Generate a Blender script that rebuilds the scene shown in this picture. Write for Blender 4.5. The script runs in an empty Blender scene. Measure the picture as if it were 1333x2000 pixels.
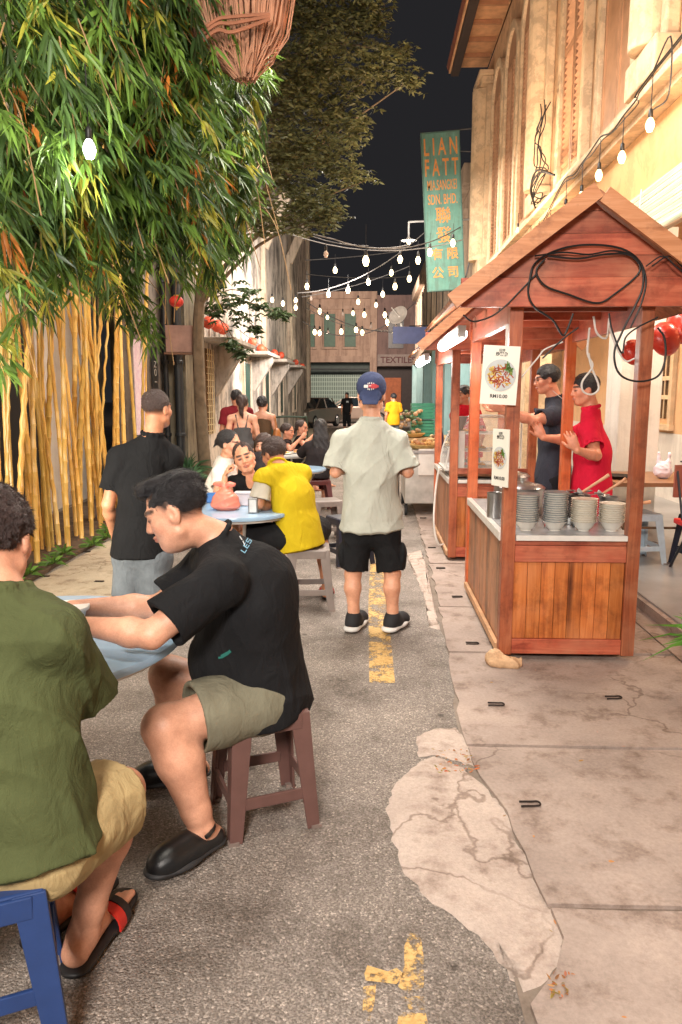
import bpy, math, random, os
import numpy as np
from mathutils import Vector, Matrix, Euler
PI = math.pi
random.seed(7)
C = bpy.context.scene.collection
scn = bpy.context.scene
# ------------------------------------------------------------------ camera
F, PITCH, YAW, H = 1450.0, math.radians(9.0), math.radians(2.3), 1.6
cam = bpy.data.cameras.new('camera'); camo = bpy.data.objects.new('camera', cam); C.objects.link(camo)
camo.location = (0, 0, H); camo.rotation_euler = (PI/2-PITCH, 0, YAW)
cam.sensor_fit = 'VERTICAL'; cam.sensor_height = 36; cam.lens = 36*F/2000
cam.clip_start = .05; cam.clip_end = 400
scn.camera = camo
scn.render.resolution_x, scn.render.resolution_y = 682, 1024
_r = np.array([math.cos(YAW), math.sin(YAW), 0]); _fh = np.array([-math.sin(YAW), math.cos(YAW), 0]); _z = np.array([0, 0, 1.])
_f = _fh*math.cos(PITCH)-_z*math.sin(PITCH); _u = _fh*math.sin(PITCH)+_z*math.cos(PITCH)
def _ray(px, py): return _f+_r*(px-666.5)/F+_u*(1000-py)/F
def at(px, py, Y):
    d = _ray(px, py); return np.array([0, 0, H])+d*(Y/d[1])
def G(px, py, z=0.):
    d = _ray(px, py); return np.array([0, 0, H])+d*((z-H)/d[2])
# ------------------------------------------------------------------ world: night sky
w = bpy.data.worlds.new('World'); scn.world = w; w.use_nodes = True
nt = w.node_tree; bg = nt.nodes['Background']
sky = nt.nodes.new('ShaderNodeTexSky'); sky.sky_type = 'NISHITA'; sky.sun_disc = False
sky.sun_elevation = math.radians(-6); sky.sun_rotation = math.radians(200)
mx = nt.nodes.new('ShaderNodeMixRGB'); mx.blend_type = 'ADD'; mx.inputs[0].default_value = 1
mx.inputs[2].default_value = (.185, .18, .20, 1)
nt.links.new(sky.outputs[0], mx.inputs[1]); nt.links.new(mx.outputs[0], bg.inputs[0])
bg.inputs[1].default_value = .09
scn.view_settings.view_transform = 'Standard'; scn.view_settings.look = 'None'
scn.view_settings.exposure = 0.12; scn.view_settings.gamma = 1
# ------------------------------------------------------------------ street and arcade lamps, plus added fill lights without fixtures
def area(name, loc, target, power, size, col):
    l = bpy.data.lights.new(name, 'AREA'); l.energy = power; l.shape = 'DISK'; l.size = size; l.color = col
    o = bpy.data.objects.new(name, l); C.objects.link(o); o.location = loc
    o.rotation_euler = (Vector(target)-Vector(loc)).to_track_quat('-Z', 'Y').to_euler(); return o
def point(name, loc, power, col, r=.04):
    l = bpy.data.lights.new(name, 'POINT'); l.energy = power; l.color = col; l.shadow_soft_size = r
    o = bpy.data.objects.new(name, l); C.objects.link(o); o.location = loc; return o
area('street_lamp_behind', (-.5, -2.2, 3.5), (-.1, 3.2, .5), 410, 1.1, (1, .92, .84))
area('lane_fill_left', (-.9, 1.6, 4.6), (-2.8, 6.5, 2.4), 130, 1.0, (1, .93, .8))  # added fill towards the bamboo, no fixture
area('bamboo_fill', (-2.3, 3.2, 1.0), (-3.2, 7.6, 1.7), 60, .4, (1, .93, .78))  # added low fill to brighten the culms, no such lamp stands here
area('lane_fill_over', (-.3, 6.5, 5.4), (-.3, 6.8, 0), 420, 2.2, (1, .92, .82))  # added broad fill from above, no fixture of its own
area('lane_fill_mid', (-.3, 14, 6.0), (-.6, 15, 0), 620, 3.0, (1, .9, .78))  # added overhead fill for the middle of the lane, unseen source
area('lane_fill_wall', (-.3, 17.6, 3.6), (-3.1, 22.5, 2.6), 560, 1.2, (1, .93, .86))  # added fill to brighten the left wall, no fixture
area('lane_fill_far', (0, 38, 6.5), (0, 49, 3), 1250, 2.5, (1, .8, .68))  # added fill on the end buildings, unseen source
area('arcade_lamp', (3.4, 6.3, 3.6), (3.4, 6.6, 0), 75, .6, (1, .82, .6))
area('arcade_lamp', (3.4, 11.5, 3.6), (3.4, 11.4, 0), 75, .6, (1, .82, .6))
area('facade_fill', (1.2, 10.0, 3.7), (2.5, 12.4, 6.8), 130, .35, (1, .72, .48))  # added warm fill grazing the facade, no fixture
area('facade_fill', (1.7, 5.2, 3.35), (2.5, 7.2, 6.0), 48, .3, (1, .72, .48))  # second added facade fill, nearer the camera, no fixture
# ------------------------------------------------------------------ object helpers
def tag(o, label=None, cat=None, group=None, kind=None):
    if label: o['label'] = label
    if cat: o['category'] = cat
    if group: o['group'] = group
    if kind: o['kind'] = kind
    return o
def thing(name, label, cat, loc=(0, 0, 0), rz=0, group=None):
    o = bpy.data.objects.new(name, None); C.objects.link(o)
    o.location = tuple(float(v) for v in loc); o.rotation_euler = (0, 0, rz); o.empty_display_size = .1
    return tag(o, label, cat, group)
def rootloc(p):
    v = Vector((0, 0, 0))
    while p is not None:
        v += p.location; p = p.parent
    return v
def children(o): return [c for c in bpy.data.objects if c.parent == o]
def dup(o, parent=None, loc=None, rz=None, label=None, _top=True):
    c = o.copy(); C.objects.link(c); c.parent = parent
    if _top:
        if loc is not None: c.location = tuple(float(v) for v in loc)
        if rz is not None: c.rotation_euler = (0, 0, rz)
        if label: c['label'] = label
    for ch in children(o): dup(ch, c, _top=False)
    return c
def mk_mesh(name, V, faces, m=None, parent=None, smooth=False, world=True, tint=None, col=None, colface=None):
    """faces: list of int arrays (n,k)"""
    V = np.asarray(V, dtype=np.float64).reshape(-1, 3)
    if parent is not None and world: V = V-np.array(rootloc(parent))
    me = bpy.data.meshes.new(name)
    faces = [np.asarray(f, dtype=np.int32) for f in faces if len(f)]
    me.vertices.add(len(V)); me.vertices.foreach_set('co', V.ravel())
    nl = sum(f.size for f in faces); nf = sum(len(f) for f in faces)
    me.loops.add(nl); me.loops.foreach_set('vertex_index', np.concatenate([f.ravel() for f in faces]))
    me.polygons.add(nf)
    sizes = np.concatenate([np.full(len(f), f.shape[1], np.int32) for f in faces])
    st = np.concatenate([[0], np.cumsum(sizes)[:-1]]).astype(np.int32)
    me.polygons.foreach_set('loop_start', st)
    me.update(calc_edges=True); me.validate()
    if smooth: me.polygons.foreach_set('use_smooth', np.ones(len(me.polygons), dtype=bool))
    if tint is not None:
        a = me.attributes.new('tint', 'FLOAT', 'FACE'); a.data.foreach_set('value', np.asarray(tint, dtype=np.float32))
    if col is not None:
        a = me.attributes.new('Col', 'FLOAT_COLOR', 'POINT')
        c4 = np.ones((len(V), 4), np.float32); c4[:, :3] = col; a.data.foreach_set('color', c4.ravel())
    if m is not None: me.materials.append(m)
    o = bpy.data.objects.new(name, me); C.objects.link(o)
    if parent is not None: o.parent = parent
    return o
def nrm(v):
    v = np.asarray(v, float); n = np.linalg.norm(v); return v/n if n > 1e-9 else v
def perp(d, hint=(0, 0, 1)):
    d = nrm(d); h = np.array(hint, float)
    if abs(np.dot(d, h)) > .97: h = np.array([1., 0, 0])
    a = nrm(np.cross(h, d)); return a, np.cross(d, a)
class MB:
    def __init__(s): s.v = []; s.f = []; s.t = []; s.pc = []
    def _add(s, V, Fs, t=None):
        n = len(s.v); nf = len(s.f); t = random.random() if t is None else t
        for p in V: s.v.append(tuple(float(c) for c in p))
        for f in Fs: s.f.append([i+n for i in f]); s.t.append(t)
        s.pc.append((n, len(s.v), nf, len(s.f))); return s
    def box(s, c, d, rz=0, R=None, t=None):
        R = R if R is not None else np.array(Matrix.Rotation(rz, 3, 'Z'))
        h = np.array(d)/2; V = []
        for x in (-1, 1):
            for y in (-1, 1):
                for z in (-1, 1): V.append(np.array(c)+R@(h*[x, y, z]))
        return s._add(V, [(0, 1, 3, 2), (4, 6, 7, 5), (0, 4, 5, 1), (2, 3, 7, 6), (0, 2, 6, 4), (1, 5, 7, 3)], t)
    def b2(s, lo, hi, t=None):
        lo = np.array(lo, float); hi = np.array(hi, float); return s.box((lo+hi)/2, hi-lo, t=t)
    def bar(s, p, q, w, h, w2=None, h2=None, up=(0, 0, 1), t=None):
        p = np.array(p, float); q = np.array(q, float); a, b = perp(q-p, up)
        w2 = w if w2 is None else w2; h2 = h if h2 is None else h2; V = []
        for P, ww, hh in ((p, w, h), (q, w2, h2)):
            for x, y in ((-1, -1), (1, -1), (1, 1), (-1, 1)): V.append(P+a*ww/2*x+b*hh/2*y)
        return s._add(V, [(3, 2, 1, 0), (4, 5, 6, 7), (0, 1, 5, 4), (1, 2, 6, 5), (2, 3, 7, 6), (3, 0, 4, 7)], t)
    def tube(s, pts, r, n=8, t=None, closed=False):
        pts = [np.array(p, float) for p in pts]; m = len(pts)
        rr = r if hasattr(r, '__len__') else [r]*m
        V = []; Fs = []; pa = None
        for i, p in enumerate(pts):
            d = nrm(pts[min(i+1, m-1)]-pts[max(i-1, 0)]) if not closed else nrm(pts[(i+1) % m]-pts[i-1])
            if pa is None: a, b = perp(d)
            else:
                a = nrm(pa-d*np.dot(pa, d)); b = np.cross(d, a)
            pa = a
            for k in range(n):
                th = 2*PI*k/n; V.append(p+(a*math.cos(th)+b*math.sin(th))*rr[i])
        for i in range(m if closed else m-1):
            j = (i+1) % m
            for k in range(n):
                k2 = (k+1) % n; Fs.append((i*n+k, i*n+k2, j*n+k2, j*n+k))
        if not closed: Fs.append(tuple(range(n-1, -1, -1))); Fs.append(tuple((m-1)*n+k for k in range(n)))
        return s._add(V, Fs, t)
    def lathe(s, prof, c=(0, 0, 0), n=24, t=None, axis=None, rib=0, ribn=12):
        V = []; Fs = []; m = len(prof); c = np.array(c, float)
        if axis is None: A = np.eye(3)
        else:
            a, b = perp(axis); A = np.stack([a, b, nrm(axis)])
        for r, z in prof:
            for k in range(n):
                th = 2*PI*k/n; rr = r*(1-rib*abs(math.sin(th*ribn/2)))if rib else r
                V.append(c+rr*math.cos(th)*A[0]+rr*math.sin(th)*A[1]+z*A[2])
        for i in range(m-1):
            for k in range(n):
                k2 = (k+1) % n; Fs.append((i*n+k, i*n+k2, (i+1)*n+k2, (i+1)*n+k))
        if prof[0][0] > 1e-5: Fs.append(tuple(range(n-1, -1, -1)))
        if prof[-1][0] > 1e-5: Fs.append(tuple((m-1)*n+k for k in range(n)))
        return s._add(V, Fs, t)
    def prism(s, poly, o, ex, ey, ez, t=None):
        """polygon in plane ex,ey extruded by vector ez"""
        o = np.array(o, float); ex = np.array(ex, float); ey = np.array(ey, float); ez = np.array(ez, float); n = len(poly)
        V = [o+ex*x+ey*y for x, y in poly]+[o+ex*x+ey*y+ez for x, y in poly]
        return s._add(V, [tuple(range(n-1, -1, -1)), tuple(range(n, 2*n))]+[(i, (i+1) % n, n+(i+1) % n, n+i) for i in range(n)], t)
    def each(s, name, m, parent=None, **kw):
        out = []
        for (v0, v1, f0, f1) in s.pc:
            q = MB(); q.v = s.v[v0:v1]; q.f = [[i-v0 for i in f] for f in s.f[f0:f1]]; q.t = s.t[f0:f1]; out.append(q.build(name, m, parent, **kw))
        return out
    def build(s, name, m, parent=None, world=True, smooth=False, bevel=0, sub=0):
        V = np.array(s.v)
        if parent is not None and world: V = V-np.array(rootloc(parent))
        me = bpy.data.meshes.new(name); me.from_pydata([tuple(p) for p in V], [], s.f)
        me.update()
        a = me.attributes.new('tint', 'FLOAT', 'FACE'); a.data.foreach_set('value', np.array(s.t, dtype=np.float32))
        import bmesh
        bm = bmesh.new(); bm.from_mesh(me); bmesh.ops.recalc_face_normals(bm, faces=bm.faces); bm.to_mesh(me); bm.free()
        if smooth:
            me.polygons.foreach_set('use_smooth', np.ones(len(me.polygons), dtype=bool))
            try: me.set_sharp_from_angle(angle=math.radians(40))
            except Exception: pass
        me.materials.append(m)
        o = bpy.data.objects.new(name, me); C.objects.link(o)
        if parent is not None: o.parent = parent
        if bevel:
            b = o.modifiers.new('b', 'BEVEL'); b.width = bevel; b.segments = 2; b.limit_method = 'ANGLE'
        if sub:
            b = o.modifiers.new('s', 'SUBSURF'); b.levels = b.render_levels = sub
        return o
def sag(p, q, s, n=14):
    p = np.array(p, float); q = np.array(q, float)
    return [p+(q-p)*t-np.array([0, 0, 4*s*t*(1-t)]) for t in np.linspace(0, 1, n)]
def spline(pts, n=8):
    P = [np.array(p, float) for p in pts]; P = [2*P[0]-P[1]]+P+[2*P[-1]-P[-2]]; out = []
    for i in range(1, len(P)-2):
        for t in np.linspace(0, 1, n, endpoint=False):
            a, b, c, d = P[i-1], P[i], P[i+1], P[i+2]
            out.append(.5*((2*b)+(c-a)*t+(2*a-5*b+4*c-d)*t*t+(-a+3*b-3*c+d)*t**3))
    out.append(P[-2]); return out
# ------------------------------------------------------------------ materials
def L(c):
    """sRGB 0..255 to linear"""
    return tuple(((v/255)/12.92 if v/255 < .04045 else ((v/255+.055)/1.055)**2.4) for v in c)+(1,)
class NT:
    def __init__(s, name):
        s.m = bpy.data.materials.new(name); s.m.use_nodes = True; s.t = s.m.node_tree; s.t.nodes.clear()
        s.out = s.n('OutputMaterial'); s.p = s.n('BsdfPrincipled'); s.l(s.p.outputs[0], s.out.inputs[0])
    def n(s, typ, **kw):
        x = s.t.nodes.new('ShaderNode'+typ)
        for k, v in kw.items(): setattr(x, k, v)
        return x
    def l(s, a, b): s.t.links.new(a, b)
    def coord(s, scale=(1, 1, 1), rot=(0, 0, 0), kind='Object'):
        tc = s.n('TexCoord'); mp = s.n('Mapping'); s.l(tc.outputs[kind], mp.inputs[0])
        mp.inputs['Scale'].default_value = scale; mp.inputs['Rotation'].default_value = rot; return mp.outputs[0]
    def noise(s, co, scale, detail=4, rough=.55, dist=0):
        x = s.n('TexNoise'); s.l(co, x.inputs['Vector']); x.inputs['Scale'].default_value = scale
        x.inputs['Detail'].default_value = detail; x.inputs['Roughness'].default_value = rough; x.inputs['Distortion'].default_value = dist
        return x.outputs[0]
    def vor(s, co, scale, feat='F1', out='Distance'):
        x = s.n('TexVoronoi', feature=feat); s.l(co, x.inputs['Vector']); x.inputs['Scale'].default_value = scale; return x.outputs[out]
    def ramp(s, v, stops, interp='LINEAR'):
        x = s.n('ValToRGB'); s.l(v, x.inputs[0]); e = x.color_ramp; e.interpolation = interp
        while len(e.elements) < len(stops): e.elements.new(.5)
        for el, (p, c) in zip(e.elements, stops):
            el.position = p; el.color = c if hasattr(c, '__len__') else (c, c, c, 1)
        return x.outputs[0]
    def mix(s, f, a, b, mode='MIX'):
        x = s.n('MixRGB', blend_type=mode)
        for i, v in enumerate((f, a, b)):
            if hasattr(v, 'links'): s.l(v, x.inputs[i])
            else: x.inputs[i].default_value = v
        return x.outputs[0]
    def math(s, op, a, b=0.):
        x = s.n('Math', operation=op)
        for i, v in enumerate((a, b)):
            if hasattr(v, 'links'): s.l(v, x.inputs[i])
            else: x.inputs[i].default_value = v
        return x.outputs[0]
    def bump(s, h, strength=.3, dist=.01):
        x = s.n('Bump'); s.l(h, x.inputs['Height']); x.inputs['Strength'].default_value = strength; x.inputs['Distance'].default_value = dist
        s.l(x.outputs[0], s.p.inputs['Normal'])
    def base(s, v):
        if hasattr(v, 'links'): s.l(v, s.p.inputs['Base Color'])
        else: s.p.inputs['Base Color'].default_value = v
    def set(s, **kw):
        for k, v in kw.items(): s.p.inputs[k.replace('_', ' ')].default_value = v
        return s
_mc = {}
def simple(name, c, rough=.5, metal=0, var=.25, scale=6, bump=0, bscale=60, spec=None):
    if name in _mc: return _mc[name]
    N = NT(name); co = N.coord()
    v = N.noise(co, scale, 5)
    f = N.ramp(v, [(.3, 1-var), (.7, 1+var*.4)])
    N.base(N.mix(1, L(c), f, 'MULTIPLY')); N.set(Roughness=rough, Metallic=metal)
    if spec is not None: N.set(Specular_IOR_Level=spec)
    if bump: N.bump(N.noise(co, bscale, 6), bump, .01)
    _mc[name] = N.m; return N.m
def emit(name, c, st):
    N = NT(name); N.base(L(c)); N.p.inputs['Emission Color'].default_value = L(c); N.p.inputs['Emission Strength'].default_value = st
    _mc[name] = N.m; return N.m
def wood(name, c1, c2, c3, axis, rough=.42, wear=.3):
    N = NT(name); sc = [14, 14, 14]; sc[axis] = 1.1
    co = N.coord(tuple(sc)); tn = N.n('Attribute', attribute_name='tint').outputs['Fac']
    off = N.n('Vector''Math', operation='ADD'); N.l(co, off.inputs[0])
    cm = N.n('CombineXYZ'); N.l(N.math('MULTIPLY', tn, 37.), cm.inputs[0]); N.l(N.math('MULTIPLY', tn, 91.), cm.inputs[1]); N.l(N.math('MULTIPLY', tn, 17.), cm.inputs[2])
    N.l(cm.outputs[0], off.inputs[1]); o = off.outputs[0]
    g = N.noise(o, 1.6, 7, .62, 1.4)
    colr = N.ramp(g, [(.28, L(c1)), (.5, L(c2)), (.72, L(c3))])
    tv = N.ramp(tn, [(0, .62), (.5, 1.0), (1, 1.28)])
    colr = N.mix(1, colr, tv, 'MULTIPLY')
    red = N.mix(N.math('MULTIPLY', tn, .25), colr, L((150, 60, 35)))
    kn = N.vor(o, .34); knr = N.ramp(kn, [(.05, (.10, .03, .015, 1)), (.13, (1, 1, 1, 1))])
    red = N.mix(.8, red, knr, 'MULTIPLY')
    wr = N.ramp(N.noise(N.coord((3, 3, 3)), 1.3, 6), [(.45, 0.), (.72, wear)])
    red = N.mix(wr, red, L((205, 150, 115)))
    dt = N.ramp(N.noise(N.coord((4, 4, 4)), 1.1, 7, .7), [(.34, (.42, .36, .34, 1)), (.50, (1, 1, 1, 1))]); red = N.mix(.75, red, dt, 'MULTIPLY')
    N.base(red); N.set(Roughness=rough); N.bump(g, .25, .004)
    return N.m
def fabric(name, c, rough=.85, fold=.0, var=.18, weave=900):
    if name in _mc: return _mc[name]
    N = NT(name); co = N.coord()
    v = N.ramp(N.noise(co, 7, 5, .6), [(.3, 1-var), (.72, 1+var*.5)])
    N.base(N.mix(1, L(c), v, 'MULTIPLY')); N.set(Roughness=rough, Specular_IOR_Level=.18)
    h = N.math('ADD', N.math('ADD', N.math('MULTIPLY', N.noise(N.coord((1, 1, .45)), 17, 4, .5, 1.2), 1.), N.math('MULTIPLY', N.noise(co, 260, 2), .10)), N.math('MULTIPLY', N.noise(N.coord((1, 1, .8)), 34, 2, .4, .3), .12))
    N.bump(h, .6, .020); _mc[name] = N.m; return N.m
def skinmat():
    N = NT('skin'); co = N.coord(); a = N.n('Attribute', attribute_name='Col').outputs['Color']
    v = N.ramp(N.noise(co, 22, 5), [(.3, (.86, .80, .78, 1)), (.7, (1.08, 1.06, 1.05, 1))])
    v2 = N.ramp(N.noise(co, 7, 4, .6), [(.35, (.90, .84, .82, 1)), (.65, (1.04, 1.02, 1.02, 1))]); v3 = N.ramp(N.noise(co, 190, 3, .6), [(.35, (.93, .90, .89, 1)), (.6, (1.02, 1.02, 1.02, 1))])
    N.base(N.mix(1, N.mix(1, N.mix(1, a, v, 'MULTIPLY'), v2, 'MULTIPLY'), v3, 'MULTIPLY')); N.set(Roughness=.46, Subsurface_Weight=.10, Subsurface_Scale=.02)
    N.p.inputs['Subsurface Radius'].default_value = (1, .35, .2)
    N.bump(N.math('ADD', N.noise(co, 240, 3), N.math('MULTIPLY', N.noise(co, 45, 4), 1.5)), .25, .004); return N.m
SKIN = skinmat()
def hairmat(name, c):
    N = NT(name); co = N.coord((1, 1, 1))
    v = N.noise(co, 40, 6, .7, 2.2)
    N.base(N.mix(v, L(c), L(tuple(min(255, int(x*2.0+14)) for x in c)))); N.set(Roughness=.38, Specular_IOR_Level=.55)
    N.bump(N.noise(co, 90, 5, .7, 2.5), .9, .01); return N.m
HAIR = hairmat('black_hair', (18, 17, 19)); HAIRB = hairmat('brown_black_hair', (34, 24, 22))
def leafmat(name, rough=.45, trans=.35):
    N = NT(name); a = N.n('Attribute', attribute_name='Col').outputs['Color']
    N.base(a); N.set(Roughness=rough, Specular_IOR_Level=.35)
    tr = N.n('BsdfTranslucent'); N.l(a, tr.inputs[0]); mixs = N.n('MixShader'); mixs.inputs[0].default_value = trans
    N.l(N.p.outputs[0], mixs.inputs[1]); N.l(tr.outputs[0], mixs.inputs[2]); N.l(mixs.outputs[0], N.out.inputs[0]); return N.m
LEAF = leafmat('leaf')
def leaves(name, P, D, Ln, W, col, parent=None, droop=.25, m=None):
    """lanceolate blades: P base, D unit direction"""
    P = np.asarray(P, float); D = np.asarray(D, float); n = len(P); Ln = np.asarray(Ln)[:, None]; W = np.asarray(W)[:, None]
    rn = np.random.RandomState(n).normal(size=(n, 3)); S = np.cross(D, rn); S /= np.linalg.norm(S, axis=1)[:, None]+1e-9
    # favour blades lying flat-ish
    up = np.cross(S, D); dz = np.array([[0, 0, -1.]])
    def pt(t, w): return P+D*Ln*t+dz*Ln*droop*t*t+S*W*w-up*np.abs(w)*W*.35
    V = np.stack([pt(0, 0), pt(.22, -.8), pt(.22, .8), pt(.22, 0), pt(.55, -.85), pt(.55, .85), pt(.55, 0), pt(1, 0)], 1).reshape(-1, 3)
    b = (np.arange(n)*8)[:, None]
    tri = np.concatenate([b+[[0, 1, 3]], b+[[0, 3, 2]], b+[[4, 7, 6]], b+[[6, 7, 5]]]); quad = np.concatenate([b+[[1, 4, 6, 3]], b+[[3, 6, 5, 2]]])
    return mk_mesh(name, V, [tri, quad], m or LEAF, parent, smooth=False, col=np.repeat(np.asarray(col, np.float32), 8, axis=0))
# ------------------------------------------------------------------ blended solids for people
class SDF:
    def __init__(s): s.p = []; s.rs = np.random.RandomState(5)
    def cone(s, a, b, ra, rb, k=.03, flat=None, ff=1., cut=None, op='u'):
        s.p.append(('c', np.array(a, float), np.array(b, float), ra, rb, k, flat, ff, cut, op)); return s
    def ell(s, c, A, r, k=.02, op='u'):
        s.p.append(('e', np.array(c, float), np.array(A, float), np.array(r, float), None, k, None, 1., None, op)); return s
    def chain(s, pts, k=.03, flat=None, ff=1., op='u'):
        for (a, ra), (b, rb) in zip(pts[:-1], pts[1:]): s.cone(a, b, ra, rb, k, flat, ff, None, op)
        return s
    def bounds(s):
        lo = np.full(3, 1e9); hi = -lo
        for q in s.p:
            if q[9] != 'u': continue
            if q[0] == 'c': l = np.minimum(q[1]-q[3], q[2]-q[4]); h = np.maximum(q[1]+q[3], q[2]+q[4])
            else: m = max(q[3]); l = q[1]-m; h = q[1]+m
            lo = np.minimum(lo, l); hi = np.maximum(hi, h)
        return lo-.03, hi+.03
    def field(s, res):
        lo, hi = s.bounds(); n = np.ceil((hi-lo)/res).astype(int)+1; D = np.full(n, 1., np.float32)
        for (ty, a, b, ra, rb, k, flat, ff, cut, op) in s.p:
            if ty == 'c': l = np.minimum(a-ra, b-rb); h = np.maximum(a+ra, b+rb)
            else: m = max(ra); l = a-m; h = a+m
            pad = k*1.2+res*3; i0 = np.clip(((l-pad-lo)/res).astype(int), 0, n-1); i1 = np.clip(((h+pad-lo)/res).astype(int)+2, 1, n)
            if np.any(i1 <= i0): continue
            X = [(lo[d]+res*np.arange(i0[d], i1[d])).astype(np.float32) for d in range(3)]
            X = [X[0][:, None, None], X[1][None, :, None], X[2][None, None, :]]
            if ty == 'c':
                p = [X[d]-np.float32(a[d]) for d in range(3)]
                cutv = None
                if cut is not None:
                    for (cp, cn) in cut:
                        v = sum((X[d]-np.float32(cp[d]))*np.float32(cn[d]) for d in range(3)); cutv = v if cutv is None else np.maximum(cutv, v)
                ba = b-a; sc = 1.
                if flat is not None and ff != 1.:
                    fd = nrm(flat); dot = sum(p[d]*np.float32(fd[d]) for d in range(3))*np.float32(1/ff-1)
                    p = [p[d]+dot*np.float32(fd[d]) for d in range(3)]; sc = (1+ff)/2 if ff < 1 else 1.
                    db = np.dot(ba, fd)*(1/ff-1); ba = ba+fd*db
                L2 = float(np.dot(ba, ba))+1e-12
                h_ = np.clip(sum(p[d]*np.float32(ba[d]) for d in range(3))/L2, 0, 1)
                dist = np.sqrt(sum((p[d]-h_*np.float32(ba[d]))**2 for d in range(3)))-(ra+(rb-ra)*h_)
                dist = dist*sc
                if cutv is not None: dist = np.maximum(dist, cutv)
            else:
                q = [X[d]-np.float32(a[d]) for d in range(3)]
                lc = [sum(q[d]*np.float32(b[i][d]) for d in range(3))/np.float32(ra[i]) for i in range(3)]
                k0 = np.sqrt(lc[0]**2+lc[1]**2+lc[2]**2)
                k1 = np.sqrt(sum((lc[i]/np.float32(ra[i]))**2 for i in range(3)))+1e-6
                dist = k0*(k0-1)/k1
                dist = np.where(k0 < .05, -float(min(ra)), dist)
            sl = tuple(slice(i0[d], i1[d]) for d in range(3)); E = D[sl]
            if op == 'u':
                hh = np.clip(.5+.5*(E-dist)/k, 0, 1); D[sl] = E*(1-hh)+dist*hh-k*hh*(1-hh)
            else:
                dist = -dist; hh = np.clip(.5+.5*(dist-E)/k, 0, 1); D[sl] = E*(1-hh)+dist*hh+k*hh*(1-hh)
        return D, lo
    def mesh(s, res, disp=None):
        D, lo = s.field(res)
        if disp is not None:
            m = np.abs(D) < .035; ii = np.argwhere(m); P = lo+res*ii; D[m] += disp(P).astype(np.float32)
        D[0] = D[-1] = .1; D[:, 0] = D[:, -1] = .1; D[:, :, 0] = D[:, :, -1] = .1
        S = D < 0
        c = np.zeros(tuple(np.array(D.shape)-1), np.int8)
        cs = [(i, j, k) for i in (0, 1) for j in (0, 1) for k in (0, 1)]
        nx, ny, nz = c.shape
        for (i, j, k) in cs: c += S[i:i+nx, j:j+ny, k:k+nz]
        mask = (c > 0) & (c < 8); ii = np.argwhere(mask); idx = np.full(c.shape, -1, np.int32); idx[mask] = np.arange(len(ii))
        vals = {q: D[ii[:, 0]+q[0], ii[:, 1]+q[1], ii[:, 2]+q[2]].astype(np.float64) for q in cs}
        acc = np.zeros((len(ii), 3)); cnt = np.zeros(len(ii))
        for qa in cs:
            for ax in range(3):
                if qa[ax] == 1: continue
                qb = list(qa); qb[ax] = 1; qb = tuple(qb); va, vb = vals[qa], vals[qb]
                x = (va < 0) != (vb < 0); t = np.where(x, va/np.where(x, va-vb, 1), 0)
                pos = np.tile(np.array(qa, float), (len(ii), 1)); pos[:, ax] += t
                acc[x] += pos[x]; cnt[x] += 1
        V = lo+res*(ii+acc/np.maximum(cnt, 1)[:, None]); Q = []
        for ax in range(3):
            a1, a2 = (ax+1) % 3, (ax+2) % 3
            sa = [slice(1, -1)]*3; sb = [slice(1, -1)]*3; sa[ax] = slice(0, -1); sb[ax] = slice(1, None)
            A, B = S[tuple(sa)], S[tuple(sb)]; e = np.argwhere(A != B); off = np.ones(3, int); off[ax] = 0; e = e+off
            ins = S[e[:, 0], e[:, 1], e[:, 2]]
            def cell(d1, d2):
                q = e.copy(); q[:, a1] -= d1; q[:, a2] -= d2; return idx[q[:, 0], q[:, 1], q[:, 2]]
            q = np.stack([cell(1, 1), cell(0, 1), cell(0, 0), cell(1, 0)], 1); q[~ins] = q[~ins][:, ::-1]
            Q.append(q[(q >= 0).all(1)])
        return V, np.concatenate(Q)
def wrinkle(amp, f=9., seed=0, dirz=1.0):
    rs = np.random.RandomState(seed); K = rs.normal(size=(6, 3)); K[:, 2] *= dirz; K = K/np.linalg.norm(K, axis=1)[:, None]; ph = rs.rand(6)*6
    def fn(P):
        v = 0
        for i in range(6):
            fr = f*(.8+.45*i); wv = np.sin(P@K[(i+1) % 6]*fr*.55+ph[i])*1.5+np.sin(P[:, 2]*fr*.5+ph[(i+2) % 6])*.8
            mask = np.clip(.5+.9*np.sin(P@K[(i+3) % 6]*f*.45+ph[(i+4) % 6]+1.7*P[:, 2]), 0, 1)
            v = v+mask*((1-np.abs(np.sin(P@K[i]*fr+wv+ph[5-i])))**2)/(1+.25*i)
        return -amp*(v*1.15-.45)
    return fn
# ================================================================== SETTING
# ---- asphalt
N = NT('asphalt'); co = N.coord()
big = N.noise(co, 1.1, 6, .6); sp = N.vor(co, 170); sp2 = N.noise(co, 130, 4, .7)
b1 = N.ramp(big, [(.3, L((136, 129, 124))), (.7, L((170, 163, 157)))])
st = N.ramp(sp2, [(.36, (.42, .40, .38, 1)), (.50, (.85, .83, .81, 1)), (.62, (1.25, 1.22, 1.2, 1))])
cs = N.vor(co, 140, out='Color'); sx = N.n('SeparateColor'); N.l(cs, sx.inputs[0]); cst = N.ramp(sx.outputs[0], [(.0, (.66, .63, .60, 1)), (.40, (.90, .87, .85, 1)), (.78, (1.05, 1.03, 1.0, 1)), (.94, (1.55, 1.50, 1.45, 1))], 'CONSTANT')
c1 = N.mix(1, N.mix(.9, b1, st, 'MULTIPLY'), cst, 'MULTIPLY')
drk = N.ramp(N.noise(co, 2.2, 8, .72), [(.30, (.50, .46, .44, 1)), (.40, (.80, .78, .76, 1)), (.50, (1, 1, 1, 1)), (.7, (1.12, 1.1, 1.08, 1))]); c1 = N.mix(1, c1, drk, 'MULTIPLY')
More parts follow.
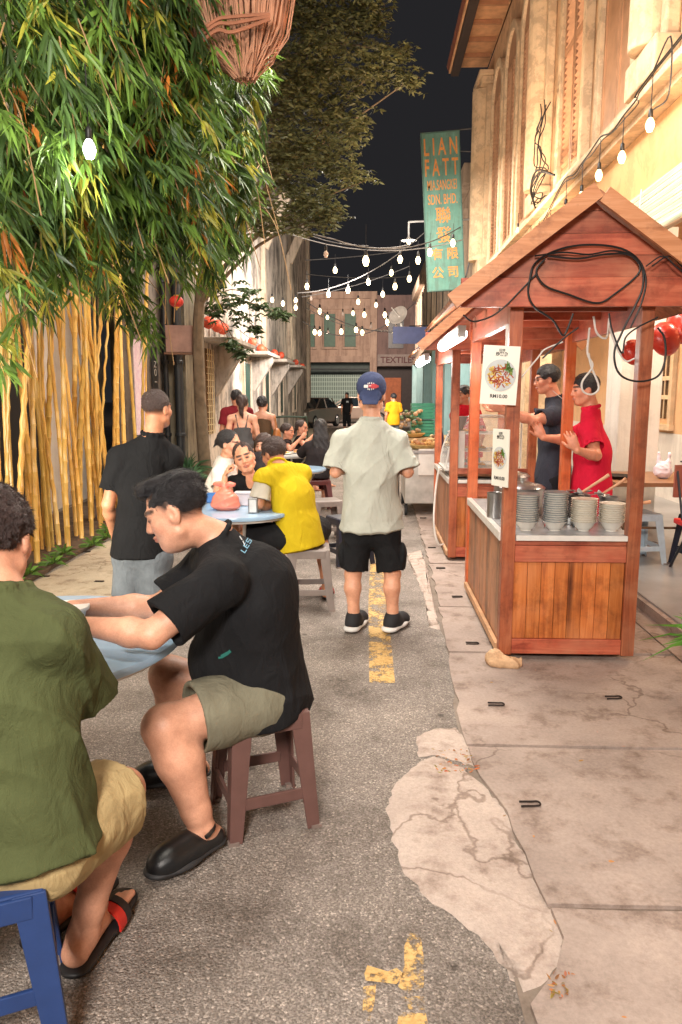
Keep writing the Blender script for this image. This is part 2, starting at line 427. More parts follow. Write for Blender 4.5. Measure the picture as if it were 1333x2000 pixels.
spot = N.ramp(N.vor(co, 3.1), [(.035, (.25, .22, .2, 1)), (.075, (1, 1, 1, 1))]); c1 = N.mix(.8, c1, spot, 'MULTIPLY')
N.base(c1); N.set(Roughness=.72); hh = N.math('ADD', sp, N.math('MULTIPLY', sp2, 1.4)); N.bump(N.math('ADD', hh, N.math('MULTIPLY', N.vor(co, 140), -1.3)), .6, .006)
ASPH = N.m
def concrete(name, a, b, crack=True, rough=.8, cr=.5, bs=.35):
    N = NT(name); co = N.coord(); v = N.noise(co, 1.6, 7, .62); c = N.ramp(v, [(.3, L(a)), (.7, L(b))])
    f = N.ramp(N.noise(co, 70, 5, .7), [(.3, .82), (.65, 1.06)]); c = N.mix(1, c, f, 'MULTIPLY')
    s = N.ramp(N.noise(co, 5.5, 6, .7), [(.34, (.55, .50, .47, 1)), (.42, (.82, .79, .77, 1)), (.50, (1, 1, 1, 1))]); c = N.mix(.95, c, s, 'MULTIPLY')
    if crack:
        cw = N.n('VectorMath', operation='ADD'); N.l(co, cw.inputs[0])
        nz = N.n('TexNoise'); N.l(co, nz.inputs['Vector']); nz.inputs['Scale'].default_value = 3; nz.inputs['Detail'].default_value = 5
        sc = N.n('VectorMath', operation='SCALE'); N.l(nz.outputs['Color'], sc.inputs[0]); sc.inputs['Scale'].default_value = .5
        N.l(sc.outputs[0], cw.inputs[1])
        k = N.vor(cw.outputs[0], 1.15, 'DISTANCE_TO_EDGE'); k = N.ramp(k, [(.003, (.42, .36, .32, 1)), (.010, (1, 1, 1, 1))])
        gate = N.ramp(N.noise(co, .9, 2), [(cr, 0.), (cr+.08, .75)]); c = N.mix(gate, c, N.mix(1, c, k, 'MULTIPLY'))
    N.base(c); N.set(Roughness=rough)
    N.bump(N.math('ADD', N.noise(co, 14, 6, .6), N.math('MULTIPLY', N.noise(co, 160, 3), .25)), bs, .012); return N.m
PAVE = concrete('pavement_concrete', (140, 124, 115), (180, 162, 151))
PATCH = concrete('patch_concrete', (172, 154, 143), (204, 187, 175), cr=.36, bs=.95)
PAVEL = concrete('old_pavement_concrete', (180, 166, 144), (206, 192, 168))
SOIL = simple('soil', (96, 76, 58), .95, var=.5, scale=9, bump=.9, bscale=30)
# ground sheet
V = [(-60, -30, 0), (60, -30, 0), (60, 150, 0), (-60, 150, 0)]
o = mk_mesh('road', V, [[(0, 1, 2, 3)]], ASPH); tag(o, kind='structure')
def jag(pts, step=.12, amp=.02, seed=0, closed=False):
    rs = random.Random(seed); out = []
    P = list(pts)+([pts[0]] if closed else [])
    for a, b in zip(P[:-1], P[1:]):
        a = np.array(a[:2], float); b = np.array(b[:2], float); n = max(1, int(np.linalg.norm(b-a)/step))
        for i in range(n):
            q = a+(b-a)*i/n; out.append((q[0]+rs.uniform(-amp, amp), q[1]+rs.uniform(-amp, amp)))
    if not closed: out.append(tuple(P[-1][:2]))
    return out
def sheet(name, poly, z0, z1, m, parent=None, bevel=0, kind='structure'):
    import mathutils
    mb = MB(); mb.prism(poly, (0, 0, z0), (1, 0, 0), (0, 1, 0), (0, 0, z1-z0)); o = mb.build(name, m, parent, bevel=bevel)
    if kind: tag(o, kind=kind)
    return o
g = lambda x, y: tuple(G(x, y)[:2])
# right pavement: slabs between the road edge and the arcade floor
sheet('pavement_bed', jag([(.43, -2), (.42, 1.0), g(1010, 1950), g(945, 1700), g(905, 1450), g(890, 1400), (.50, 4.6), g(845, 1180), g(830, 1080), (.60, 10), (.62, 18), (.62, 20), (1.0, 20), (1.0, 19), (1.0, -2)], .15, .012, 3)+[(2.7, -2), (2.7, 20), (1.0, 20)][:0], .001, .004, concrete('joint_dirt', (112, 98, 86), (146, 132, 120), False), None)
joints = [-2, .6, G(1100, 1780)[1], G(1333, 1470)[1], 4.45, 5.45, 6.9, 8.4, 10, 12, 14, 16.5, 20.]
mb = MB(); rs = random.Random(4)
_pr = sorted([(float(G(a_, b_)[1]), float(G(a_, b_)[0])) for a_, b_ in [(935, 1520), (1000, 1600), (1035, 1680), (1070, 1760), (1105, 1830), (1112, 1880), (1085, 1925), (1040, 1975)]])
def edge_x(y):
    if _pr[0][0] < y < _pr[-1][0]: return float(np.interp(y, [q[0] for q in _pr], [q[1] for q in _pr]))-.01
    return float(np.interp(y, [0, 1.0, 1.8, 2.4, 3.2, 3.54, 4.6, 6, 7.5, 10, 20], [.50, .48, .44, .47, .44, .45, .50, .54, .57, .61, .64]))
for a, b in zip(joints[:-1], joints[1:]):
    a += .012; b -= .012
    n = max(3, int((b-a)/.12)); left = [(edge_x(a+(b-a)*i/n)+rs.uniform(-.012, .014), a+(b-a)*i/n) for i in range(n+1)]
    xr = 1.88; t = rs.random(); dz = rs.uniform(-.002, .003)
    top = [(1.72 if b < 5 else 1.72, b)]
    bt = [(x, a+rs.uniform(0, .006)) for x in np.linspace(xr-.15, left[0][0]+.1, 8)]; tp = [(x, b-rs.uniform(0, .006)) for x in np.linspace(left[-1][0]+.1, xr-.15, 8)]
    poly = list(reversed(bt))[::1]
    poly = left+tp+[(xr-.02, b), (xr-.02, a)]+bt
    mb.prism(poly, (0, 0, .002), (1, 0, 0), (0, 1, 0), (0, 0, .016+dz), t=t)
tag(mb.build('pavement', PAVE), kind='structure')
mb = MB(); mb.b2((1.885, -2, .002), (2.72, 3.6, .012)); mb.b2((1.885, 3.63, .002), (2.72, 20, .010))
tag(mb.build('arcade_apron', PAVE), kind='structure')
# pale cement patches over the road edge
p1 = [g(*p) for p in [(818, 1490), (850, 1478), (905, 1500), (960, 1545), (1000, 1600), (1035, 1680), (1070, 1760), (1105, 1830), (1112, 1880), (1075, 1925), (1030, 1945), (985, 1895), (940, 1830), (880, 1790), (835, 1755), (790, 1710), (768, 1640), (755, 1580), (775, 1530)]]
p2 = [g(*p) for p in [(812, 1440), (850, 1425), (890, 1422), (915, 1440), (925, 1470), (932, 1505), (900, 1488), (850, 1476), (818, 1478)]]
def patch_mesh(pts, seed):
    P_ = np.array(jag(pts, .03, .009, seed, True)); c = P_.mean(0); n = len(P_); V = []; rings = [(0, .0015), (.018, .005), (.05, .008), (.1, .0095)]
    rr = np.random.RandomState(seed)
    for ins, z in rings:
        for q in P_:
            d = c-q; L_ = np.linalg.norm(d); p = q+d/L_*min(ins*(1 if ins == 0 else rr.uniform(.6, 1.4)), L_*.5); V.append((p[0], p[1], z+(rr.uniform(-.0006, .0006) if ins else 0)))
    F4 = [(k*n+i, k*n+(i+1) % n, (k+1)*n+(i+1) % n, (k+1)*n+i) for k in range(3) for i in range(n)]
    F3 = [list(range(3*n, 4*n))]
    o = mk_mesh('cement_patch', V, [F4, F3], PATCH); tag(o, kind='structure')
patch_mesh(p1, 5); patch_mesh(p2, 6)
p3 = [g(*p) for p in [(795, 1082), (822, 1075), (838, 1120), (842, 1160), (858, 1230), (840, 1225), (828, 1160), (808, 1118)]]
patch_mesh(p3, 7)
# yellow line (worn)
N = NT('worn_yellow_paint'); co = N.coord(); N.base(N.ramp(N.noise(co, 60, 4), [(.3, L((192, 148, 82))), (.7, L((216, 182, 118)))])); N.set(Roughness=.7)
tr = N.n('BsdfTransparent'); ms = N.n('MixShader'); wv = N.ramp(N.math('ADD', N.noise(co, 5, 8, .75), N.math('MULTIPLY', N.noise(co, 60, 3, .8), .35)), [(.62, 0.), (.70, .92)])
N.l(wv, ms.inputs[0]); N.l(tr.outputs[0], ms.inputs[1]); N.l(N.p.outputs[0], ms.inputs[2]); N.l(ms.outputs[0], N.out.inputs[0]); YEL = N.m
def flat(name, polys, z, m, kind='structure', parent=None):
    V = []; F_ = []
    for p in polys:
        b = len(V); V += [(x, y, z) for x, y in p]; F_.append([[b+i for i in range(len(p))]])
    o = mk_mesh(name, V, F_, m, parent); tag(o, kind=kind); return o
flat('yellow_line', [[g(722, 1335), g(772, 1335), g(757, 1180), g(752, 1090), g(742, 1020), g(728, 1020), g(724, 1090), g(720, 1180)]], .0045, YEL)
N = NT('worn_yellow_paint_b'); YB = YEL
flat('yellow_line_fragment', [[g(x, y) for x, y in q] for q in [
    [(712, 1905), (718, 1888), (758, 1900), (775, 1893), (790, 1905), (775, 1925), (735, 1920), (715, 1918)],
    [(790, 1850), (802, 1822), (822, 1832), (828, 1870), (828, 1930), (800, 1945), (778, 1930), (790, 1890)],
    [(710, 1930), (735, 1925), (732, 1960), (722, 1998), (708, 1998)], [(785, 1950), (828, 1948), (830, 1975), (800, 1975)], [(780, 1980), (832, 1982), (838, 2010), (775, 2010)]]], .0045, YEL)
# left concrete path
lp = [(-2.95, -2), (-2.1, -2), (-2.1, 4.9), (-2.12, 8.5), (-2.1, 12), (-2.1, 20), (-2.95, 20)]
mb = MB()
for a, b in [(-2, 1.5), (1.52, 3.6), (3.62, 5.55), (5.57, 7.7), (7.72, 10), (10.02, 13), (13.02, 20), (20.02, 37)]:
    mb.prism([(-2.86, a), (-2.05, a), (-2.05, b), (-2.86, b)], (0, 0, .002), (1, 0, 0), (0, 1, 0), (0, 0, .018))
tag(mb.build('path', PAVEL), kind='structure')
sheet('flower_bed_soil', jag([(-4.2, -1), (-2.90, -1), (-2.93, 6.3), (-2.95, 11), (-4.2, 11)], .15, .012, 8, True), .003, .035, SOIL)
# arcade floor: polished cement
N = NT('polished_cement'); co = N.coord(); N.base(N.ramp(N.noise(co, 1.3, 6, .65), [(.3, L((116, 114, 114))), (.7, L((160, 157, 156)))])); N.set(Roughness=.28); N.bump(N.noise(co, 9, 3), .08, .01)
tag(MB().b2((2.06, 3.9, .012), (4.55, 19, .10)).build('arcade_floor', N.m), kind='structure')
tag(MB().b2((2.02, 3.86, .010), (2.06, 19, .085)).build('arcade_kerb', PAVE), kind='structure')
# iron lifting hooks set in slabs
IRON = simple('rusty_iron', (46, 34, 28), .75, .3, var=.5)
def hook(x, y, rz, sc, lab):
    t = thing('lifting_hook', lab, 'hook', (x, y, .019), rz, 'iron lifting hooks in the slabs')
    mb = MB(); a = .035*sc; pts = [(-a, -.012, .002)]+[(-a+.0+2*a*i/5., -.012, .004) for i in range(1, 5)]+[(a+.012*math.sin(th), -.012*math.cos(th)*1., .005) for th in np.linspace(0, PI, 6)]+[(a-2*a*i/5., .012, .004) for i in range(1, 6)]
    mb.tube([np.array(p)*[1, 1.3, 1] for p in pts], .0042*sc, 6).build('bar', IRON, t, world=False, smooth=True)
for i, (x, y, lab) in enumerate([(1033, 1571, 'rusty iron hook in the slab beside the big pale cement patch'), (967, 1376, 'rusty iron hook in the slab in front of the rock'), (1197, 1363, 'bent iron hook in the slab right of and below the stall front'),
        (921, 1257, 'iron hook in the slab just left of the near stall corner'), (892, 1166, 'iron hook in the slab beside the middle of the near stall'), (860, 1110, 'iron hook in the slab left of the gap between stalls'), (843, 1070, 'small iron hook in the slab beside the second stall'), (826, 1012, 'farthest iron hook in the slabs, beyond the second stall corner'),
        (87, 1126, 'iron hook in the left path nearest the green shirt man'), (193, 1136, 'iron hook in the left path behind the white tub'), (168, 1078, 'iron hook in the left path beside the bamboo bed')]):
    p = G(x, y, .02); hook(p[0], p[1], .05*(-1)**i, 1.0 if i else .95, lab)
# rock
s = SDF(); c = G(982, 1305)
s.ell(c+[0, 0, .035], np.eye(3), (.085, .05, .035), .03); s.ell(c+[-.045, .02, .05], np.eye(3), (.05, .04, .05), .03); s.ell(c+[.05, -.01, .03], np.eye(3), (.05, .045, .03), .03)
V, Q = s.mesh(.006, wrinkle(.010, 25, 3)); o = mk_mesh('wheel_chock_rock', V, [Q], concrete('sandy_rock', (196, 156, 118), (222, 186, 148), False), smooth=True); tag(o, 'sandy lump of rock wedged under the near stall corner', 'rock')
# leaf litter
rs = np.random.RandomState(3); n = 170; P = []; colr = []
for i in range(n):
    if i < 60: q = G(rs.uniform(850, 935), rs.uniform(1462, 1510), .024)
    elif i < 90: q = G(rs.uniform(1075, 1115), rs.uniform(1900, 1950), .024)
    elif i < 110: q = np.array([rs.uniform(.5, 1.6), rs.uniform(1.6, 4.2), .022])
    else: q = np.array([rs.uniform(-3.3, -2.85), rs.uniform(5, 9), .042])
    P.append(q); colr.append(L((rs.randint(150, 215), rs.randint(110, 150), 80))[:3])
th = rs.rand(n)*6.28; D = np.stack([np.cos(th), np.sin(th), rs.rand(n)*.15], 1)
o = leaves('leaf_litter', P, D, rs.uniform(.008, .03, n), rs.uniform(.002, .005, n), colr, droop=0); tag(o, kind='stuff', label='dry leaf crumbs scattered along the pavement joint', cat='litter')
# ---------------------------------------------------------------- plaster
def plaster(name, a, b, dirt, amt=.5, sc=1., streak=True, rough=.85, hard=False, ss=None):
    ss = ss or sc
    N = NT(name); co = N.coord(); c = N.ramp(N.noise(co, .9*sc, 6, .6), [(.3, L(a)), (.7, L(b))])
    st = N.noise(N.coord((5*ss, 5*ss, .5*ss if not hard else 1.2*ss)), 1.1, 9, .70, .4); bl = N.noise(co, 2.2*sc, 8, .72, .3)
    if hard: bl = N.noise(N.coord((1, 1, .55)), 1.5, 9, .74, .5)
    d = N.math('ADD', N.math('MULTIPLY', st, .62 if not hard else .30), N.math('MULTIPLY', bl, .38 if not hard else .70)) if streak else bl
    f = N.ramp(d, [(.5-.14*amt-.0, amt), (.5+.0, amt*.35), (.62, 0.)] if not hard else [(.40, .95), (.48, .6), (.53, .15), (.60, 0.)])
    c = N.mix(f, c, L(dirt)); N.base(c); N.set(Roughness=rough)
    N.bump(N.math('ADD', N.noise(co, 6, 7, .65), N.math('MULTIPLY', d, .6)), .5, .02); return N.m
CREAM = plaster('cream_plaster', (196, 156, 118), (212, 174, 136), (86, 70, 60), .35, 1.4, False)
CREAM2 = plaster('cream_paint_trim', (214, 184, 148), (226, 200, 166), (100, 82, 74), .35, 2.2, False)
YELW = plaster('yellow_ochre_plaster', (212, 166, 112), (220, 178, 128), (150, 112, 76), .35, 1., False)
PEACH = plaster('peach_inner_plaster', (212, 166, 118), (224, 182, 140), (186, 150, 118), .4, 1., False)
WHITEP = plaster('white_dado_plaster', (214, 204, 192), (226, 218, 208), (170, 160, 150), .35, 1.)
LOUV = simple('shutter_wood', (176, 132, 100), .6, var=.25); SHUT = simple('solid_shutter_wood', (196, 148, 112), .6, var=.2)
DARK = simple('painted_recess_shade', (12, 11, 11), .9)  # near-black colour standing in for shade behind the shutters
RTILE = simple('roof_tile', (128, 74, 56), .8, var=.4, scale=9, bump=.4)
TIMBER = simple('eave_timber', (214, 162, 120), .65, var=.3, scale=5)
BLACKW = simple('black_cable', (20, 19, 20), .5); WHITEW = simple('white_cable', (215, 208, 200), .5)
STEEL = simple('stainless_steel', (176, 176, 176), .3, .9, var=.15); GALV = simple('galvanised_pipe', (150, 148, 142), .45, .6)
X0 = 2.5
house = thing('shophouse', 'cream two storey shophouse with arched louvred windows above the arcade on the right', 'building', (X0, 8, 0))
mb = MB()
mb.b2((X0, -1.5, 4.12), (X0+.3, 17.7, 8.62)); mb.b2((X0+.3, 17.4, 0), (8, 17.7, 8.62)); 
W = mb.build('upper_wall', CREAM, house)
MB().b2((X0-.02, -1.5, 3.42), (X0+.3, 17.7, 3.98)).build('arcade_beam', YELW, house)
mb = MB(); mb.b2((X0-.16, -1.5, 3.985), (X0+.2, 17.72, 4.05)); mb.b2((X0-.26, -1.5, 4.053), (X0+.2, 17.74, 4.115)); mb.b2((X0-.09, -1.5, 4.118), (X0-.002, 17.74, 4.2)); mb.build('cornice', CREAM2, house, bevel=.008)
MB().b2((X0+.31, -1.5, 3.62), (4.6, 17.38, 3.72)).build('arcade_ceiling', simple('arcade_ceiling_boards', (196, 150, 104), .7), house)
# columns below
for y in (17.35, 12.6, 7.9):
    mb = MB(); mb.b2((X0+.0, y-.22, .012), (X0+.42, y+.22, 3.41)); mb.b2((X0-.04, y-.27, .10), (X0+.46, y+.27, .35)); mb.b2((X0-.04, y-.27, 3.1), (X0+.46, y+.27, 3.2)); mb.build('arcade_column', CREAM2 if y > 9 else WHITEP, house, bevel=.01)
# inner wall with arched openings
XI = 4.3; mb = MB(); mb.b2((XI, -1.5, 1.05), (XI+.25, 17.3, 3.61)); mb.build('inner_wall', PEACH, house)
MB().b2((XI-.012, -1.5, .10), (XI+.25, 17.3, 1.048)).build('dado', WHITEP, house)
def arch_poly(w, z0, zs, n=12):
    return [(-w/2, z0), (w/2, z0)]+[(w/2*math.cos(t), zs+w/2*math.sin(t)) for t in np.linspace(0, PI, n)]
def arch_window(parent, yc, w, z0, zs, x, name='window', louv=True, trim=CREAM2, leafm=LOUV, inner=False):
    """opening on plane x facing -x, frame proud of wall"""
    root = MB(); outer = arch_poly(w+.28, z0-.06, zs, 18); inn = arch_poly(w, z0, zs, 18)
    d = .10
    # frame ring
    ring = []; no = len(outer); V = []; Fs = []
    for q in (outer, inn):
        for px, pz in q: V.append((x-d, yc+px, pz))
    for q in (outer, inn):
        for px, pz in q: V.append((x+.001, yc+px, pz))
    n = no
    for i in range(n):
        j = (i+1) % n
        Fs += [(i, j, n+j, n+i), (i, 2*n+i, 2*n+j, j), (n+i, n+j, 3*n+j, 3*n+i)]
    root._add(V, Fs); wn = root.build(name, trim, parent, bevel=.012)
    # second thinner moulding
    mb = MB(); mb.tube([(x-d-.012, yc+(w/2+.07)*math.cos(t), zs+(w/2+.07)*math.sin(t)) for t in np.linspace(0, PI, 14)], .02, 6); mb.bar((x-d-.012, yc-w/2-.07, z0), (x-d-.012, yc-w/2-.07, zs), .03, .03, up=(0, 1, 0)); mb.bar((x-d-.012, yc+w/2+.07, z0), (x-d-.012, yc+w/2+.07, zs), .03, .03, up=(0, 1, 0))
    pass
    V = [(x-.004, yc+px, pz) for px, pz in inn]; mk_mesh('recess_shade', V, [[list(range(len(V)))[::-1]]], DARK, wn)  # flat dark sheet on the wall, shade of a deep opening painted in
    # shutters
    for sd in (-1, 1):
        mb = MB(); y0 = yc+sd*w/4; hw = w/4-.012; xx = x-.035
        mb.b2((xx-.02, y0-hw, z0+.01), (xx+.02, y0-hw+.05, zs+(.1 if sd else 0))); mb.b2((xx-.02, y0+hw-.05, z0+.01), (xx+.02, y0+hw, zs+.1))
        for z in (z0+.01, (z0+zs)/2, zs+.02): mb.b2((xx-.018, y0-hw+.05, z), (xx+.018, y0+hw-.05, z+.09))
        z = z0+.12
        while z < zs:
            if louv:
                R = np.array(Matrix.Rotation(.6, 3, 'Y')); mb.box((xx, y0, z), (.045, 2*(hw-.05), .008), R=R)
            z += .075
        if not louv: mb.b2((xx-.008, y0-hw+.05, z0+.1), (xx+.008, y0+hw-.05, zs))
        th = np.linspace(0, PI/2, 6)
        pol = [(0, zs+.1)]+[(sd*w/2*math.cos(t)*.96, zs+.1+(w/2-.1)*math.sin(t)) for t in th]
        mb.prism([(p[0], p[1]) for p in pol], (xx-.014, yc, 0), (0, 1, 0), (0, 0, 1), (.028, 0, 0))
        mb.build('shutter', leafm, wn)
    return wn
for yc in (15.7, 14.2, 12.7, 9.9, 8.15, 5.75, 4.0):
    arch_window(house, yc, 1.02, 4.32, 7.35, X0, louv=yc not in (8.15, 4.0), leafm=LOUV if yc not in (8.15, 4.0) else SHUT)
for yc, wd in ((17.2, .8), (11.45, .62), (11.05, .0), (7.0, .62), (2.9, .6)):
    if wd == 0: continue
    mb = MB(); mb.b2((X0-.12, yc-wd/2, 4.5), (X0-.002, yc+wd/2, 8.0)); mb.tube([(X0-.13, yc, 4.5), (X0-.13, yc, 8.0)], wd*.30, 20); mb.b2((X0-.24, yc-wd/2-.07, 8.003), (X0-.002, yc+wd/2+.07, 8.14)); mb.b2((X0-.22, yc-wd/2-.06, 4.21), (X0-.002, yc+wd/2+.06, 4.497)); mb.b2((X0-.30, yc-wd/2-.1, 8.143), (X0-.002, yc+wd/2+.1, 8.25)); mb.build('pilaster', CREAM2, house, bevel=.018)
for yc in ():
    MB().b2((X0-.07, yc-.07, 4.21), (X0-.002, yc+.07, 7.9)).build('wall_strip', CREAM2, house, bevel=.01)
# roof and eaves
mb = MB(); mb.b2((X0-.80, -1.5, 8.74), (X0-.76, 18.15, 9.10)); mb.build('fascia_board', TIMBER, house); MB().b2((X0-.755, -1.5, 8.66), (X0-.58, 18.1, 8.815)).build('gutter', simple('dark_gutter', (58, 44, 40), .6), house)
mb = MB()
for i in range(27): mb.b2((X0-.57, -1.4+i*.72, 8.74), (X0+.0, -1.34+i*.72, 8.815))
mb.each('rafter', simple('eave_rafter', (176, 126, 92), .7), house)
mb = MB(); R = np.array(Matrix.Rotation(-.42, 3, 'Y')); mb.box((X0+2.0, 8.3, 10.1), (6.2, 19.7, .10), R=R); mb.build('roof', RTILE, house)
mb = MB(); mb.b2((X0-.69, -1.5, 8.82), (X0+.05, 18.05, 8.86)); mb.build('soffit', TIMBER, house)
mb = MB(); mb.tube([(X0-.10, 17.5, 8.5), (X0-.16, 17.7, 8.35), (X0-.14, 17.78, 8.0), (X0-.04, 17.8, 7.6)], .09, 10); mb.build('scroll_bracket', CREAM2, house, smooth=True)
# drainpipe clutter / wall creeper
mb = MB(); rs = random.Random(8)
for j in range(5):
    p = [(X0-.18-rs.random()*.1, 10.6+rs.uniform(-.2, .2), 4.2)]
    for i in range(8): p.append((X0-.25+rs.uniform(-.08, .05), 10.6+rs.uniform(-.35, .35), 4.2+i*.16))
    mb.tube(spline(p, 4), .008, 5)
o = mb.build('cable_tangle', BLACKW, smooth=True); tag(o, 'dark tangle of cables and dead creeper on the cornice beside the wide pilaster', 'cables')
mb = MB()
for dx in (0, .03):
    mb.tube(spline([(X0-.30, 9.6, 4.22), (X0-.42-dx, 9.9, 4.33+dx), (X0-.40, 10.5, 4.30), (X0-.25, 10.9, 4.15)], 6), .013, 6)
tag(mb.build('looped_cable', BLACKW, smooth=True), 'black cable bowed out along the right hand cornice', 'cable')
# white conduit along the cornice and a dado window of the inner wall
def barred_window(y0, y1, z0, zt, lab=None):
    wn = MB(); 
    for a, b in (((XI-.06, y0-.09, z0-.08), (XI-.002, y0, zt)), ((XI-.06, y1, z0-.08), (XI-.002, y1+.09, zt)), ((XI-.075, y0-.12, z0-.16), (XI-.002, y1+.12, z0-.082))): wn.b2(a, b)
    yc = (y0+y1)/2; w = y1-y0
    wn.tube([(XI-.03, yc+(w/2+.045)*math.cos(t), zt+(w/2+.045)*math.sin(t)) for t in np.linspace(0, PI, 12)], .05, 6)
    o = wn.build('arched_window', simple('window_frame_paint', (214, 184, 148), .6), house)
    V = [(XI-.004, yc+px, pz) for px, pz in arch_poly(w, z0, zt)]; mk_mesh('pane', V, [[list(range(len(V)))[::-1]]], simple('dim_window_glass', (92, 66, 44), .25), o)
    mb = MB()
    for i in range(7): y = y0+w*(i+.5)/7; mb.tube([(XI-.03, y, z0), (XI-.03, y, zt)], .010, 6)
    for z in (z0+.28, zt-.02, (z0+zt)/2): mb.b2((XI-.05, y0, z), (XI-.01, y1, z+.06))
    mb.build('bars', simple('window_bar_paint', (226, 196, 158), .6), o)
barred_window(10.9, 12.0, 1.25, 2.35); barred_window(6.2, 7.3, 1.25, 2.35)
mb = MB(); mb.b2((XI-.05, 8.2, .10), (XI-.002, 9.5, 2.6)); dr = mb.build('door', simple('peach_door', (214, 160, 116), .6), house)
mb = MB(); mb.b2((XI-.08, 8.08, .10), (XI-.002, 8.2, 2.7)); mb.b2((XI-.08, 9.5, .10), (XI-.002, 9.62, 2.7)); mb.build('door_frame', simple('pale_blue_frame', (196, 206, 208), .6), dr)
# rolled bamboo blind
N = NT('bamboo_blind'); co = N.coord((1, 1, 60)); f = N.ramp(N.noise(co, 1., 2), [(.4, L((214, 204, 178))), (.6, L((150, 168, 146)))]); N.base(f); N.set(Roughness=.7); BL = N.m
t = thing('bamboo_blind', 'pale green slatted blind hanging under the yellow beam at upper right', 'blind', (X0-.05, 6.5, 3.4))
mb = MB()
for i in range(14): mb.b2((X0-.07+.003*(i % 2), 4.6, 3.02+i*.028), (X0-.06+.003*(i % 2), 8.0, 3.045+i*.028))
mb.build('slats', BL, t); MB().tube([(X0-.07, 4.6, 2.99), (X0-.07, 8.0, 2.99)], .045, 10).build('roll', BL, t, smooth=True)
mb = MB()
for y in (4.9, 6.0, 7.1, 7.8): mb.tube([(X0-.10, y, 3.41), (X0-.125, y, 2.95)], .006, 5)
mb.each('cord', WHITEW, t)
# second block of shophouses beyond
b2 = thing('shophouse', 'dim beige shophouse row beyond the hanging shop sign on the right', 'building', (2.6, 30, 0))
BEI = plaster('beige_far_plaster', (176, 154, 132), (192, 170, 148), (92, 80, 70), .55, 1.); BLUEW = plaster('pale_blue_plaster', (150, 190, 192), (176, 208, 206), (110, 140, 140), .3, 1.)
MB().b2((2.6, 20.5, 3.3), (6, 45, 7.4)).build('upper_wall', BEI, b2)
mb = MB(); mb.b2((2.35, 20.4, 7.0), (2.598, 45.1, 7.5)); mb.b2((2.45, 20.4, 3.3), (2.598, 45.1, 3.6)); mb.build('cornice', BEI, b2, bevel=.02)
for i in range(9):
    y = 21.5+i*2.6; wn = MB().b2((2.52, y, 4.1), (2.598, y+1.0, 6.5)).build('window', simple('far_shutter', (74, 68, 62), .7), b2)
    mb = MB()
    for q in ((y-.14, y), (y+1.0, y+1.14)): mb.b2((2.48, q[0], 4.0), (2.598, q[1], 6.6))
    mb.build('frame', BEI, wn)
mb = MB()
for y in (20.6, 25, 30, 35, 40, 44.5): mb.b2((2.4, y-.25, 0), (2.85, y+.25, 3.29))
mb.each('column', BLUEW, b2); MB().b2((4.4, 20.4, 0), (4.6, 45, 3.3)).build('shopfront_wall', BLUEW, b2)
mb = MB(); mb.prism([(0, 0), (0, 1.2), (-.9, .2), (-.9, .0)], (2.59, 21, 3.0), (1, 0, 0), (0, 0, 1), (0, 3.2, 0)); mb.build('canopy', simple('grey_tin_awning', (128, 128, 126), .5, .4), b2)
# end building across the lane
e = thing('shophouse', 'pinkish shophouse with tall green shutters closing the end of the lane', 'building', (-1, 50, 0))
PINK = plaster('pink_end_plaster', (178, 152, 132), (196, 170, 150), (110, 84, 74), .5, .6)
MB().b2((-9, 50, 3.7), (.35, 52, 8.1)).build('upper_wall', PINK, e)
mb = MB(); mb.b2((-9, 49.75, 7.75), (.35, 49.99, 8.2)); mb.b2((-9, 49.8, 3.7), (.35, 49.99, 4.1)); mb.b2((-.1, 49.7, 0), (.35, 49.98, 7.74)); mb.b2((-9, 49.85, 7.1), (.34, 49.99, 7.3)); mb.build('cornice', PINK, e)
GRS = simple('green_shutter', (88, 116, 100), .6, var=.2)
for x in (-4.1, -2.75, -1.4):
    wn = MB().b2((x-.36, 49.9, 4.7), (x+.36, 49.99, 6.8)).build('window', GRS, e)
    mb = MB(); mb.b2((x-.5, 49.84, 4.55), (x+.5, 49.99, 4.68))
    for q in (-.46, .38): mb.b2((x+q, 49.86, 4.7), (x+q+.08, 49.99, 6.9))
    mb.build('frame', PINK, wn)
MB().b2((-9, 50.6, 0), (.35, 50.8, 3.69)).build('shopfront_wall', simple('dark_shopfront', (70, 84, 80), .6), e)
N = NT('folding_grille'); co = N.coord((1, 1, 1)); br = N.n('TexWave', wave_type='BANDS', bands_direction='X'); N.l(co, br.inputs[0]); br.inputs['Scale'].default_value = 2.6
b3 = N.n('TexWave', wave_type='BANDS', bands_direction='Z'); N.l(co, b3.inputs[0]); b3.inputs['Scale'].default_value = 1.1
f = N.math('MAXIMUM', N.ramp(br.outputs['Fac'], [(.6, 0.), (.8, 1.)]), N.ramp(b3.outputs['Fac'], [(.9, 0.), (.96, 1.)])); N.base(N.mix(f, L((92, 112, 104)), L((168, 190, 176)))); N.set(Roughness=.5)
MB().b2((-5.2, 50.2, 0), (-.6, 50.25, 2.9)).build('roller_grille', N.m, e)
mb = MB(); mb.b2((-7, 49.2, 3.2), (-.2, 49.98, 3.28)); mb.build('awning', simple('dark_awning', (44, 52, 52), .6), e)
e2 = thing('shophouse', 'dim mauve shop with a letter board beside the pink building', 'building', (3, 50, 0))
MB().b2((.36, 50.1, 3.4), (9, 52, 8.0)).build('upper_wall', plaster('mauve_plaster', (128, 106, 100), (144, 120, 112), (70, 60, 60), .5, .6), e2)
for x in (1.6, 3.3): MB().b2((x-.5, 50.0, 4.6), (x+.5, 50.09, 6.9)).build('window', simple('dark_green_pane', (58, 60, 60), .4), e2)
MB().b2((.36, 50.8, 0), (9, 51, 3.39)).build('shopfront_wall', simple('dim_shopfront', (60, 48, 44), .6), e2)
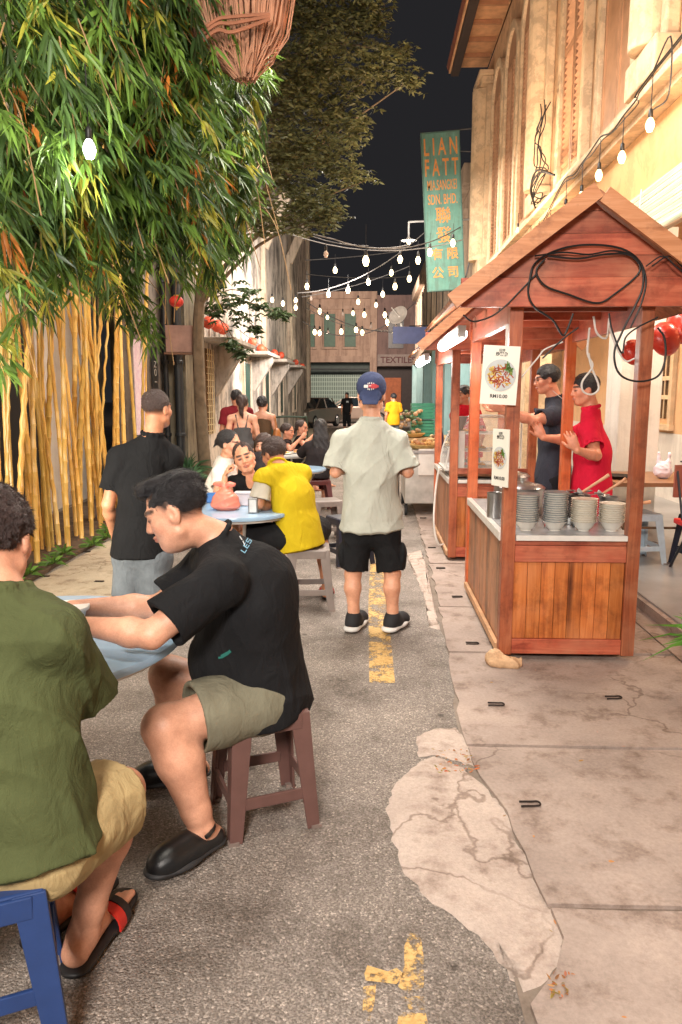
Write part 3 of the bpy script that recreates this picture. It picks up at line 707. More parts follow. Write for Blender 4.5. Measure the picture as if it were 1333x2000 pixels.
MB().b2((.9, 50.6, .8), (2.0, 50.79, 2.7)).build('lit_doorway', simple('painted_doorway_glow', (190, 110, 70), .7), e2)  # warm light of the doorway put into its flat colour
t = thing('letter_board', 'long dull shop board with dark letters below the mauve wall', 'sign', (1.8, 49.95, 3.7))
MB().b2((.4, 49.9, 3.45), (4.4, 49.98, 4.2)).build('board', simple('letter_board_paint', (150, 136, 128), .7), t)
def text(body, size, loc, rot, m, parent, ext=.002, align='CENTER', name='lettering', sx=1., bold=0.):
    cu = bpy.data.curves.new(name, 'FONT'); cu.body = body; cu.size = size; cu.extrude = ext; cu.align_x = align; cu.align_y = 'CENTER'; cu.offset = bold
    tmp = bpy.data.objects.new('tmp', cu); C.objects.link(tmp); bpy.context.view_layer.update()
    me = bpy.data.meshes.new_from_object(tmp.evaluated_get(bpy.context.evaluated_depsgraph_get())); bpy.data.objects.remove(tmp)
    me.materials.clear(); me.materials.append(m); o = bpy.data.objects.new(name, me); C.objects.link(o); o.parent = parent
    rl = rootloc(parent) if parent else Vector()
    o.location = Vector([float(v) for v in loc])-rl; o.rotation_euler = rot; o.scale = (sx, 1, 1); return o
text('TEXTILES', .56, (1.75, 49.87, 3.82), (PI/2, 0, 0), simple('letter_dark_red', (92, 44, 44), .6), t, bold=.01)
# ---------------------------------------------------------------- left weathered wall
XL = -3.1
lw = thing('weathered_wall', 'tall blackened white party wall with slanting buttress stumps on the left', 'wall', (XL, 25, 0))
LW = plaster('mouldy_white_plaster', (206, 192, 178), (226, 212, 198), (58, 52, 50), 1.0, .55, hard=True, ss=.16)
mb = MB(); mb.b2((XL-.5, 13.4, 0), (XL, 36.8, 9.2)); mb.build('wall_face', LW, lw)
LWc = plaster('buttress_plaster', (196, 176, 154), (214, 196, 174), (90, 78, 70), .55, 1.5)
mb = MB(); mb.b2((XL, 36.2, 0), (XL+.14, 36.78, 9.0)); mb.build('end_pilaster', LWc, lw)
for (px1, py1, px2, py2) in ((528, 560, 528, 505), (565, 570, 565, 545)): pass
for Y, z1 in ((21.5, 5.9), (28.0, 6.6)):
    mb = MB(); x = XL
    mb.b2((x, Y-.16, 2.6), (x+.13, Y+.16, z1)); mb.bar((x+.06, Y, z1-.25), (x+.72, Y, z1+1.15), .3, .22, up=(0, 1, 0)); mb.build('buttress', LWc, lw, bevel=.02)
for Y in (15.0, 19.5, 23.5, 28.0):
    mb = MB(); mb.prism([(0, 0), (.55, .85), (.55, 1.0), (0, 1.0)], (XL+.0005, Y-.12, 1.55), (1, 0, 0), (0, 0, 1), (0, .24, 0)); mb.b2((XL+.001, Y-1.2, 2.556), (XL+.60, Y+1.2, 2.64)); mb.build('canopy_bracket', plaster('grey_bracket', (170, 158, 146), (188, 176, 164), (74, 70, 66), .7, 2.), lw, bevel=.01)
for Y in (18.0, 21.5, 25.0, 29.5):
    wn = MB().b2((XL+.001, Y, 1.0), (XL+.05, Y+.9, 2.35)).build('window', simple('dark_green_window', (40, 66, 58), .5), lw)
    mb = MB(); mb.b2((XL+.001, Y-.1, .9), (XL+.08, Y-.002, 2.45)); mb.b2((XL+.001, Y+.902, .9), (XL+.08, Y+1.0, 2.45)); mb.build('frame', LWc, wn)
# grille strip and mural patch near the front
gr = MB()
for i in range(13): gr.b2((XL+.02, 14.0, .9+i*.12), (XL+.045, 14.5, .915+i*.12))
for i in range(4): gr.b2((XL+.046, 14.0+i*.16, .85), (XL+.06, 14.02+i*.16, 2.45))
gr.build('window_grille', simple('cream_grille', (216, 196, 156), .6), lw); MB().b2((XL+.001, 13.98, .85), (XL+.012, 14.52, 2.45)).build('window_recess', simple('amber_recess', (110, 78, 40), .8), lw)
# near building behind the bamboo
nb = thing('side_building', 'white building with dark doorways behind the bamboo', 'building', (-4.6, 6, 0))
WB = plaster('white_wall_plaster', (222, 214, 202), (234, 228, 218), (160, 146, 130), .35, 1.)
MB().b2((-4.9, -2, 0), (-4.4, 12.2, 7.5)).build('wall_face', WB, nb)
for y0, y1 in ((1.5, 2.7), (6.2, 7.3), (8.4, 9.6)):
    d = MB().b2((-4.4, y0, 0), (-4.36, y1, 2.55)).build('door', simple('dark_doorway', (30, 24, 22), .8), nb)
    mb = MB(); mb.b2((-4.4, y0-.1, 0), (-4.33, y0-.002, 2.65)); mb.b2((-4.4, y1+.002, 0), (-4.33, y1+.1, 2.65)); mb.build('door_frame', simple('pale_door_frame', (210, 200, 190), .6), d)
MB().b2((-3.72, 10.9, 0), (-3.5, 12.6, 6)).build('dark_return_wall', plaster('sooty_wall', (120, 108, 98), (150, 138, 126), (34, 30, 30), .9, 1.6), nb)
MB().b2((-4.4, 12.6, 0), (XL-.02, 13.4, 7)).build('corner_pier', plaster('mossy_pier', (128, 118, 100), (160, 148, 126), (40, 38, 34), .9, 1.5), nb)
POST = plaster('street_poster', (226, 206, 210), (236, 220, 222), (210, 160, 190), .5, 6., False)
o = MB().b2((-3.5, 11.0, 1.0), (-3.488, 11.55, 2.4)).build('wall_poster', POST); tag(o, 'faded pink poster on the wall right of the bamboo', 'poster')
o = MB().b2((-3.49, 11.85, 1.3), (-3.47, 12.15, 2.35)); o = o.build('wall_notice', simple('notice_board', (52, 50, 50), .5)); tag(o, 'narrow dark notice board with pale writing on the wall', 'sign')
text('NO 1', .16, (-3.465, 12.0, 1.95), (PI/2, PI/2, PI/2), simple('white_lettering', (225, 222, 216), .6), None, name='lettering').parent = o
PIPEB = simple('black_drainpipe', (38, 42, 46), .4)
for i, x in enumerate((-3.42, -3.22)):
    p = G(0, 0); yy = 12.45 if i == 0 else 12.5
    pp = thing('drainpipe', ['slim dark drainpipe left of the blank sign box post', 'thicker dark drainpipe standing right of the slim one'][i], 'pipe', (x, yy, 0))
    MB().tube([(x, yy, 0), (x, yy, 6.0)], .045+.03*i, 12).build('pipe', PIPEB, pp, smooth=True)
    mb = MB()
    for z in (.9, 2.1, 3.4): mb.lathe([(.056+.03*i, z), (.062+.03*i, z+.01), (.062+.03*i, z+.05), (.056+.03*i, z+.06)], (x, yy, 0), 12)
    mb.each('collar', PIPEB, pp)
sb = thing('sign_box', 'blank brown sign box fixed over the drainpipes', 'sign', at(355, 662, 12.2))
c = at(355, 662, 12.2); MB().box(c, (.50, .12, .42), rz=.25).build('panel', simple('faded_sign_brown', (166, 130, 116), .7, var=.3), sb)
MB().box(c+[0, -.02, -.235], (.56, .18, .035), rz=.25).build('frame', simple('sign_frame_brown', (110, 74, 50), .6), sb)
# plants by the pipes
def spiky(loc, n, ln, w, lab, cat='plant', colr=(60, 92, 62), up=.6, name='spiky_plant', pot=True):
    t = thing(name, lab, cat, loc); rs = np.random.RandomState(n)
    th = rs.rand(n)*6.28; el = rs.uniform(up-.35, up+.55, n); D = np.stack([np.cos(th)*np.cos(el), np.sin(th)*np.cos(el), np.sin(el)], 1)
    col = [np.array(L(colr)[:3])*rs.uniform(.6, 1.7) for _ in range(n)]
    leaves('foliage', np.array(loc)+[0, 0, .25 if pot else 0]+D*.02, D, rs.uniform(.6, 1.1, n)*ln, np.full(n, w), col, t, droop=.45)
    if pot: MB().lathe([(.09, 0), (.13, .24), (.145, .25), (.145, .28), (.125, .28), (.12, .24)], loc, 16).build('pot', simple('clay_pot', (140, 78, 56), .7), t, smooth=True)
    return t
spiky((-3.0, 12.0, .03), 90, .75, .018, 'dark spiky potted plant beneath the drainpipes', up=.9)
spiky((-2.75, 11.3, .03), 60, .5, .016, 'smaller spiky potted plant nearer the path than the tall one', up=.8, colr=(84, 120, 84))
p = at(1345, 1120, 3.9); p[2] = .35
spiky((p[0]+.17, p[1], .02), 60, .40, .012, 'bright green palm fronds poking in at the right edge', colr=(96, 150, 60), up=.5, name='palm_plant')
rs0 = np.random.RandomState(12)
for i in range(8):
    x = -2.98+rs0.uniform(-.05, .1); y = 5.4+i*.42; spiky((x, y, .03), 26, .2, .016, ['low weed at the near end of the bamboo bed', 'second low weed along the bamboo bed edge', 'third low weed along the bamboo bed edge', 'fourth low weed along the bamboo bed edge', 'fifth low weed along the bamboo bed edge', 'sixth low weed along the bamboo bed edge', 'seventh low weed along the bamboo bed edge', 'low weed at the far end of the bamboo bed'][i], 'weed', (94, 128, 58), .6, 'weed', False)
# ---------------------------------------------------------------- bamboo
N = NT('yellow_bamboo_culm'); co = N.coord((1, 1, 1)); c = N.ramp(N.noise(N.coord((3, 3, .8)), 2.5, 5), [(.3, L((200, 150, 70))), (.55, L((230, 186, 100))), (.75, L((238, 208, 142)))])
tn = N.n('Attribute', attribute_name='tint').outputs['Fac']; c = N.mix(1, c, N.ramp(tn, [(0, (.75, .8, .7, 1)), (.5, (1, 1, 1, 1)), (1, (1.12, 1.05, .95, 1))]), 'MULTIPLY')
gs = N.ramp(N.noise(N.coord((40, 40, .3)), 1., 2), [(.58, 0.), (.66, .35)]); c = N.mix(gs, c, L((150, 132, 60))); N.base(c); N.set(Roughness=.35); CULM = N.m
rs = random.Random(21)
def culm(parent, x, y, lean, h, r):
    mb = MB(); pts = []; rad = []; z = .02; ph = rs.uniform(0, 6); i = 0; seg = rs.uniform(.17, .26)
    while z < h:
        q = z/h; cx = x+lean[0]*q**1.5+.006*math.sin(z*1.5+ph); cy = y+lean[1]*q**1.5+.005*math.cos(z*1.3+ph)
        rr = r*(1-.55*q)
        for dz, f in ((0, 1.0), (.008, 1.13), (.016, .97), (seg*.5, .985)):
            pts.append((cx, cy, z+dz)); rad.append(rr*f)
        z += seg
    mb.tube(pts, rad, 8, t=rs.random()); return mb.build('culm', CULM, parent, smooth=True)
clumps = []
for ci, (x, y, n, lab) in enumerate([(-3.25, 6.1, 19, 'near clump of yellow bamboo standing left of the man in the black polo'), (-3.35, 7.9, 22, 'middle clump of yellow bamboo with dense straight culms'), (-3.3, 9.5, 17, 'farther clump of yellow bamboo beside the pink wall poster')]):
    t = thing('bamboo_clump', lab, 'bamboo', (x, y, 0)); clumps.append(t)
    for i in range(n):
        a = rs.uniform(0, 6.28); rr = math.sqrt(rs.random()); cx, cy = x+rr*.30*math.cos(a), y+rr*.85*math.sin(a)
        culm(t, cx, cy, (rs.uniform(-.55, .7), rs.uniform(-.8, .7)), rs.uniform(4.2, 5.6), rs.uniform(.013, .034))
# foliage: fans of blades at nodes of drooping branchlets inside a set of crown volumes
def fol(blobs, nb, seed, bright, leaflen=(.09, .20), wid=(.0075, .014)):
    rs = np.random.RandomState(seed); P = []; D = []; Ls = []; Ws = []; Cc = []; twigs = MB()
    wt = np.array([b[3]*b[5]*(b[6] if len(b) > 6 else 1.) for b in blobs]); wt = wt/wt.sum()
    for i in range(nb):
        b = blobs[rs.choice(len(blobs), p=wt)]; c = at(b[0], b[1], b[2]); d = rs.normal(size=3); d = d/np.linalg.norm(d)*rs.rand()**.4
        p = c+d*np.array([b[3], b[4], b[5]]); az = rs.rand()*6.28
        hd = np.array([math.cos(az), math.sin(az), 0])*.6+np.array([.45, -.25, 0]); hd = nrm(hd+[0, 0, rs.uniform(-1.3, -.2)])
        ln = rs.uniform(.18, .5); nn = rs.randint(2, 5); base = p-hd*ln
        if rs.rand() < .3: twigs.tube([base+[0, 0, .04], base+hd*ln*.5, p+[0, 0, -.03]], [.004, .003, .0015], 4)
        t0 = rs.rand(); hue = rs.rand()
        for k in range(nn):
            q = base+hd*ln*(k+1)/nn; nl = rs.randint(3, 8); a0, b0 = perp(hd)
            for j in range(nl):
                f = (j/(nl-1)-.5)*1.9 if nl > 1 else 0; dd = nrm(hd*1.0+a0*f+b0*rs.normal()*.35+[0, 0, -.35])
                P.append(q+rs.normal(size=3)*.012); D.append(dd); Ls.append(rs.uniform(*leaflen)); Ws.append(rs.uniform(*wid))
                r_ = rs.rand()
                if hue > .975: c0 = np.array(L((190, 118, 52))[:3])
                elif hue > .85: c0 = np.array(L((168, 166, 66))[:3])
                elif hue > .4: c0 = np.array(L((98, 128, 54))[:3])
                else: c0 = np.array(L((66, 90, 46))[:3])
                Cc.append(c0*(.7+.5*r_)*(.55+.9*t0)*bright)
    return P, D, Ls, Ws, Cc, twigs
B = [
 [(40, 60, 4.4, .75, .5, .55), (200, 60, 4.8, .6, .5, .5), (60, 250, 4.2, .55, .5, .5), (30, 430, 4.2, .35, .4, .35), (120, 480, 4.6, .35, .4, .28), (20, 560, 4.0, .16, .3, .18), (10, 700, 3.9, .05, .2, .28), (60, 560, 4.6, .3, .3, .10, .3)],
 [(330, 90, 5.2, .55, .5, .5), (250, 260, 5.0, .6, .5, .55), (170, 410, 5.2, .5, .5, .4), (320, 400, 5.4, .5, .5, .45), (120, 545, 5.6, .55, .5, .26, .40), (250, 560, 6.2, .35, .4, .26, .45), (290, 650, 6.6, .16, .3, .12, .6)],
 [(430, 140, 6.2, .42, .5, .5), (420, 290, 6.2, .42, .5, .5), (400, 410, 6.4, .42, .5, .4), (445, 465, 6.6, .18, .4, .25, .6), (385, 530, 6.6, .26, .4, .20, .6), (470, 320, 6.6, .13, .3, .4, .5), (330, 180, 6.6, .6, .5, .6)]]
for i, (b, n) in enumerate(zip(B, (520, 690, 560))):
    P, D, Ls, Ws, Cc, tw = fol(b, n, 31+i, 1.0)
    leaves('foliage', P, D, Ls, Ws, Cc, clumps[i], droop=.22)
    for j in range(13):
        q = b[j % len(b)]; c = at(q[0], q[1], q[2]); a = c+np.array([rs.uniform(-.5, .3), rs.uniform(-.3, .3), rs.uniform(.1, .6)]); tw.tube(spline([a, a+[.15, -.05, -.25], a+[.2+rs.uniform(-.1, .15), -.1, -.75]], 4), .0035, 5)
    tw.build('branchlets', simple('dry_bamboo_twig', (150, 118, 80), .7), clumps[i])
# hanging bundle of dry brushwood at the top
t = thing('brushwood_bundle', 'big bundle of dry reddish brushwood hanging over the bamboo at top', 'bundle', at(475, 60, 5.2))
mb = MB(); rs = random.Random(5); c = at(478, 150, 5.2)
for i in range(520):
    a = rs.uniform(0, 6.28); rr = math.sqrt(rs.random()); top = c+np.array([-.10+rr*.50*math.cos(a), rr*.3*math.sin(a), .95+rs.uniform(-.1, .3)])
    mid = c+np.array([-.03+rr*.29*math.cos(a), rr*.22*math.sin(a), .26])+np.array([rs.gauss(0, .03), 0, rs.gauss(0, .03)]); a2 = a+rs.uniform(-.5, .5); bot = c+np.array([.0+rr*.07*math.cos(a2), rr*.07*math.sin(a2), rs.uniform(-.03, .16)])
    mb.tube(spline([top, mid+np.array([rs.uniform(-.03, .03), 0, 0]), bot], 3), rs.uniform(.003, .006), 4)
mb.build('twigs', simple('dry_brush', (190, 140, 112), .85, var=.5, scale=9), t)
mb = MB()
for dz in (0, .035, .06): mb.tube(spline([c+[-.24, -.24, .10+dz], c+[-.12, -.27, .16+dz], c+[-.02, -.27, .15+dz*1.4], c+[.2, -.22, .24+dz*.5]], 5), .011, 6)
mb.build('binding', simple('dry_binding', (150, 96, 70), .8), t)
# dark tree over the lane
t = thing('lane_tree', 'dark leafy tree leaning from the left wall over the lane', 'tree', (-2.75, 12.3, 0))
BARK = simple('grey_bark', (120, 104, 84), .9, var=.4, scale=8, bump=.6, bscale=20)
mb = MB(); tip = at(560, 120, 11); trunk = spline([(-2.75, 12.3, 0), (-2.8, 12.2, 1.6), (-2.72, 12.0, 3.0), (-2.3, 11.6, 4.6), (-1.7, 11.2, 6.0)], 6)
mb.tube(trunk, list(np.linspace(.11, .06, len(trunk))), 9)
rs = np.random.RandomState(11)
blobs = [(545, 30, 10.5, .55, .7, .35), (640, 30, 10.8, .6, .7, .3), (720, 30, 11, .35, .6, .28), (740, 130, 11, .5, .6, .22), (640, 130, 10.5, .6, .7, .35), (560, 180, 10.2, .5, .6, .4), (660, 225, 10.8, .5, .6, .25), (560, 300, 10.2, .45, .6, .4), (640, 300, 10.6, .5, .6, .22), (680, 340, 10.8, .3, .5, .12), (600, 390, 10.6, .45, .6, .3), (640, 420, 10.6, .28, .4, .18), (520, 420, 10.3, .3, .5, .3), (585, 440, 10.7, .25, .4, .12), (700, 260, 11, .22, .4, .1), (795, 160, 11.2, .28, .3, .10), (770, 100, 11.2, .25, .3, .10), (720, 350, 11, .12, .3, .06)]
for b in blobs:
    c = at(*b[:3]); s0 = trunk[int(rs.randint(len(trunk)//2, len(trunk)))]; mb.tube(spline([s0, (s0+c)/2+[0, 0, .25], c], 4), list(np.linspace(.035, .008, 9)), 6)
mb.build('trunk', BARK, t, smooth=True)
P = []; D = []; Ls = []; Ws = []; Cc = []; wt = np.array([b[3]*b[5] for b in blobs]); wt /= wt.sum()
for i in range(2600):
    b = blobs[rs.choice(len(blobs), p=wt)]; d = rs.normal(size=3); d = d/np.linalg.norm(d)*rs.rand()**.45; p = at(*b[:3])+d*np.array(b[3:6])
    az = rs.rand()*6.28; hd = np.array([math.cos(az), math.sin(az), rs.uniform(-.35, .1)]); nl = rs.randint(5, 9); t0 = rs.uniform(.6, 1.3)
    for k in range(nl):
        f = k*6.28/nl; dd = nrm(np.array([math.cos(az+f), math.sin(az+f), rs.uniform(-.5, .15)])); P.append(p+hd*rs.rand()*.16); D.append(dd); Ls.append(rs.uniform(.06, .11)); Ws.append(rs.uniform(.012, .02))
        Cc.append(np.array(L((100, 102, 66))[:3])*t0*rs.uniform(.7, 1.3))
leaves('crown', P, D, Ls, Ws, Cc, t, droop=.1)
# creeper shrub on the left wall
t = thing('wall_shrub', 'leafy shrub growing out of the left wall above the lanterns', 'shrub', (-2.95, 13.3, 2.4))
rs = np.random.RandomState(17); mb = MB(); mb.tube(spline([(-3.08, 13.45, .3), (-3.0, 13.35, 1.8), (-2.98, 13.3, 2.8), (-2.9, 13.2, 3.6)], 5), .035, 7)
P = []; D = []; Ls = []; Ws = []; Cc = []
for (px, py, Y, r) in [(425, 560, 13, .18), (450, 590, 13.2, .2), (480, 570, 13.5, .2), (470, 620, 13.5, .22), (510, 600, 13.8, .2), (540, 610, 14, .16), (420, 610, 13, .14), (450, 670, 13, .12), (470, 690, 13.2, .1), (500, 640, 13.8, .12), (555, 615, 14.2, .1)]:
    c = at(px, py, Y); mb.tube(spline([(-2.95, 13.3, 3.0), (c+[-2.9, 13.3, 3.2])/2+[0, 0, .1], c], 4), .010, 5)
    for i in range(26):
        q = c+rs.normal(size=3)*r*.5; az = rs.rand()*6.28
        for k in range(5):
            f = k*1.256; P.append(q); D.append(nrm([math.cos(az+f), math.sin(az+f), rs.uniform(-.7, .1)])); Ls.append(rs.uniform(.07, .13)); Ws.append(rs.uniform(.016, .026)); Cc.append(np.array(L((66, 84, 52))[:3])*rs.uniform(.6, 1.4))
mb.build('trunk', BARK, t, smooth=True); leaves('crown', P, D, Ls, Ws, Cc, t, droop=.1)
# ================================================================== OBJECTS
REDW = wood('red_stained_boards', (134, 58, 42), (170, 82, 58), (192, 108, 80), 0)
REDY = wood('red_stained_rails', (150, 62, 48), (186, 88, 66), (208, 114, 90), 1)
POSTW = wood('red_stained_posts', (128, 62, 38), (166, 88, 54), (190, 112, 72), 2)
ORNG = wood('orange_stained_posts', (176, 74, 34), (206, 96, 44), (218, 118, 62), 2)
PANEL = wood('orange_varnished_planks', (150, 78, 32), (192, 110, 50), (212, 134, 74), 2, .4, .25)
SIDEP = wood('brown_side_planks', (136, 92, 62), (166, 118, 84), (186, 140, 104), 2, .5, .3)
WHT = simple('white_laminate', (214, 210, 204), .3, var=.12, scale=14)
LAM = simple('grey_laminate_top', (176, 176, 178), .25, var=.3, scale=10)
TUBE = emit('fluorescent_tube_glow', (255, 250, 240), 12)
BULB = emit('bulb_glow', (255, 220, 160), 3.2); BULBW = emit('bulb_glow_white', (255, 228, 178), 4.5)
OFFG = simple('unlit_bulb_glass', (214, 190, 176), .15, var=.1)
def stall(lab, x0, x1, y0, y1, zc, zb, apex, eave_x0, eave_x1, ry0, ry1, near=True):
    t = thing('food_stall', lab, 'stall', (x0, y0, 0)); p = .075; zf = .055
    # posts
    for (x, y, m) in ((x0, y0, POSTW), (x1-p, y0, POSTW), (x0, y1-p, ORNG), (x1-p, y1-p, ORNG)):
        MB().b2((x, y, zf), (x+p, y+p, zb+.02)).build('post', m, t, bevel=.004)
    # front plank panel, built of boards
    mb = MB(); rs = random.Random(int(y0*10)); x = x0+p+.002; n = 8; wd = (x1-x0-2*p-.004)/n; z0, z1 = zf+.098, zc-.16
    for i in range(n): mb.b2((x+i*wd+.0012, y0+.022+rs.uniform(0, .003), z0), (x+(i+1)*wd-.0012, y0+.04, z1), t=rs.random())
    mb.build('front_panel', PANEL, t, bevel=.002)
    mb = MB(); mb.b2((x0+p+.001, y0+.008, zf+.005), (x1-p-.001, y0+.045, zf+.096), t=.9); mb.b2((x0+p+.001, y0+.006, zc-.158), (x1-p-.001, y0+.045, zc-.06), t=.6); mb.b2((x0+p+.001, y0+.012, zc-.058), (x1-p-.001, y0+.05, zc-.03), t=.3)
    mb.each('front_rail', REDW, t, bevel=.003)
    mb = MB(); n = 15; wd = (y1-y0-2*p-.004)/n
    for i in range(n): mb.b2((x0+.016+rs.uniform(0, .003), y0+p+.002+i*wd+.001, zf+.03), (x0+.03, y0+p+.002+(i+1)*wd-.001, zc-.05), t=rs.random())
    mb.build('side_panel', SIDEP, t)
    MB().b2((x0-.012, y0+p+.002, zf+.002), (x0+.012, y1-p, zf+.045)).build('bottom_rail', simple('pale_batten', (196, 150, 110), .6, var=.3), t)
    mb = MB()
    for i in range(n): mb.b2((x1-.03, y0+p+.002+i*wd+.001, zf+.03), (x1-.016, y0+p+.002+(i+1)*wd-.001, zc-.05), t=rs.random())
    mb.build('side_panel', SIDEP, t)
    MB().b2((x0+p+.01, y1-.05, zf+.03), (x1-p-.01, y1-.02, zc-.05)).build('back_panel', PANEL, t)
    # counter
    mb = MB(); mb.b2((x0+.032, y0+p+.003, zc-.035), (x1-.032, y1-p-.003, zc)); mb.b2((x0+p+.003, y0+.003, zc-.029), (x1-p-.003, y0+p+.001, zc+.0)); mb.build('counter_top', LAM, t)
    mb = MB(); mb.b2((x0-.006, y0+p+.003, zc-.045), (x0+.029, y1-p-.003, zc+.006)); mb.b2((x0+p+.004, y0-.012, zc-.027), (x1-p-.004, y0+.001, zc+.004)); mb.build('counter_edge', WHT, t, bevel=.002)
    # upper beams, eaves rails and gable
    zt = zb; mb = MB(); mb.b2((eave_x0+.02, y0-.075, zt), (eave_x1-.02, y0-.04, zt+.155), t=.55); mb.b2((x0-.01, y1-.02, zt-.05), (x1+.01, y1+.02, zt+.10), t=.4)
    for y in np.linspace(y0+.35, y1-.25, 3): mb.b2((x0, y, zt+.02), (x1, y+.05, zt+.11), t=rs.random())
    mb.each('cross_beam', REDW, t, bevel=.003)
    mb = MB()
    for x in (x0+.0, x1-.04): mb.b2((x, y0+p+.002, zt-.08), (x+.04, y1-p-.002, zt+.10), t=rs.random())
    mb.each('side_beam', REDY, t, bevel=.003)
    ax, az = apex; sl0 = (az-(zt+.04))/(ax-eave_x0)
    mb = MB(); z = zt+.158; h = .115
    while z < az-.02:
        z1 = min(z+h-.003, az-.005); f = lambda zz: ((zz-(zt+.04))/sl0)
        xa, xb = eave_x0+f(z)+.03, eave_x1-(eave_x1-ax)*(z-(zt+.04))/(az-(zt+.04))-.03; xc, xd = eave_x0+f(z1)+.03, eave_x1-(eave_x1-ax)*(z1-(zt+.04))/(az-(zt+.04))-.03
        if xc > xd: xc = xd = ax
        mb.prism([(xa, z), (xb, z), (xd, z1), (xc, z1)], (0, y0-.058, 0), (1, 0, 0), (0, 0, 1), (0, .02, 0), t=rs.random()*.8+.1); z += h
    mb.build('gable', REDW, t)
    mb = MB(); yy0, yy1 = ry0, ry1
    for (ex, s) in ((eave_x0, -1), (eave_x1, 1)):
        a = np.array([ax, 0, az]); b = np.array([ex, 0, zt+.04]); d = nrm(b-a); nn = np.array([-d[2]*s*-1, 0, d[0]*s*-1]); nn = nrm(np.array([d[2], 0, -d[0]])*(1 if s < 0 else -1)); 
        if nn[2] < 0: nn = -nn
        k = 14
        for i in range(k):
            u0, u1 = yy0+(yy1-yy0)*i/k+.0015, yy0+(yy1-yy0)*(i+1)/k-.0015
            pts = [a+nn*.004, b+nn*.004+d*.03, b+nn*.024+d*.03, a+nn*.024]
            V = [np.array([q[0], u, q[2]]) for u in (u0, u1) for q in pts]
            mb._add(V, [(0, 1, 2, 3), (7, 6, 5, 4), (0, 4, 5, 1), (1, 5, 6, 2), (2, 6, 7, 3), (3, 7, 4, 0)], rs.random())
    mb.build('roof', wood('roof_boards', (150, 96, 62), (186, 126, 86), (206, 150, 112), 0, .6) if near else bpy.data.materials['roof_boards'], t)
    mb = MB()
    for (ex, s) in ((eave_x0, -1), (eave_x1, 1)):
        a = np.array([ax, ry0-.015, az+.012]); b = np.array([ex, ry0-.015, zt+.05]); d = nrm(b-a)
        if s > 0: a = a+d*.04
        mb.bar(a, b+d*.05, .024, .085, up=(0, 1, 0) if False else (0, 0, 1), t=.6)
    mb.each('barge_board', wood('barge_boards', (158, 104, 66), (190, 132, 90), (210, 156, 116), 0, .5) if near else bpy.data.materials['barge_boards'], t)
    for i, (x, y) in enumerate(((x0+.22, y0+.12), (x1-.2, y0+.12), (x0+.12, y1-.15), (x1-.15, y1-.15))):
        mb = MB(); mb.lathe([(.0, -.014), (.032, -.014), (.034, -.008), (.034, .008), (.030, .014), (0, .014)], (x, y, .0535), 14, axis=(1, 0, 0)); w_ = mb.build('castor', simple('grey_castor', (120, 118, 116), .5), t, smooth=True)
        MB().b2((x-.02, y-.02, .0745), (x+.02, y+.02, .0845)).build('castor_plate', STEEL, w_)
    MB().b2((x0+.02, y0+.025, zf+.03), (x1-.02, y1-.025, zf+.045)).build('floor_board', SIDEP, t)
    return t
P0 = G(975, 1290)
s1 = stall('near red stained wooden food stall with gabled roof and bowls on its counter', .775, 1.575, 4.31, 5.97, .782, 2.075, (1.18, 2.645), .47, 1.93, 4.16, 6.25)
s2 = stall('second wooden food stall, behind the near one, holding a glass display case', .745, 1.545, 7.0, 8.75, .80, 2.0, (1.15, 2.62), .47, 1.86, 6.85, 8.95, False)
# tube lights
def tube_light(lab, a, b, power):
    a = np.array(a, float); b = np.array(b, float); m = (a+b)/2
    t = thing('tube_light', lab, 'light', m+[0, 0, .03])
    MB().bar(a+[0, 0, .035], b+[0, 0, .035], .045, .03).build('housing', simple('white_batten_housing', (220, 220, 220), .4), t)
    MB().tube([a+(b-a)*.03, b-(b-a)*.03], 0.040, 12).build('tube', TUBE, t, smooth=True)
    mb = MB(); 
    for q in (a, b): mb.box(q+[0, 0, .012], (.05, .03, .07))
    mb.each('end_cap', simple('white_batten_housing', (220, 220, 220), .4), t)
    l = bpy.data.lights.new('tube_lamp', 'AREA'); l.shape = 'RECTANGLE'; l.size = .05; l.size_y = float(np.linalg.norm(b-a)); l.energy = power; l.color = (1, .96, .9)
    o = bpy.data.objects.new('tube_lamp', l); C.objects.link(o); o.location = m-[0, 0, .024]; o.rotation_euler = (0, 0, 0)
    l2 = point('tube_glow', m-[.10, 0, .03], power*.25, (1, .96, .9), .06); l3 = point('tube_glow', m+[.30, 0, -.10], power*.22, (1, .93, .86), .08)
a = at(909, 640, 4.75); tube_light('lit fluorescent tube under the left eave of the near stall', [a[0]-.02, 4.75, a[2]-.035], [a[0]-.02, 6.05, a[2]-.035], 34)
tube_light('lit fluorescent tube under the left eave of the second stall', [.53, 7.3, 1.94], [.53, 8.5, 1.94], 38)
# black cable coils on the gable
mb = MB(); yg = 4.222
def gp(px, py, y=yg): return at(px, py, y)
loop = [(1032, 560), (1045, 515), (1090, 488), (1150, 478), (1215, 486), (1252, 515), (1256, 560), (1240, 600)]
mb.tube(spline([gp(*q) for q in loop], 6), .006, 6)
mb.tube(spline([gp(*q, 4.215) for q in [(1045, 500), (1100, 493), (1150, 497), (1200, 490), (1245, 505), (1262, 545), (1254, 590), (1232, 640)]], 6), .005, 6)
mb.tube(spline([gp(*q, 4.212) for q in [(1070, 500), (1130, 505), (1180, 497), (1230, 498), (1250, 530), (1200, 575), (1165, 592), (1110, 575), (1065, 558), (1048, 530), (1065, 505)]], 6), .006, 6)
mb.tube(spline([gp(*q, 4.208) for q in [(1040, 525), (1032, 570), (1045, 600), (1080, 625), (1100, 655), (1112, 635), (1120, 612)]], 6), .006, 6)
mb.tube(spline([gp(*q, 4.218) for q in [(1048, 535), (1010, 575), (985, 600), (960, 618), (925, 628), (905, 615)]], 6), .005, 6)
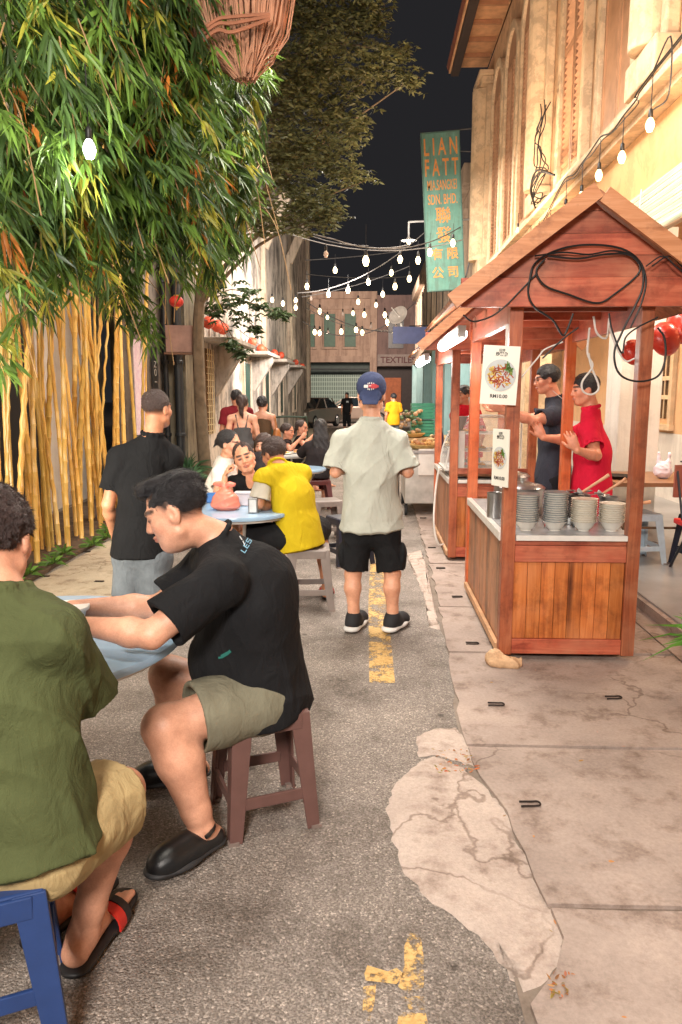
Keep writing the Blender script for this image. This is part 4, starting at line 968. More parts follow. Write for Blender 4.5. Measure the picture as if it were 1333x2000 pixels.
mb.tube(spline([gp(*q, 4.20) for q in [(1240, 600), (1215, 650), (1200, 690), (1210, 730), (1245, 745), (1285, 735), (1300, 700), (1298, 660), (1285, 640)]], 6), .006, 6)
mb.tube(spline([gp(*q, 4.205) for q in [(1190, 612), (1196, 645), (1215, 690), (1222, 660), (1245, 640), (1285, 620)]], 6), .005, 6)
mb.tube(spline([gp(*q, 4.21) for q in [(1060, 700), (1100, 662), (1130, 640)]], 5), .005, 6)
for y_, dx in ((4.17, 0), (4.175, 12)): mb.tube(spline([gp(q[0]+dx, q[1], y_) for q in [(1262, 520), (1295, 500), (1320, 520), (1345, 540)]], 5), .004, 5)
tag(mb.build('black_cable_coil', BLACKW, None, smooth=True), 'coil of black cable hung over the gable of the near stall', 'cable')
mb = MB()
mb.tube(spline([gp(*q, 4.5) for q in [(1152, 640), (1148, 690), (1158, 715), (1138, 745), (1140, 765), (1158, 770), (1170, 755), (1155, 715), (1150, 690)]], 6), .006, 6)
mb.tube(spline([gp(*q, 4.45) for q in [(1160, 618), (1166, 650), (1185, 660), (1190, 622)]], 6), .006, 6)
mb.tube(spline([gp(*q, 4.4) for q in [(1012, 745), (1050, 700), (1065, 682), (1100, 668)]], 6), .0045, 6)
mb.tube(spline([gp(*q, 4.4) for q in [(1190, 640), (1205, 680), (1222, 705), (1240, 700)]], 6), .005, 6)
tag(mb.build('white_cable_loops', WHITEW, None, smooth=True), 'looped white cables dangling inside the near stall', 'cable')
# poster with dish, RM10.00
def dish_sign(lab, c, w, h, rz, price, tilt=0.):
    R = np.array((Matrix.Rotation(rz, 3, 'Z') @ Matrix.Rotation(tilt, 3, 'Y'))); c = np.array(c, float); ex, ey, n = R[:, 0], R[:, 2], -R[:, 1]
    t = thing('menu_card', lab, 'sign', c)
    MB().box(c, (w, .008, h), R=R).build('card', simple('white_card', (232, 228, 216), .45, var=.04), t)
    pl = MB(); pl.lathe([(0, .0), (w*.40, .0), (w*.43, .003), (w*.40, .0035), (0, .0035)], c+n*.005-ey*h*.0, 28, axis=n); P_ = pl.build('plate', simple('plate_grey', (196, 200, 200), .3), t, smooth=True)
    rs = random.Random(3); cols = [((206, 160, 60), 'noodle_gold'), ((176, 84, 44), 'sauce_brown'), ((220, 190, 96), 'egg_yellow'), ((96, 132, 52), 'herb_green'), ((150, 60, 36), 'meat_red')]
    for k, (cc, nm) in enumerate(cols):
        mb = MB()
        for i in range(26):
            a = rs.uniform(0, 6.28); r = w*.31*math.sqrt(rs.random())
            if nm == 'herb_green': a = rs.uniform(.2, 1.2); r = w*rs.uniform(.22, .36)
            if nm == 'egg_yellow': a = rs.uniform(2.4, 4.); r = w*rs.uniform(.15, .34)
            q = c+n*(.0095+k*.0004)+ex*r*math.cos(a)+ey*r*math.sin(a); th = rs.uniform(0, 6.28); dd = (ex*math.cos(th)+ey*math.sin(th))*w*rs.uniform(.03, .09); mb.bar(q-dd, q+dd, w*.03, .001, up=n)
        mb.build('food_picture', simple(nm, cc, .6), t)
    rot = (R @ np.array(Matrix.Rotation(PI/2, 3, 'X'))); eu = Matrix(rot.tolist()).to_euler()
    tx = simple('card_lettering', (44, 40, 38), .6)
    text(price, h*.085, c+n*.0055-ey*h*.36, eu, tx, t, .0004, bold=.0006)
    text('招牌', h*.055, c+n*.0055+ey*h*.42, eu, tx, t, .0004); text('炒粿角', h*.07, c+n*.0055+ey*h*.355, eu, tx, t, .0004, bold=.0006)
    return t
c = at(977, 733, 4.27); dish_sign('white menu card with a noodle dish picture and price on the near stall post', c, .205, .325, .06, 'RM10.00', .05)
mb = MB(); mb.b2((c[0]+.03, 4.298, c[2]+.10), (c[0]+.042, 4.306, c[2]+.28)); tag(mb.build('hanging_strip', WHITEW), 'white strap the menu card hangs from', 'strap')
c = at(980, 895, 4.28); dish_sign('second menu card turned edgeways lower on the near stall post', c+[0.0, .03, 0], .15, .33, -1.1, 'RM10.00')
# crockery
CHINA = simple('white_glazed_china', (226, 222, 212), .18, var=.06); CHB = simple('blue_grey_marks_and_gap_shade', (112, 120, 124), .3); CHR = simple('red_rooster_mark', (170, 48, 38), .35)  # CHB: painted marks, also the gap shade on wavy rims
def bowl_mb(r, h, ndec, wave):
    prof = [(r*.42, 0), (r*.42, h*.10), (r*.48, h*.14), (r*.66, h*.42), (r*.82, h*.78), (r*.98, h*.97), (r, h), (r*.96, h), (r*.62, h*.5), (r*.3, h*.2), (0, h*.2)]
    return MB().lathe(prof, (0, 0, 0), 28, rib=.06 if wave else 0, ribn=10)
def mkbowl(r, h, wave, lab, group):
    t = thing('bowl', lab, 'bowl', (0, 0, -5), 0, group)
    bowl_mb(r, h, 0, wave).build('china_body', CHINA, t, world=False, smooth=True)
    mb = MB(); rs = random.Random(5)
    for i in range(4):
        a = i*1.6+rs.uniform(-.3, .3); rr = r*1.0; z = h*.86; tx = np.array([-math.sin(a), math.cos(a), 0]); n = np.array([math.cos(a), math.sin(a), 0])
        break
    MB().lathe([(r*.985, h*.965), (r*1.004, h*.985), (r*1.004, h*1.003), (r*.975, h*1.003)], (0, 0, 0), 28, rib=.06 if wave else 0, ribn=10).build('rim_gap_shade', CHB if wave else simple('cream_gap_shade', (196, 186, 168), .3), t, world=False, smooth=True)  # darker rim band paints in the dark gaps between stacked bowls
    return t
Pz = .784
stacks = [(1028, 13, .079, True, 'white wavy edged bowl in the leftmost stack behind the stall post'), (1084, 14, .079, True, 'white wavy edged bowl in the second stack with a red rooster'), (1140, 11, .079, False, 'plain white bowl in the third stack'), (1195, 9, .079, False, 'plain white bowl in the rightmost and lowest stack')]
for (px, n, r, wv, lab) in stacks:
    c = at(px, 1020, 4.49); base = mkbowl(r, .062, wv, lab, 'stacked bowls on the near stall counter'); rs = random.Random(px)
    for i in range(n):
        o = base if i == 0 else dup(base, label=lab)
        o.location = (c[0]+rs.uniform(-.0015, .0015), c[1], Pz+i*.0135); o.rotation_euler = (0, 0, rs.uniform(0, 6))
    # the mark faces the lane
    q = MB()
    for k in range(5): q.bar((c[0]-.016+k*.007, c[1]-r*.70-.001, Pz+.026+.006*math.sin(k*2)), (c[0]-.008+k*.007, c[1]-r*.71-.001, Pz+.034-.004*math.sin(k)), .004, .008)
    q.build('painted_bird', CHR if px in (1084, 1195) else CHB, base)
def pot(lab, c, r, h, m=STEEL, lid=False, name='cooking_pot', cat='pot', handle=True):
    t = thing(name, lab, cat, c); MB().lathe([(r*.96, 0), (r, .01), (r, h), (r*1.03, h+.004), (r*1.03, h+.010), (r*.97, h+.008), (r*.95, .02), (0, .015)], c, 28).build('body', m, t, smooth=True)
    if lid: MB().lathe([(r*1.04, h+.012), (r*.9, h+.03), (r*.3, h+.05), (.02, h+.055), (.02, h+.08), (0, h+.08)], c, 28).build('lid', m, t, smooth=True)
    return t
c1 = at(1020, 960, 5.15); c1[2] = Pz; pot('big covered steel pot behind the leftmost bowls', c1, .15, .17, STEEL, True)
c2 = at(1000, 930, 5.6); c2[2] = Pz; pot('second steel pot farther back on the near counter', c2, .13, .20, STEEL, True)
c3 = at(965, 985, 4.95); c3[2] = Pz; pot('narrow steel canister behind the left post', c3, .045, .16, STEEL)
c4 = at(1190, 975, 4.85); c4[2] = Pz; t = pot('steel mug with a handle behind the rightmost bowls', c4, .06, .15, STEEL, name='steel_mug', cat='mug')
MB().tube(spline([(c4[0]+.055, c4[1], Pz+.13), (c4[0]+.11, c4[1], Pz+.12), (c4[0]+.11, c4[1], Pz+.04), (c4[0]+.055, c4[1], Pz+.03)], 5), .007, 6).build('handle', STEEL, t, smooth=True)
c5 = at(1115, 962, 4.8); c5[2] = Pz+.045; tag(MB().lathe([(.10, 0), (.10, .042), (0, .042)], (c5[0], c5[1], Pz), 20).build('pot_stand', STEEL, smooth=True), 'round steel stand under the dark wok', 'stand'); t = pot('dark wok full of ladles behind the middle bowls', c5, .12, .12, simple('black_wok_iron', (60, 52, 50), .4, .6), name='wok', cat='wok')
for i, (dx, dy, dz, ln, lab) in enumerate([(.05, -.02, .14, .22, 'wooden ladle handle sticking up left of the mug'), (.20, .05, .12, .20, 'wooden handle tilted right of the mug'), (.28, .02, .05, .24, 'pale wooden handle lying toward the right post')]):
    q = c5+np.array([dx, dy, dz]); u = THING = thing('ladle', lab, 'ladle', q, 0, 'cooking tools on the near stall')
    dirn = nrm([.8, .0, .55 if i < 2 else .12]); MB().tube([q, q+dirn*ln*.5, q+dirn*ln], [.008, .009, .012], 8).build('handle', simple('pale_handle_wood', (206, 150, 112), .5), u, smooth=True)
    MB().lathe([(0, -.01), (.028, 0), (.036, .018), (.033, .018), (.026, .004), (0, -.004)], q, 14, axis=dirn).build('head', STEEL, u, smooth=True)
rs = random.Random(9)
for i in range(16):
    q = c5+np.array([rs.uniform(-.17, .22), rs.uniform(-.1, .1), .13+rs.uniform(0, .03)]); dd = np.array([rs.uniform(-1, 1), rs.uniform(-1, 1), rs.uniform(-.2, .2)])*.07
    o = thing('spoon', 'metal soup spoon in the heap over the wok', 'spoon', q, 0, 'metal spoons heaped over the wok')
    MB().bar(q-dd*.3, q+dd, .006, .002, .009, .002).build('stem', STEEL, o)
    MB().lathe([(0, -.005), (.014, -.001), (.020, .004), (.018, .005), (0, 0)], q-dd*.4, 10).build('bowl', STEEL, o, smooth=True)
# glass display case on the second stall
N = NT('clear_acrylic'); N.base((.9, .93, .93, 1)); N.set(Roughness=.05, Alpha=.22); GLS = N.m
cx, cy, z0 = 1.10, 7.55, .885
t = thing('display_case', 'curved clear food display case on the second stall', 'display case', (cx, cy, z0))
mb = MB(); prof = [(-.36, 0)]+[(-.36+.36*(1-math.cos(a)), .50*math.sin(a)+.0) for a in np.linspace(.15, PI/2, 8)]+[(.36, .50), (.36, 0)]
mb.prism(prof, (cx, cy-.25, z0), (1, 0, 0), (0, 0, 1), (0, .6, 0)); mb.build('cover', GLS, t)
mb = MB()
for y in (cy-.25, cy+.35):
    pts = [np.array([cx+p[0], y, z0+p[1]]) for p in prof]; mb.tube(pts, .009, 6)
for z in (.16, .33): mb.b2((cx-.30, cy-.22, z0+z), (cx+.33, cy+.32, z0+z+.008))
mb.b2((cx-.38, cy-.27, z0-.022), (cx+.38, cy+.37, z0-.001)); mb.build('frame', WHT, t)
FRY = simple('fried_snack', (214, 158, 84), .6, var=.4, scale=30); PINKF = simple('pink_snack', (220, 120, 110), .5)
for zi, z in enumerate((.002, .17, .34)):
    for k in range(3):
        q = (cx-.17+k*.17, cy-.05, z0+z); o = thing('food_tray', ['tray of snacks on the bottom shelf of the display case', 'tray of snacks on the middle shelf of the display case', 'tray of snacks on the top shelf of the display case'][zi], 'tray', q, 0, 'snack trays in the display case')
        MB().lathe([(.06, 0), (.075, .015), (.07, .015), (.055, .004), (0, .004)], q, 16).build('dish', WHT, o, smooth=True)
        s = SDF()
        for j in range(7): a = j*.9; s.ell(np.array(q)+[.035*math.cos(a), .035*math.sin(a), .018+.008*(j % 2)], np.eye(3), (.02, .016, .012), .006)
        V, Q = s.mesh(.006); mk_mesh('snacks', V, [Q], PINKF if (zi+k) % 3 == 0 else FRY, o, smooth=True)
MB().b2((.83, 7.12, .825), (1.46, 7.9, .862)).build('under_shelf', SIDEP, s2)
mb = MB(); mb.b2((.82, 7.0, .86), (1.47, 7.06, .91)); mb.build('counter_rail', REDW, s2)
# white tall dispenser at the left of stall 2
q = (.83, 7.25, .802); t = thing('dispenser', 'tall white dispenser beside the display case on the second stall', 'dispenser', q)
MB().box((.86, 7.3, 1.03), (.10, .16, .45)).build('body', WHT, t, bevel=.01); MB().lathe([(.03, 0), (.04, .02), (.075, .12), (.08, .13), (.0, .13)], (.86, 7.3, 1.26), 20).build('hopper', simple('grey_plastic', (150, 146, 142), .4), t, smooth=True)
mb = MB(); mb.tube(spline([(.76, 7.6, .83), (.70, 7.6, .84), (.66, 7.55, .6), (.64, 7.4, .3), (.68, 7.35, .12), (.74, 7.4, .10)], 6), .011, 7); tag(mb.build('white_hose', WHITEW, None, smooth=True), 'white hose hanging down from the second stall counter', 'hose')
# chopsticks held by vendor etc.
# stainless cart beyond stall 2
t = thing('food_cart', 'dull steel food cart on castors beyond the second stall', 'cart', (.55, 10.2, 0))
mb = MB(); mb.b2((.45, 9.7, .18), (1.35, 10.9, .84)); mb.build('body', simple('brushed_steel_panel', (190, 188, 182), .4, .55, var=.25, scale=8), t, bevel=.01)
mb = MB(); mb.b2((.40, 9.65, .843), (1.40, 10.95, .88)); mb.build('top', STEEL, t)
MB().b2((.62, 9.66, .56), (.95, 9.695, .90)).build('drawer_front', WHT, t)
mb = MB()
for x in (.47, 1.3):
    for y in (9.75, 10.8): mb.lathe([(0, -.02), (.05, -.02), (.06, 0), (.05, .02), (0, .02)], (x, y, .07), 14, axis=(1, 0, 0)); mb.b2((x-.02, y-.02, .10), (x+.02, y+.02, .179))
mb.build('castors', simple('black_rubber', (26, 26, 28), .7), t)
def goods(lab, c, n, spread, seed, cols, name='food_basket'):
    t = thing(name, lab, 'basket', c); rs = random.Random(seed); c = np.array(c, float)
    mb = MB(); mb.lathe([(spread[0]*.7, 0), (spread[0], .05), (spread[0]*1.02, .06), (spread[0]*.95, .055), (0, .03)], c, 20, rib=.04, ribn=20); mb.build('tray', simple('straw_tray', (206, 168, 104), .7), t)
    for k, cc in enumerate(cols):
        s = SDF()
        for i in range(n): s.ell(c+[rs.uniform(-1, 1)*spread[0]*.7, rs.uniform(-1, 1)*spread[0]*.7, .06+rs.random()*spread[1]], np.eye(3), (.035, .03, .025), .008)
        V, Q = s.mesh(.012); mk_mesh('food', V, [Q], simple('food_%d_%d_%d' % cc, cc, .6, var=.3, scale=20), t, smooth=True)
goods('straw tray of brown snacks on the steel cart', (.70, 10.0, .885), 9, (.20, .05), 1, [(196, 150, 90), (150, 100, 60)])
goods('straw tray of snacks farther back on the steel cart', (.98, 10.5, .885), 9, (.20, .10), 2, [(206, 180, 130), (120, 84, 60)])
goods('heap of mixed snacks rising behind the steel cart', (.62, 11.6, .95), 16, (.22, .34), 3, [(150, 124, 96), (190, 150, 110), (90, 110, 70)])
t = thing('crate_table', 'low table stacked with goods behind the steel cart', 'table', (.7, 11.9, 0)); MB().b2((.35, 11.3, .9), (1.4, 12.4, .94)).build('tabletop', simple('ply_top', (170, 140, 100), .6), t)
for x in (.4, 1.3):
    for y in (11.35, 12.3): MB().b2((x, y, 0), (x+.04, y+.04, .899)).build('leg', simple('dark_table_leg', (60, 54, 50), .6), t)
for i, z in enumerate((.945, 1.215)):
    t = thing('crate', ['lower green plastic crate behind the steel cart', 'upper green plastic crate behind the steel cart'][i], 'crate', (.82, 12.0, z)); mb = MB(); m = simple('green_plastic', (52, 140, 112), .45)
    for k in range(5):
        for (lo, hi) in (((.64, 11.8), (1.0, 11.815)), ((.64, 12.185), (1.0, 12.2)), ((.64, 11.817), (.655, 12.183)), ((.985, 11.817), (1.0, 12.183))): mb.b2((*lo, z+.05*k+.005), (*hi, z+.05*k+.045))
    mb.b2((.66, 11.82, z), (.98, 12.18, z+.006)); mb.build('slats', m, t)
# rear table clutter: purple-ish bottle
for i, (x, y, h, cc) in enumerate([(.93, 9.9, .30, (74, 66, 88)), (1.08, 9.95, .22, (196, 120, 70))]):
    t = thing('bottle', ['tall dark bottle on the steel cart', 'orange sauce bottle on the steel cart'][i], 'bottle', (x, y, .881)); MB().lathe([(.03, 0), (.035, .02), (.035, h*.6), (.012, h*.78), (.012, h), (0, h)], (x, y, .881), 14).build('body', simple('bottle_%d' % i, cc, .3), t, smooth=True); MB().lathe([(.015, h-.02), (.015, h+.012), (0, h+.012)], (x, y, .881), 12).build('cap', simple('bottle_cap', (220, 210, 200), .5), t)
# ---------------------------------------------------------------- hanging shop sign
Ys = 17.45; A = at(826, 280, Ys); Bp = at(888, 274, Ys); Cp = at(906, 551, Ys); Dp = at(842, 551, Ys)
t = thing('hanging_sign', 'tall teal shop sign with orange lettering jutting out over the lane', 'sign', (A+Cp)/2)
cen = (A+Bp+Cp+Dp)/4; wd = .80; ht = 3.32; tl = -math.radians(3.6); R = np.array(Matrix.Rotation(tl, 3, 'Y')); ex, ez = R[:, 0], R[:, 2]
TEAL = plaster('weathered_teal_paint', (92, 148, 138), (122, 172, 160), (90, 96, 90), .5, 2.); ORL = simple('faded_orange_lettering', (228, 158, 88), .7, var=.3, scale=12)
MB().box(cen, (wd, .10, ht), R=R).build('board', TEAL, t)
mb = MB()
for s_ in (-1, 1): mb.box(cen+ex*s_*(wd/2+.012)-[0, .0, 0], (.024, .13, ht), R=R)
for s_ in (-1, 1): mb.box(cen+ez*s_*(ht/2+.012), (wd+.05, .13, .024), R=R)
mb.build('frame', simple('sign_frame_teal', (84, 120, 112), .6), t)
rot = Matrix((R@np.array(Matrix.Rotation(PI/2, 3, 'X'))).tolist()).to_euler()
def st(body, size, u, v, sx=1., bold=.004): text(body, size, cen+ex*u+ez*v-np.array([0, .052, 0]), rot, ORL, t, .004, sx=sx, bold=bold)
st('L I A N', .50, .0, 1.36, .50, .008); st('F A T T', .50, .0, .93, .47, .008); st('MIA.SANGKEI', .30, .0, .57, .37, .002); st('SDN. BHD.', .30, .0, .27, .46, .002)
st('聯', .36, .0, -.08); st('發', .36, .0, -.50); st('有', .27, -.17, -.90); st('限', .27, .17, -.90); st('公', .27, -.17, -1.30); st('司', .27, .17, -1.30)
mb = MB(); mb.tube([cen+ez*(ht/2+.03)-ex*.3, (2.52, Ys, cen[2]+ht/2+.12)], .015, 6); mb.tube([cen+ez*(ht/2+.03)+ex*.2+[0, 0, -.4], (2.52, Ys, cen[2]+ht/2-.4)], .012, 6); mb.tube([cen-ez*(ht/2)+ex*.38, (2.5, Ys, cen[2]+.3)], .02, 6); mb.build('bracket', simple('sign_bracket_iron', (90, 90, 92), .6), t)
# gooseneck lamp
q = at(799, 470, 19.5); t = thing('gooseneck_lamp', 'bare white lamp on a bent pipe arm left of the hanging sign', 'lamp', q)
mb = MB(); mb.tube(spline([q+[0, 0, .06], q+[0, 0, .40], q+[.06, 0, .45], q+[.8, 0, .47], (2.5, 19.5, q[2]+.5)], 5), .025, 7); mb.build('arm', simple('white_pipe', (214, 212, 210), .5), t, smooth=True)
MB().lathe([(.04, .08), (.06, .04), (.2, .0), (.19, -.004), (.05, .03), (0, .03)], q, 20).build('shade', simple('white_enamel', (225, 222, 218), .4), t, smooth=True)
MB().lathe([(0, -.09), (.04, -.07), (.05, -.03), (.03, .02), (0, .02)], q, 14).build('bulb', BULBW, t, smooth=True); point('gooseneck_light', q-[0, 0, .14], 7, (1, .92, .8), .06)
# ---------------------------------------------------------------- strings of bulbs
def hang_bulb(q, lab, group, r=.032, lit=True, drop=.16, power=0, colr=(1, .80, .52), m=None):
    t = thing('hanging_bulb', lab, 'light bulb', q, 0, group)
    q = np.array(q, float)
    MB().lathe([(.0, -.9*r*1.5), (.55*r, -.82*r*1.5), (.92*r, -.4*r), (r, .1*r), (.8*r, .8*r), (.42*r, 1.5*r), (.38*r, 1.9*r), (0, 1.9*r)], q, 14).build('glass', (m or BULB) if lit else OFFG, t, smooth=True)
    MB().lathe([(.5*r, 1.5*r), (.55*r, 1.6*r), (.5*r, 3*r), (.25*r, 3.4*r), (0, 3.4*r)], q, 10).build('socket', BLACKW, t, smooth=True)
    MB().tube([q+[0, 0, 3.3*r], q+[0, 0, 3.3*r+drop]], .004, 5).build('drop_wire', BLACKW, t)
    if power: point('bulb_light', q-[0, 0, r*2.2], power, colr, r)
grp = 'warm bulbs on the string along the right hand cornice'
labs = ['nearest warm bulb at upper right on the cornice string', 'second warm bulb on the cornice string', 'third warm bulb on the cornice string', 'fourth warm bulb on the cornice string', 'fifth warm bulb, just above the stall gable']
cab = [(2.30, 3.0, 4.35)]
for i, (px, py) in enumerate([(1270, 245), (1215, 308), (1170, 343), (1136, 385), (1105, 410)]):
    xx = 2.22; Y = xx*1450/(px-725.); q = at(px, py, Y); q2 = q.copy(); hang_bulb(q, labs[i], grp, .034, True, .20+.04*(i == 0), 2.6, (1, .74, .46)); cab.append(q2+[0, 0, .33+.04*(i == 0)])
    cab.append((q2+[0, .32, .30]))
cab += [(2.2, 10.5, 3.75), (2.2, 12.5, 3.7), (2.2, 15, 3.65), (2.25, 17.4, 3.95)]
mb = MB(); mb.tube(spline(cab, 4), .007, 6); mb.tube(spline([np.array(c_)+[.03, .05, .02*math.sin(i*2)] for i, c_ in enumerate(cab)], 4), .005, 5)
mb.tube(spline([cab[1], cab[1]+np.array([.0, -.3, .1]), cab[1]+np.array([.03, -.25, -.25]), cab[1]+np.array([0, -.05, -.28])], 5), .006, 5)
tag(mb.build('light_string_cable', BLACKW, None, smooth=True), 'black cable of the warm bulbs looping along the right cornice', 'cable')
for i, (px, py) in enumerate([(1075, 445), (1052, 470), (1036, 500), (1012, 450)]):
    q = at(px, py, 2.22*1450/(px-725.)); hang_bulb(q, ['unlit bulb just left of the gable peak', 'unlit bulb halfway down the cornice string', 'lowest unlit bulb on the cornice string', 'unlit bulb farthest along the cornice string'][i], 'unlit bulbs on the cornice string', .03, False, .14)
sets = [('string over the lane nearest the hanging sign', 15.0, [(885, 475), (840, 493), (817, 509), (782, 507)], 6, 'nearest'),
        ('middle string rising from the left wall', 18.0, [(765, 533), (720, 551), (680, 567), (642, 575)], 7, 'middle'),
        ('string against the left wall', 21.0, [(578, 587), (578, 601), (553, 593), (532, 586)], 3, 'wall'),
        ('crowded far strings before the end buildings', 29.0, [(625, 608), (712, 615), (752, 615), (790, 612), (757, 630), (615, 649), (625, 650), (667, 648), (696, 644), (708, 650)], 26, 'far')]
ordn = ['rightmost', 'second from right', 'third from right', 'leftmost']
for (nm, Y, pts, pw, key) in sets:
    for i, (px, py) in enumerate(pts):
        q = at(px, py, Y); lab = ('%s lit bulb on the %s' % (ordn[i], nm)) if key != 'far' else 'small lit bulb among the %s' % nm
        hang_bulb(q, lab, 'lit bulbs of the '+nm if key != 'far' else 'lit bulbs of the far strings', .050 if key != 'far' else .075, True, .2, pw if i % 2 == 0 or key != 'far' else 0, (1, .84, .62), BULBW)
for i, (px, py, Y) in enumerate([(600, 560, 19), (655, 528, 19), (748, 575, 20), (700, 590, 22), (772, 560, 17), (800, 545, 17), (640, 620, 30), (735, 596, 26), (690, 612, 28), (770, 650, 30)]): hang_bulb(at(px, py, Y), 'small warm bulb filling in the layered strings over the lane', 'extra bulbs over the lane', .036+.0009*Y, True, .2, 0, (1, .84, .62), BULBW)
hang_bulb(at(715, 510, 13.0), 'lone bright bulb hanging in the middle of the dark sky', None, .058, True, .4, 22, (1, .84, .62), BULBW)
hang_bulb(at(637, 497, 12.5), 'unlit bulb dangling below the dark tree at the left of the sky', None, .04, False, .35)
hang_bulb(at(336, 396, 5.6), 'unlit bulb hanging in front of the bamboo foliage', None, .028, False, .25)
q = at(175, 293, 4.0); hang_bulb(q, 'very bright white bulb hanging among the bamboo leaves', None, .033, True, .3, 16, (1, .98, .92), TUBE)
for i, (px, py, Y) in enumerate([(608, 583, 24), (670, 613, 27), (641, 649, 28), (725, 638, 28), (774, 638, 28)]): hang_bulb(at(px, py, Y), 'tiny unlit bulb hanging in the gaps between the far lit ones', 'unlit bulbs of the far strings', .05, False, .25)
mb = MB(); mb.tube(sag((XL, 13.8, 5.2), at(905, 468, 15.2), .55), .010, 5); mb.tube([at(600, 455, 12.8)]+list(sag(at(655, 468, 13), at(800, 478, 14.5), .10, 8)), .012, 5)
mb.tube(sag(at(600, 458, 13), at(720, 480, 13), .05), .008, 5)
for (a_, b_, s_, Y1, Y2) in [((582, 572), (845, 440), .35, 18.6, 17.6), ((590, 580), (800, 520), .1, 22, 22), ((600, 590), (830, 640), .5, 27, 28), ((592, 628), (812, 590), .8, 27, 27), ((596, 600), (790, 640), .4, 30, 30), ((660, 470), (905, 440), .3, 14, 17.5), ((596, 508), (900, 470), .1, 26, 26), ((596, 535), (800, 540), .1, 30, 30)]:
    mb.tube(sag(at(*a_, Y1), at(*b_, Y2), s_), .012 if Y1 < 25 else .016, 5)
[tag(o_, 'thin grey cable sagging across the lane under the night sky', 'cable', 'overhead cables') for o_ in mb.each('overhead_cable', simple('grey_cable', (92, 88, 86), .6), None, smooth=True)]
# ---------------------------------------------------------------- lanterns
REDL = simple('red_lantern_cloth', (186, 44, 32), .5, var=.2); ORL2 = simple('orange_red_lantern_cloth', (204, 78, 48), .55, var=.3); GOLD = simple('gold_trim', (196, 150, 60), .4, .5)
def lantern(q, r, lab, group=None, m=None, axis=None):
    t = thing('lantern', lab, 'lantern', q, 0, group); q = np.array(q, float)
    prof = [(r*.35, -.78*r)]+[(r*math.cos(a)*1.0, .80*r*math.sin(a)) for a in np.linspace(-1.2, 1.2, 11)]+[(r*.35, .78*r)]
    MB().lathe(prof, q, 32, rib=.05, ribn=16, axis=axis).build('shade', m or REDL, t, smooth=True)
    ax = nrm(axis) if axis is not None else np.array([0, 0, 1.])
    for s_ in (-1, 1): MB().lathe([(r*.36, -.05*r), (r*.38, .05*r), (r*.3, .09*r), (0, .09*r)], q+ax*s_*.80*r, 16, axis=ax*s_).build('cap', GOLD if m is None else m, t)
    if axis is None: MB().tube([q+[0, 0, .85*r], q+[0, 0, 1.9*r]], .004, 4).build('hanger', BLACKW, t); MB().tube([q-[0, 0, .85*r], q-[0, 0, 1.15*r]], r*.1, 6).build('tassel', GOLD, t)
    return t
lantern(at(345, 589, 10.5), .10, 'single round red lantern hanging beside the drainpipes')
lantern(at(62, 380, 4.3), .055, 'small bright orange lantern tucked in the bamboo leaves', None, ORL2, (1, .1, .1))
for i, (px, py, Y) in enumerate([(408, 630, 13.9), (425, 637, 14.4), (436, 642, 14.9), (493, 668, 18.5), (510, 681, 19.6), (514, 684, 20.4), (536, 690, 22.5), (549, 694, 24), (578, 708, 28.5), (590, 715, 30.5)]):
    lantern(at(px, py, Y), .12, 'orange red lantern strung sideways along the left wall', 'orange red lanterns strung along the left wall', ORL2, (.2, 1, -.05))
mb = MB(); mb.tube(spline([at(395, 622, 13.6), at(425, 634, 14.4), at(460, 640, 16), at(493, 664, 18.5), at(525, 682, 21), at(560, 698, 26), at(595, 712, 31)], 4), .010, 5); tag(mb.build('festoon_line', simple('grey_cable', (92, 88, 86), .6), None, smooth=True), 'grey line carrying the orange red lanterns along the left wall', 'cable')
for i, (px, py, Y, r, lab) in enumerate([(1300, 662, 5.6, .125, 'large glossy red lantern beyond the right stall post'), (1238, 688, 5.9, .10, 'red lantern half hidden left of the right stall post'), (1335, 636, 6.2, .15, 'large red lantern cut off by the right edge')]):
    lantern(at(px, py, Y), r, lab, None, simple('glossy_red_lantern', (206, 62, 46), .3, var=.15), (1, -.3, .35))
# satellite dish and blue board
q = at(780, 618, 24); t = thing('satellite_dish', 'pale satellite dish on a curved bracket left of the far shophouses', 'satellite dish', q)
dd = nrm([-.5, -.75, .45]); MB().lathe([(0, 0), (.19, .022), (.31, .075), (.32, .08), (.30, .08), (.18, .03), (0, .01)], q, 24, axis=dd).build('dish', simple('dish_grey', (170, 160, 150), .5), t, smooth=True)
MB().tube(spline([q, q+[.15, 0, -.5], q+[.4, 0, -.75], (2.45, 24, q[2]-.75)], 5), .035, 7).build('arm', simple('dish_arm_white', (206, 200, 190), .5), t, smooth=True)
MB().tube([q, q+dd*.5], .015, 6).build('feed_arm', simple('dish_arm_white', (206, 200, 190), .5), t)
q = at(793, 655, 23); t = thing('small_sign', 'small dark blue shop board jutting from the far shophouses', 'sign', q); MB().box(q+[.15, 0, 0], (1.1, .08, .5), rz=.15).build('board', simple('navy_board', (56, 62, 96), .5), t); MB().tube([q+[.1, 0, .27], (2.5, 23, q[2]+.3)], .02, 6).build('bracket', BLACKW, t)
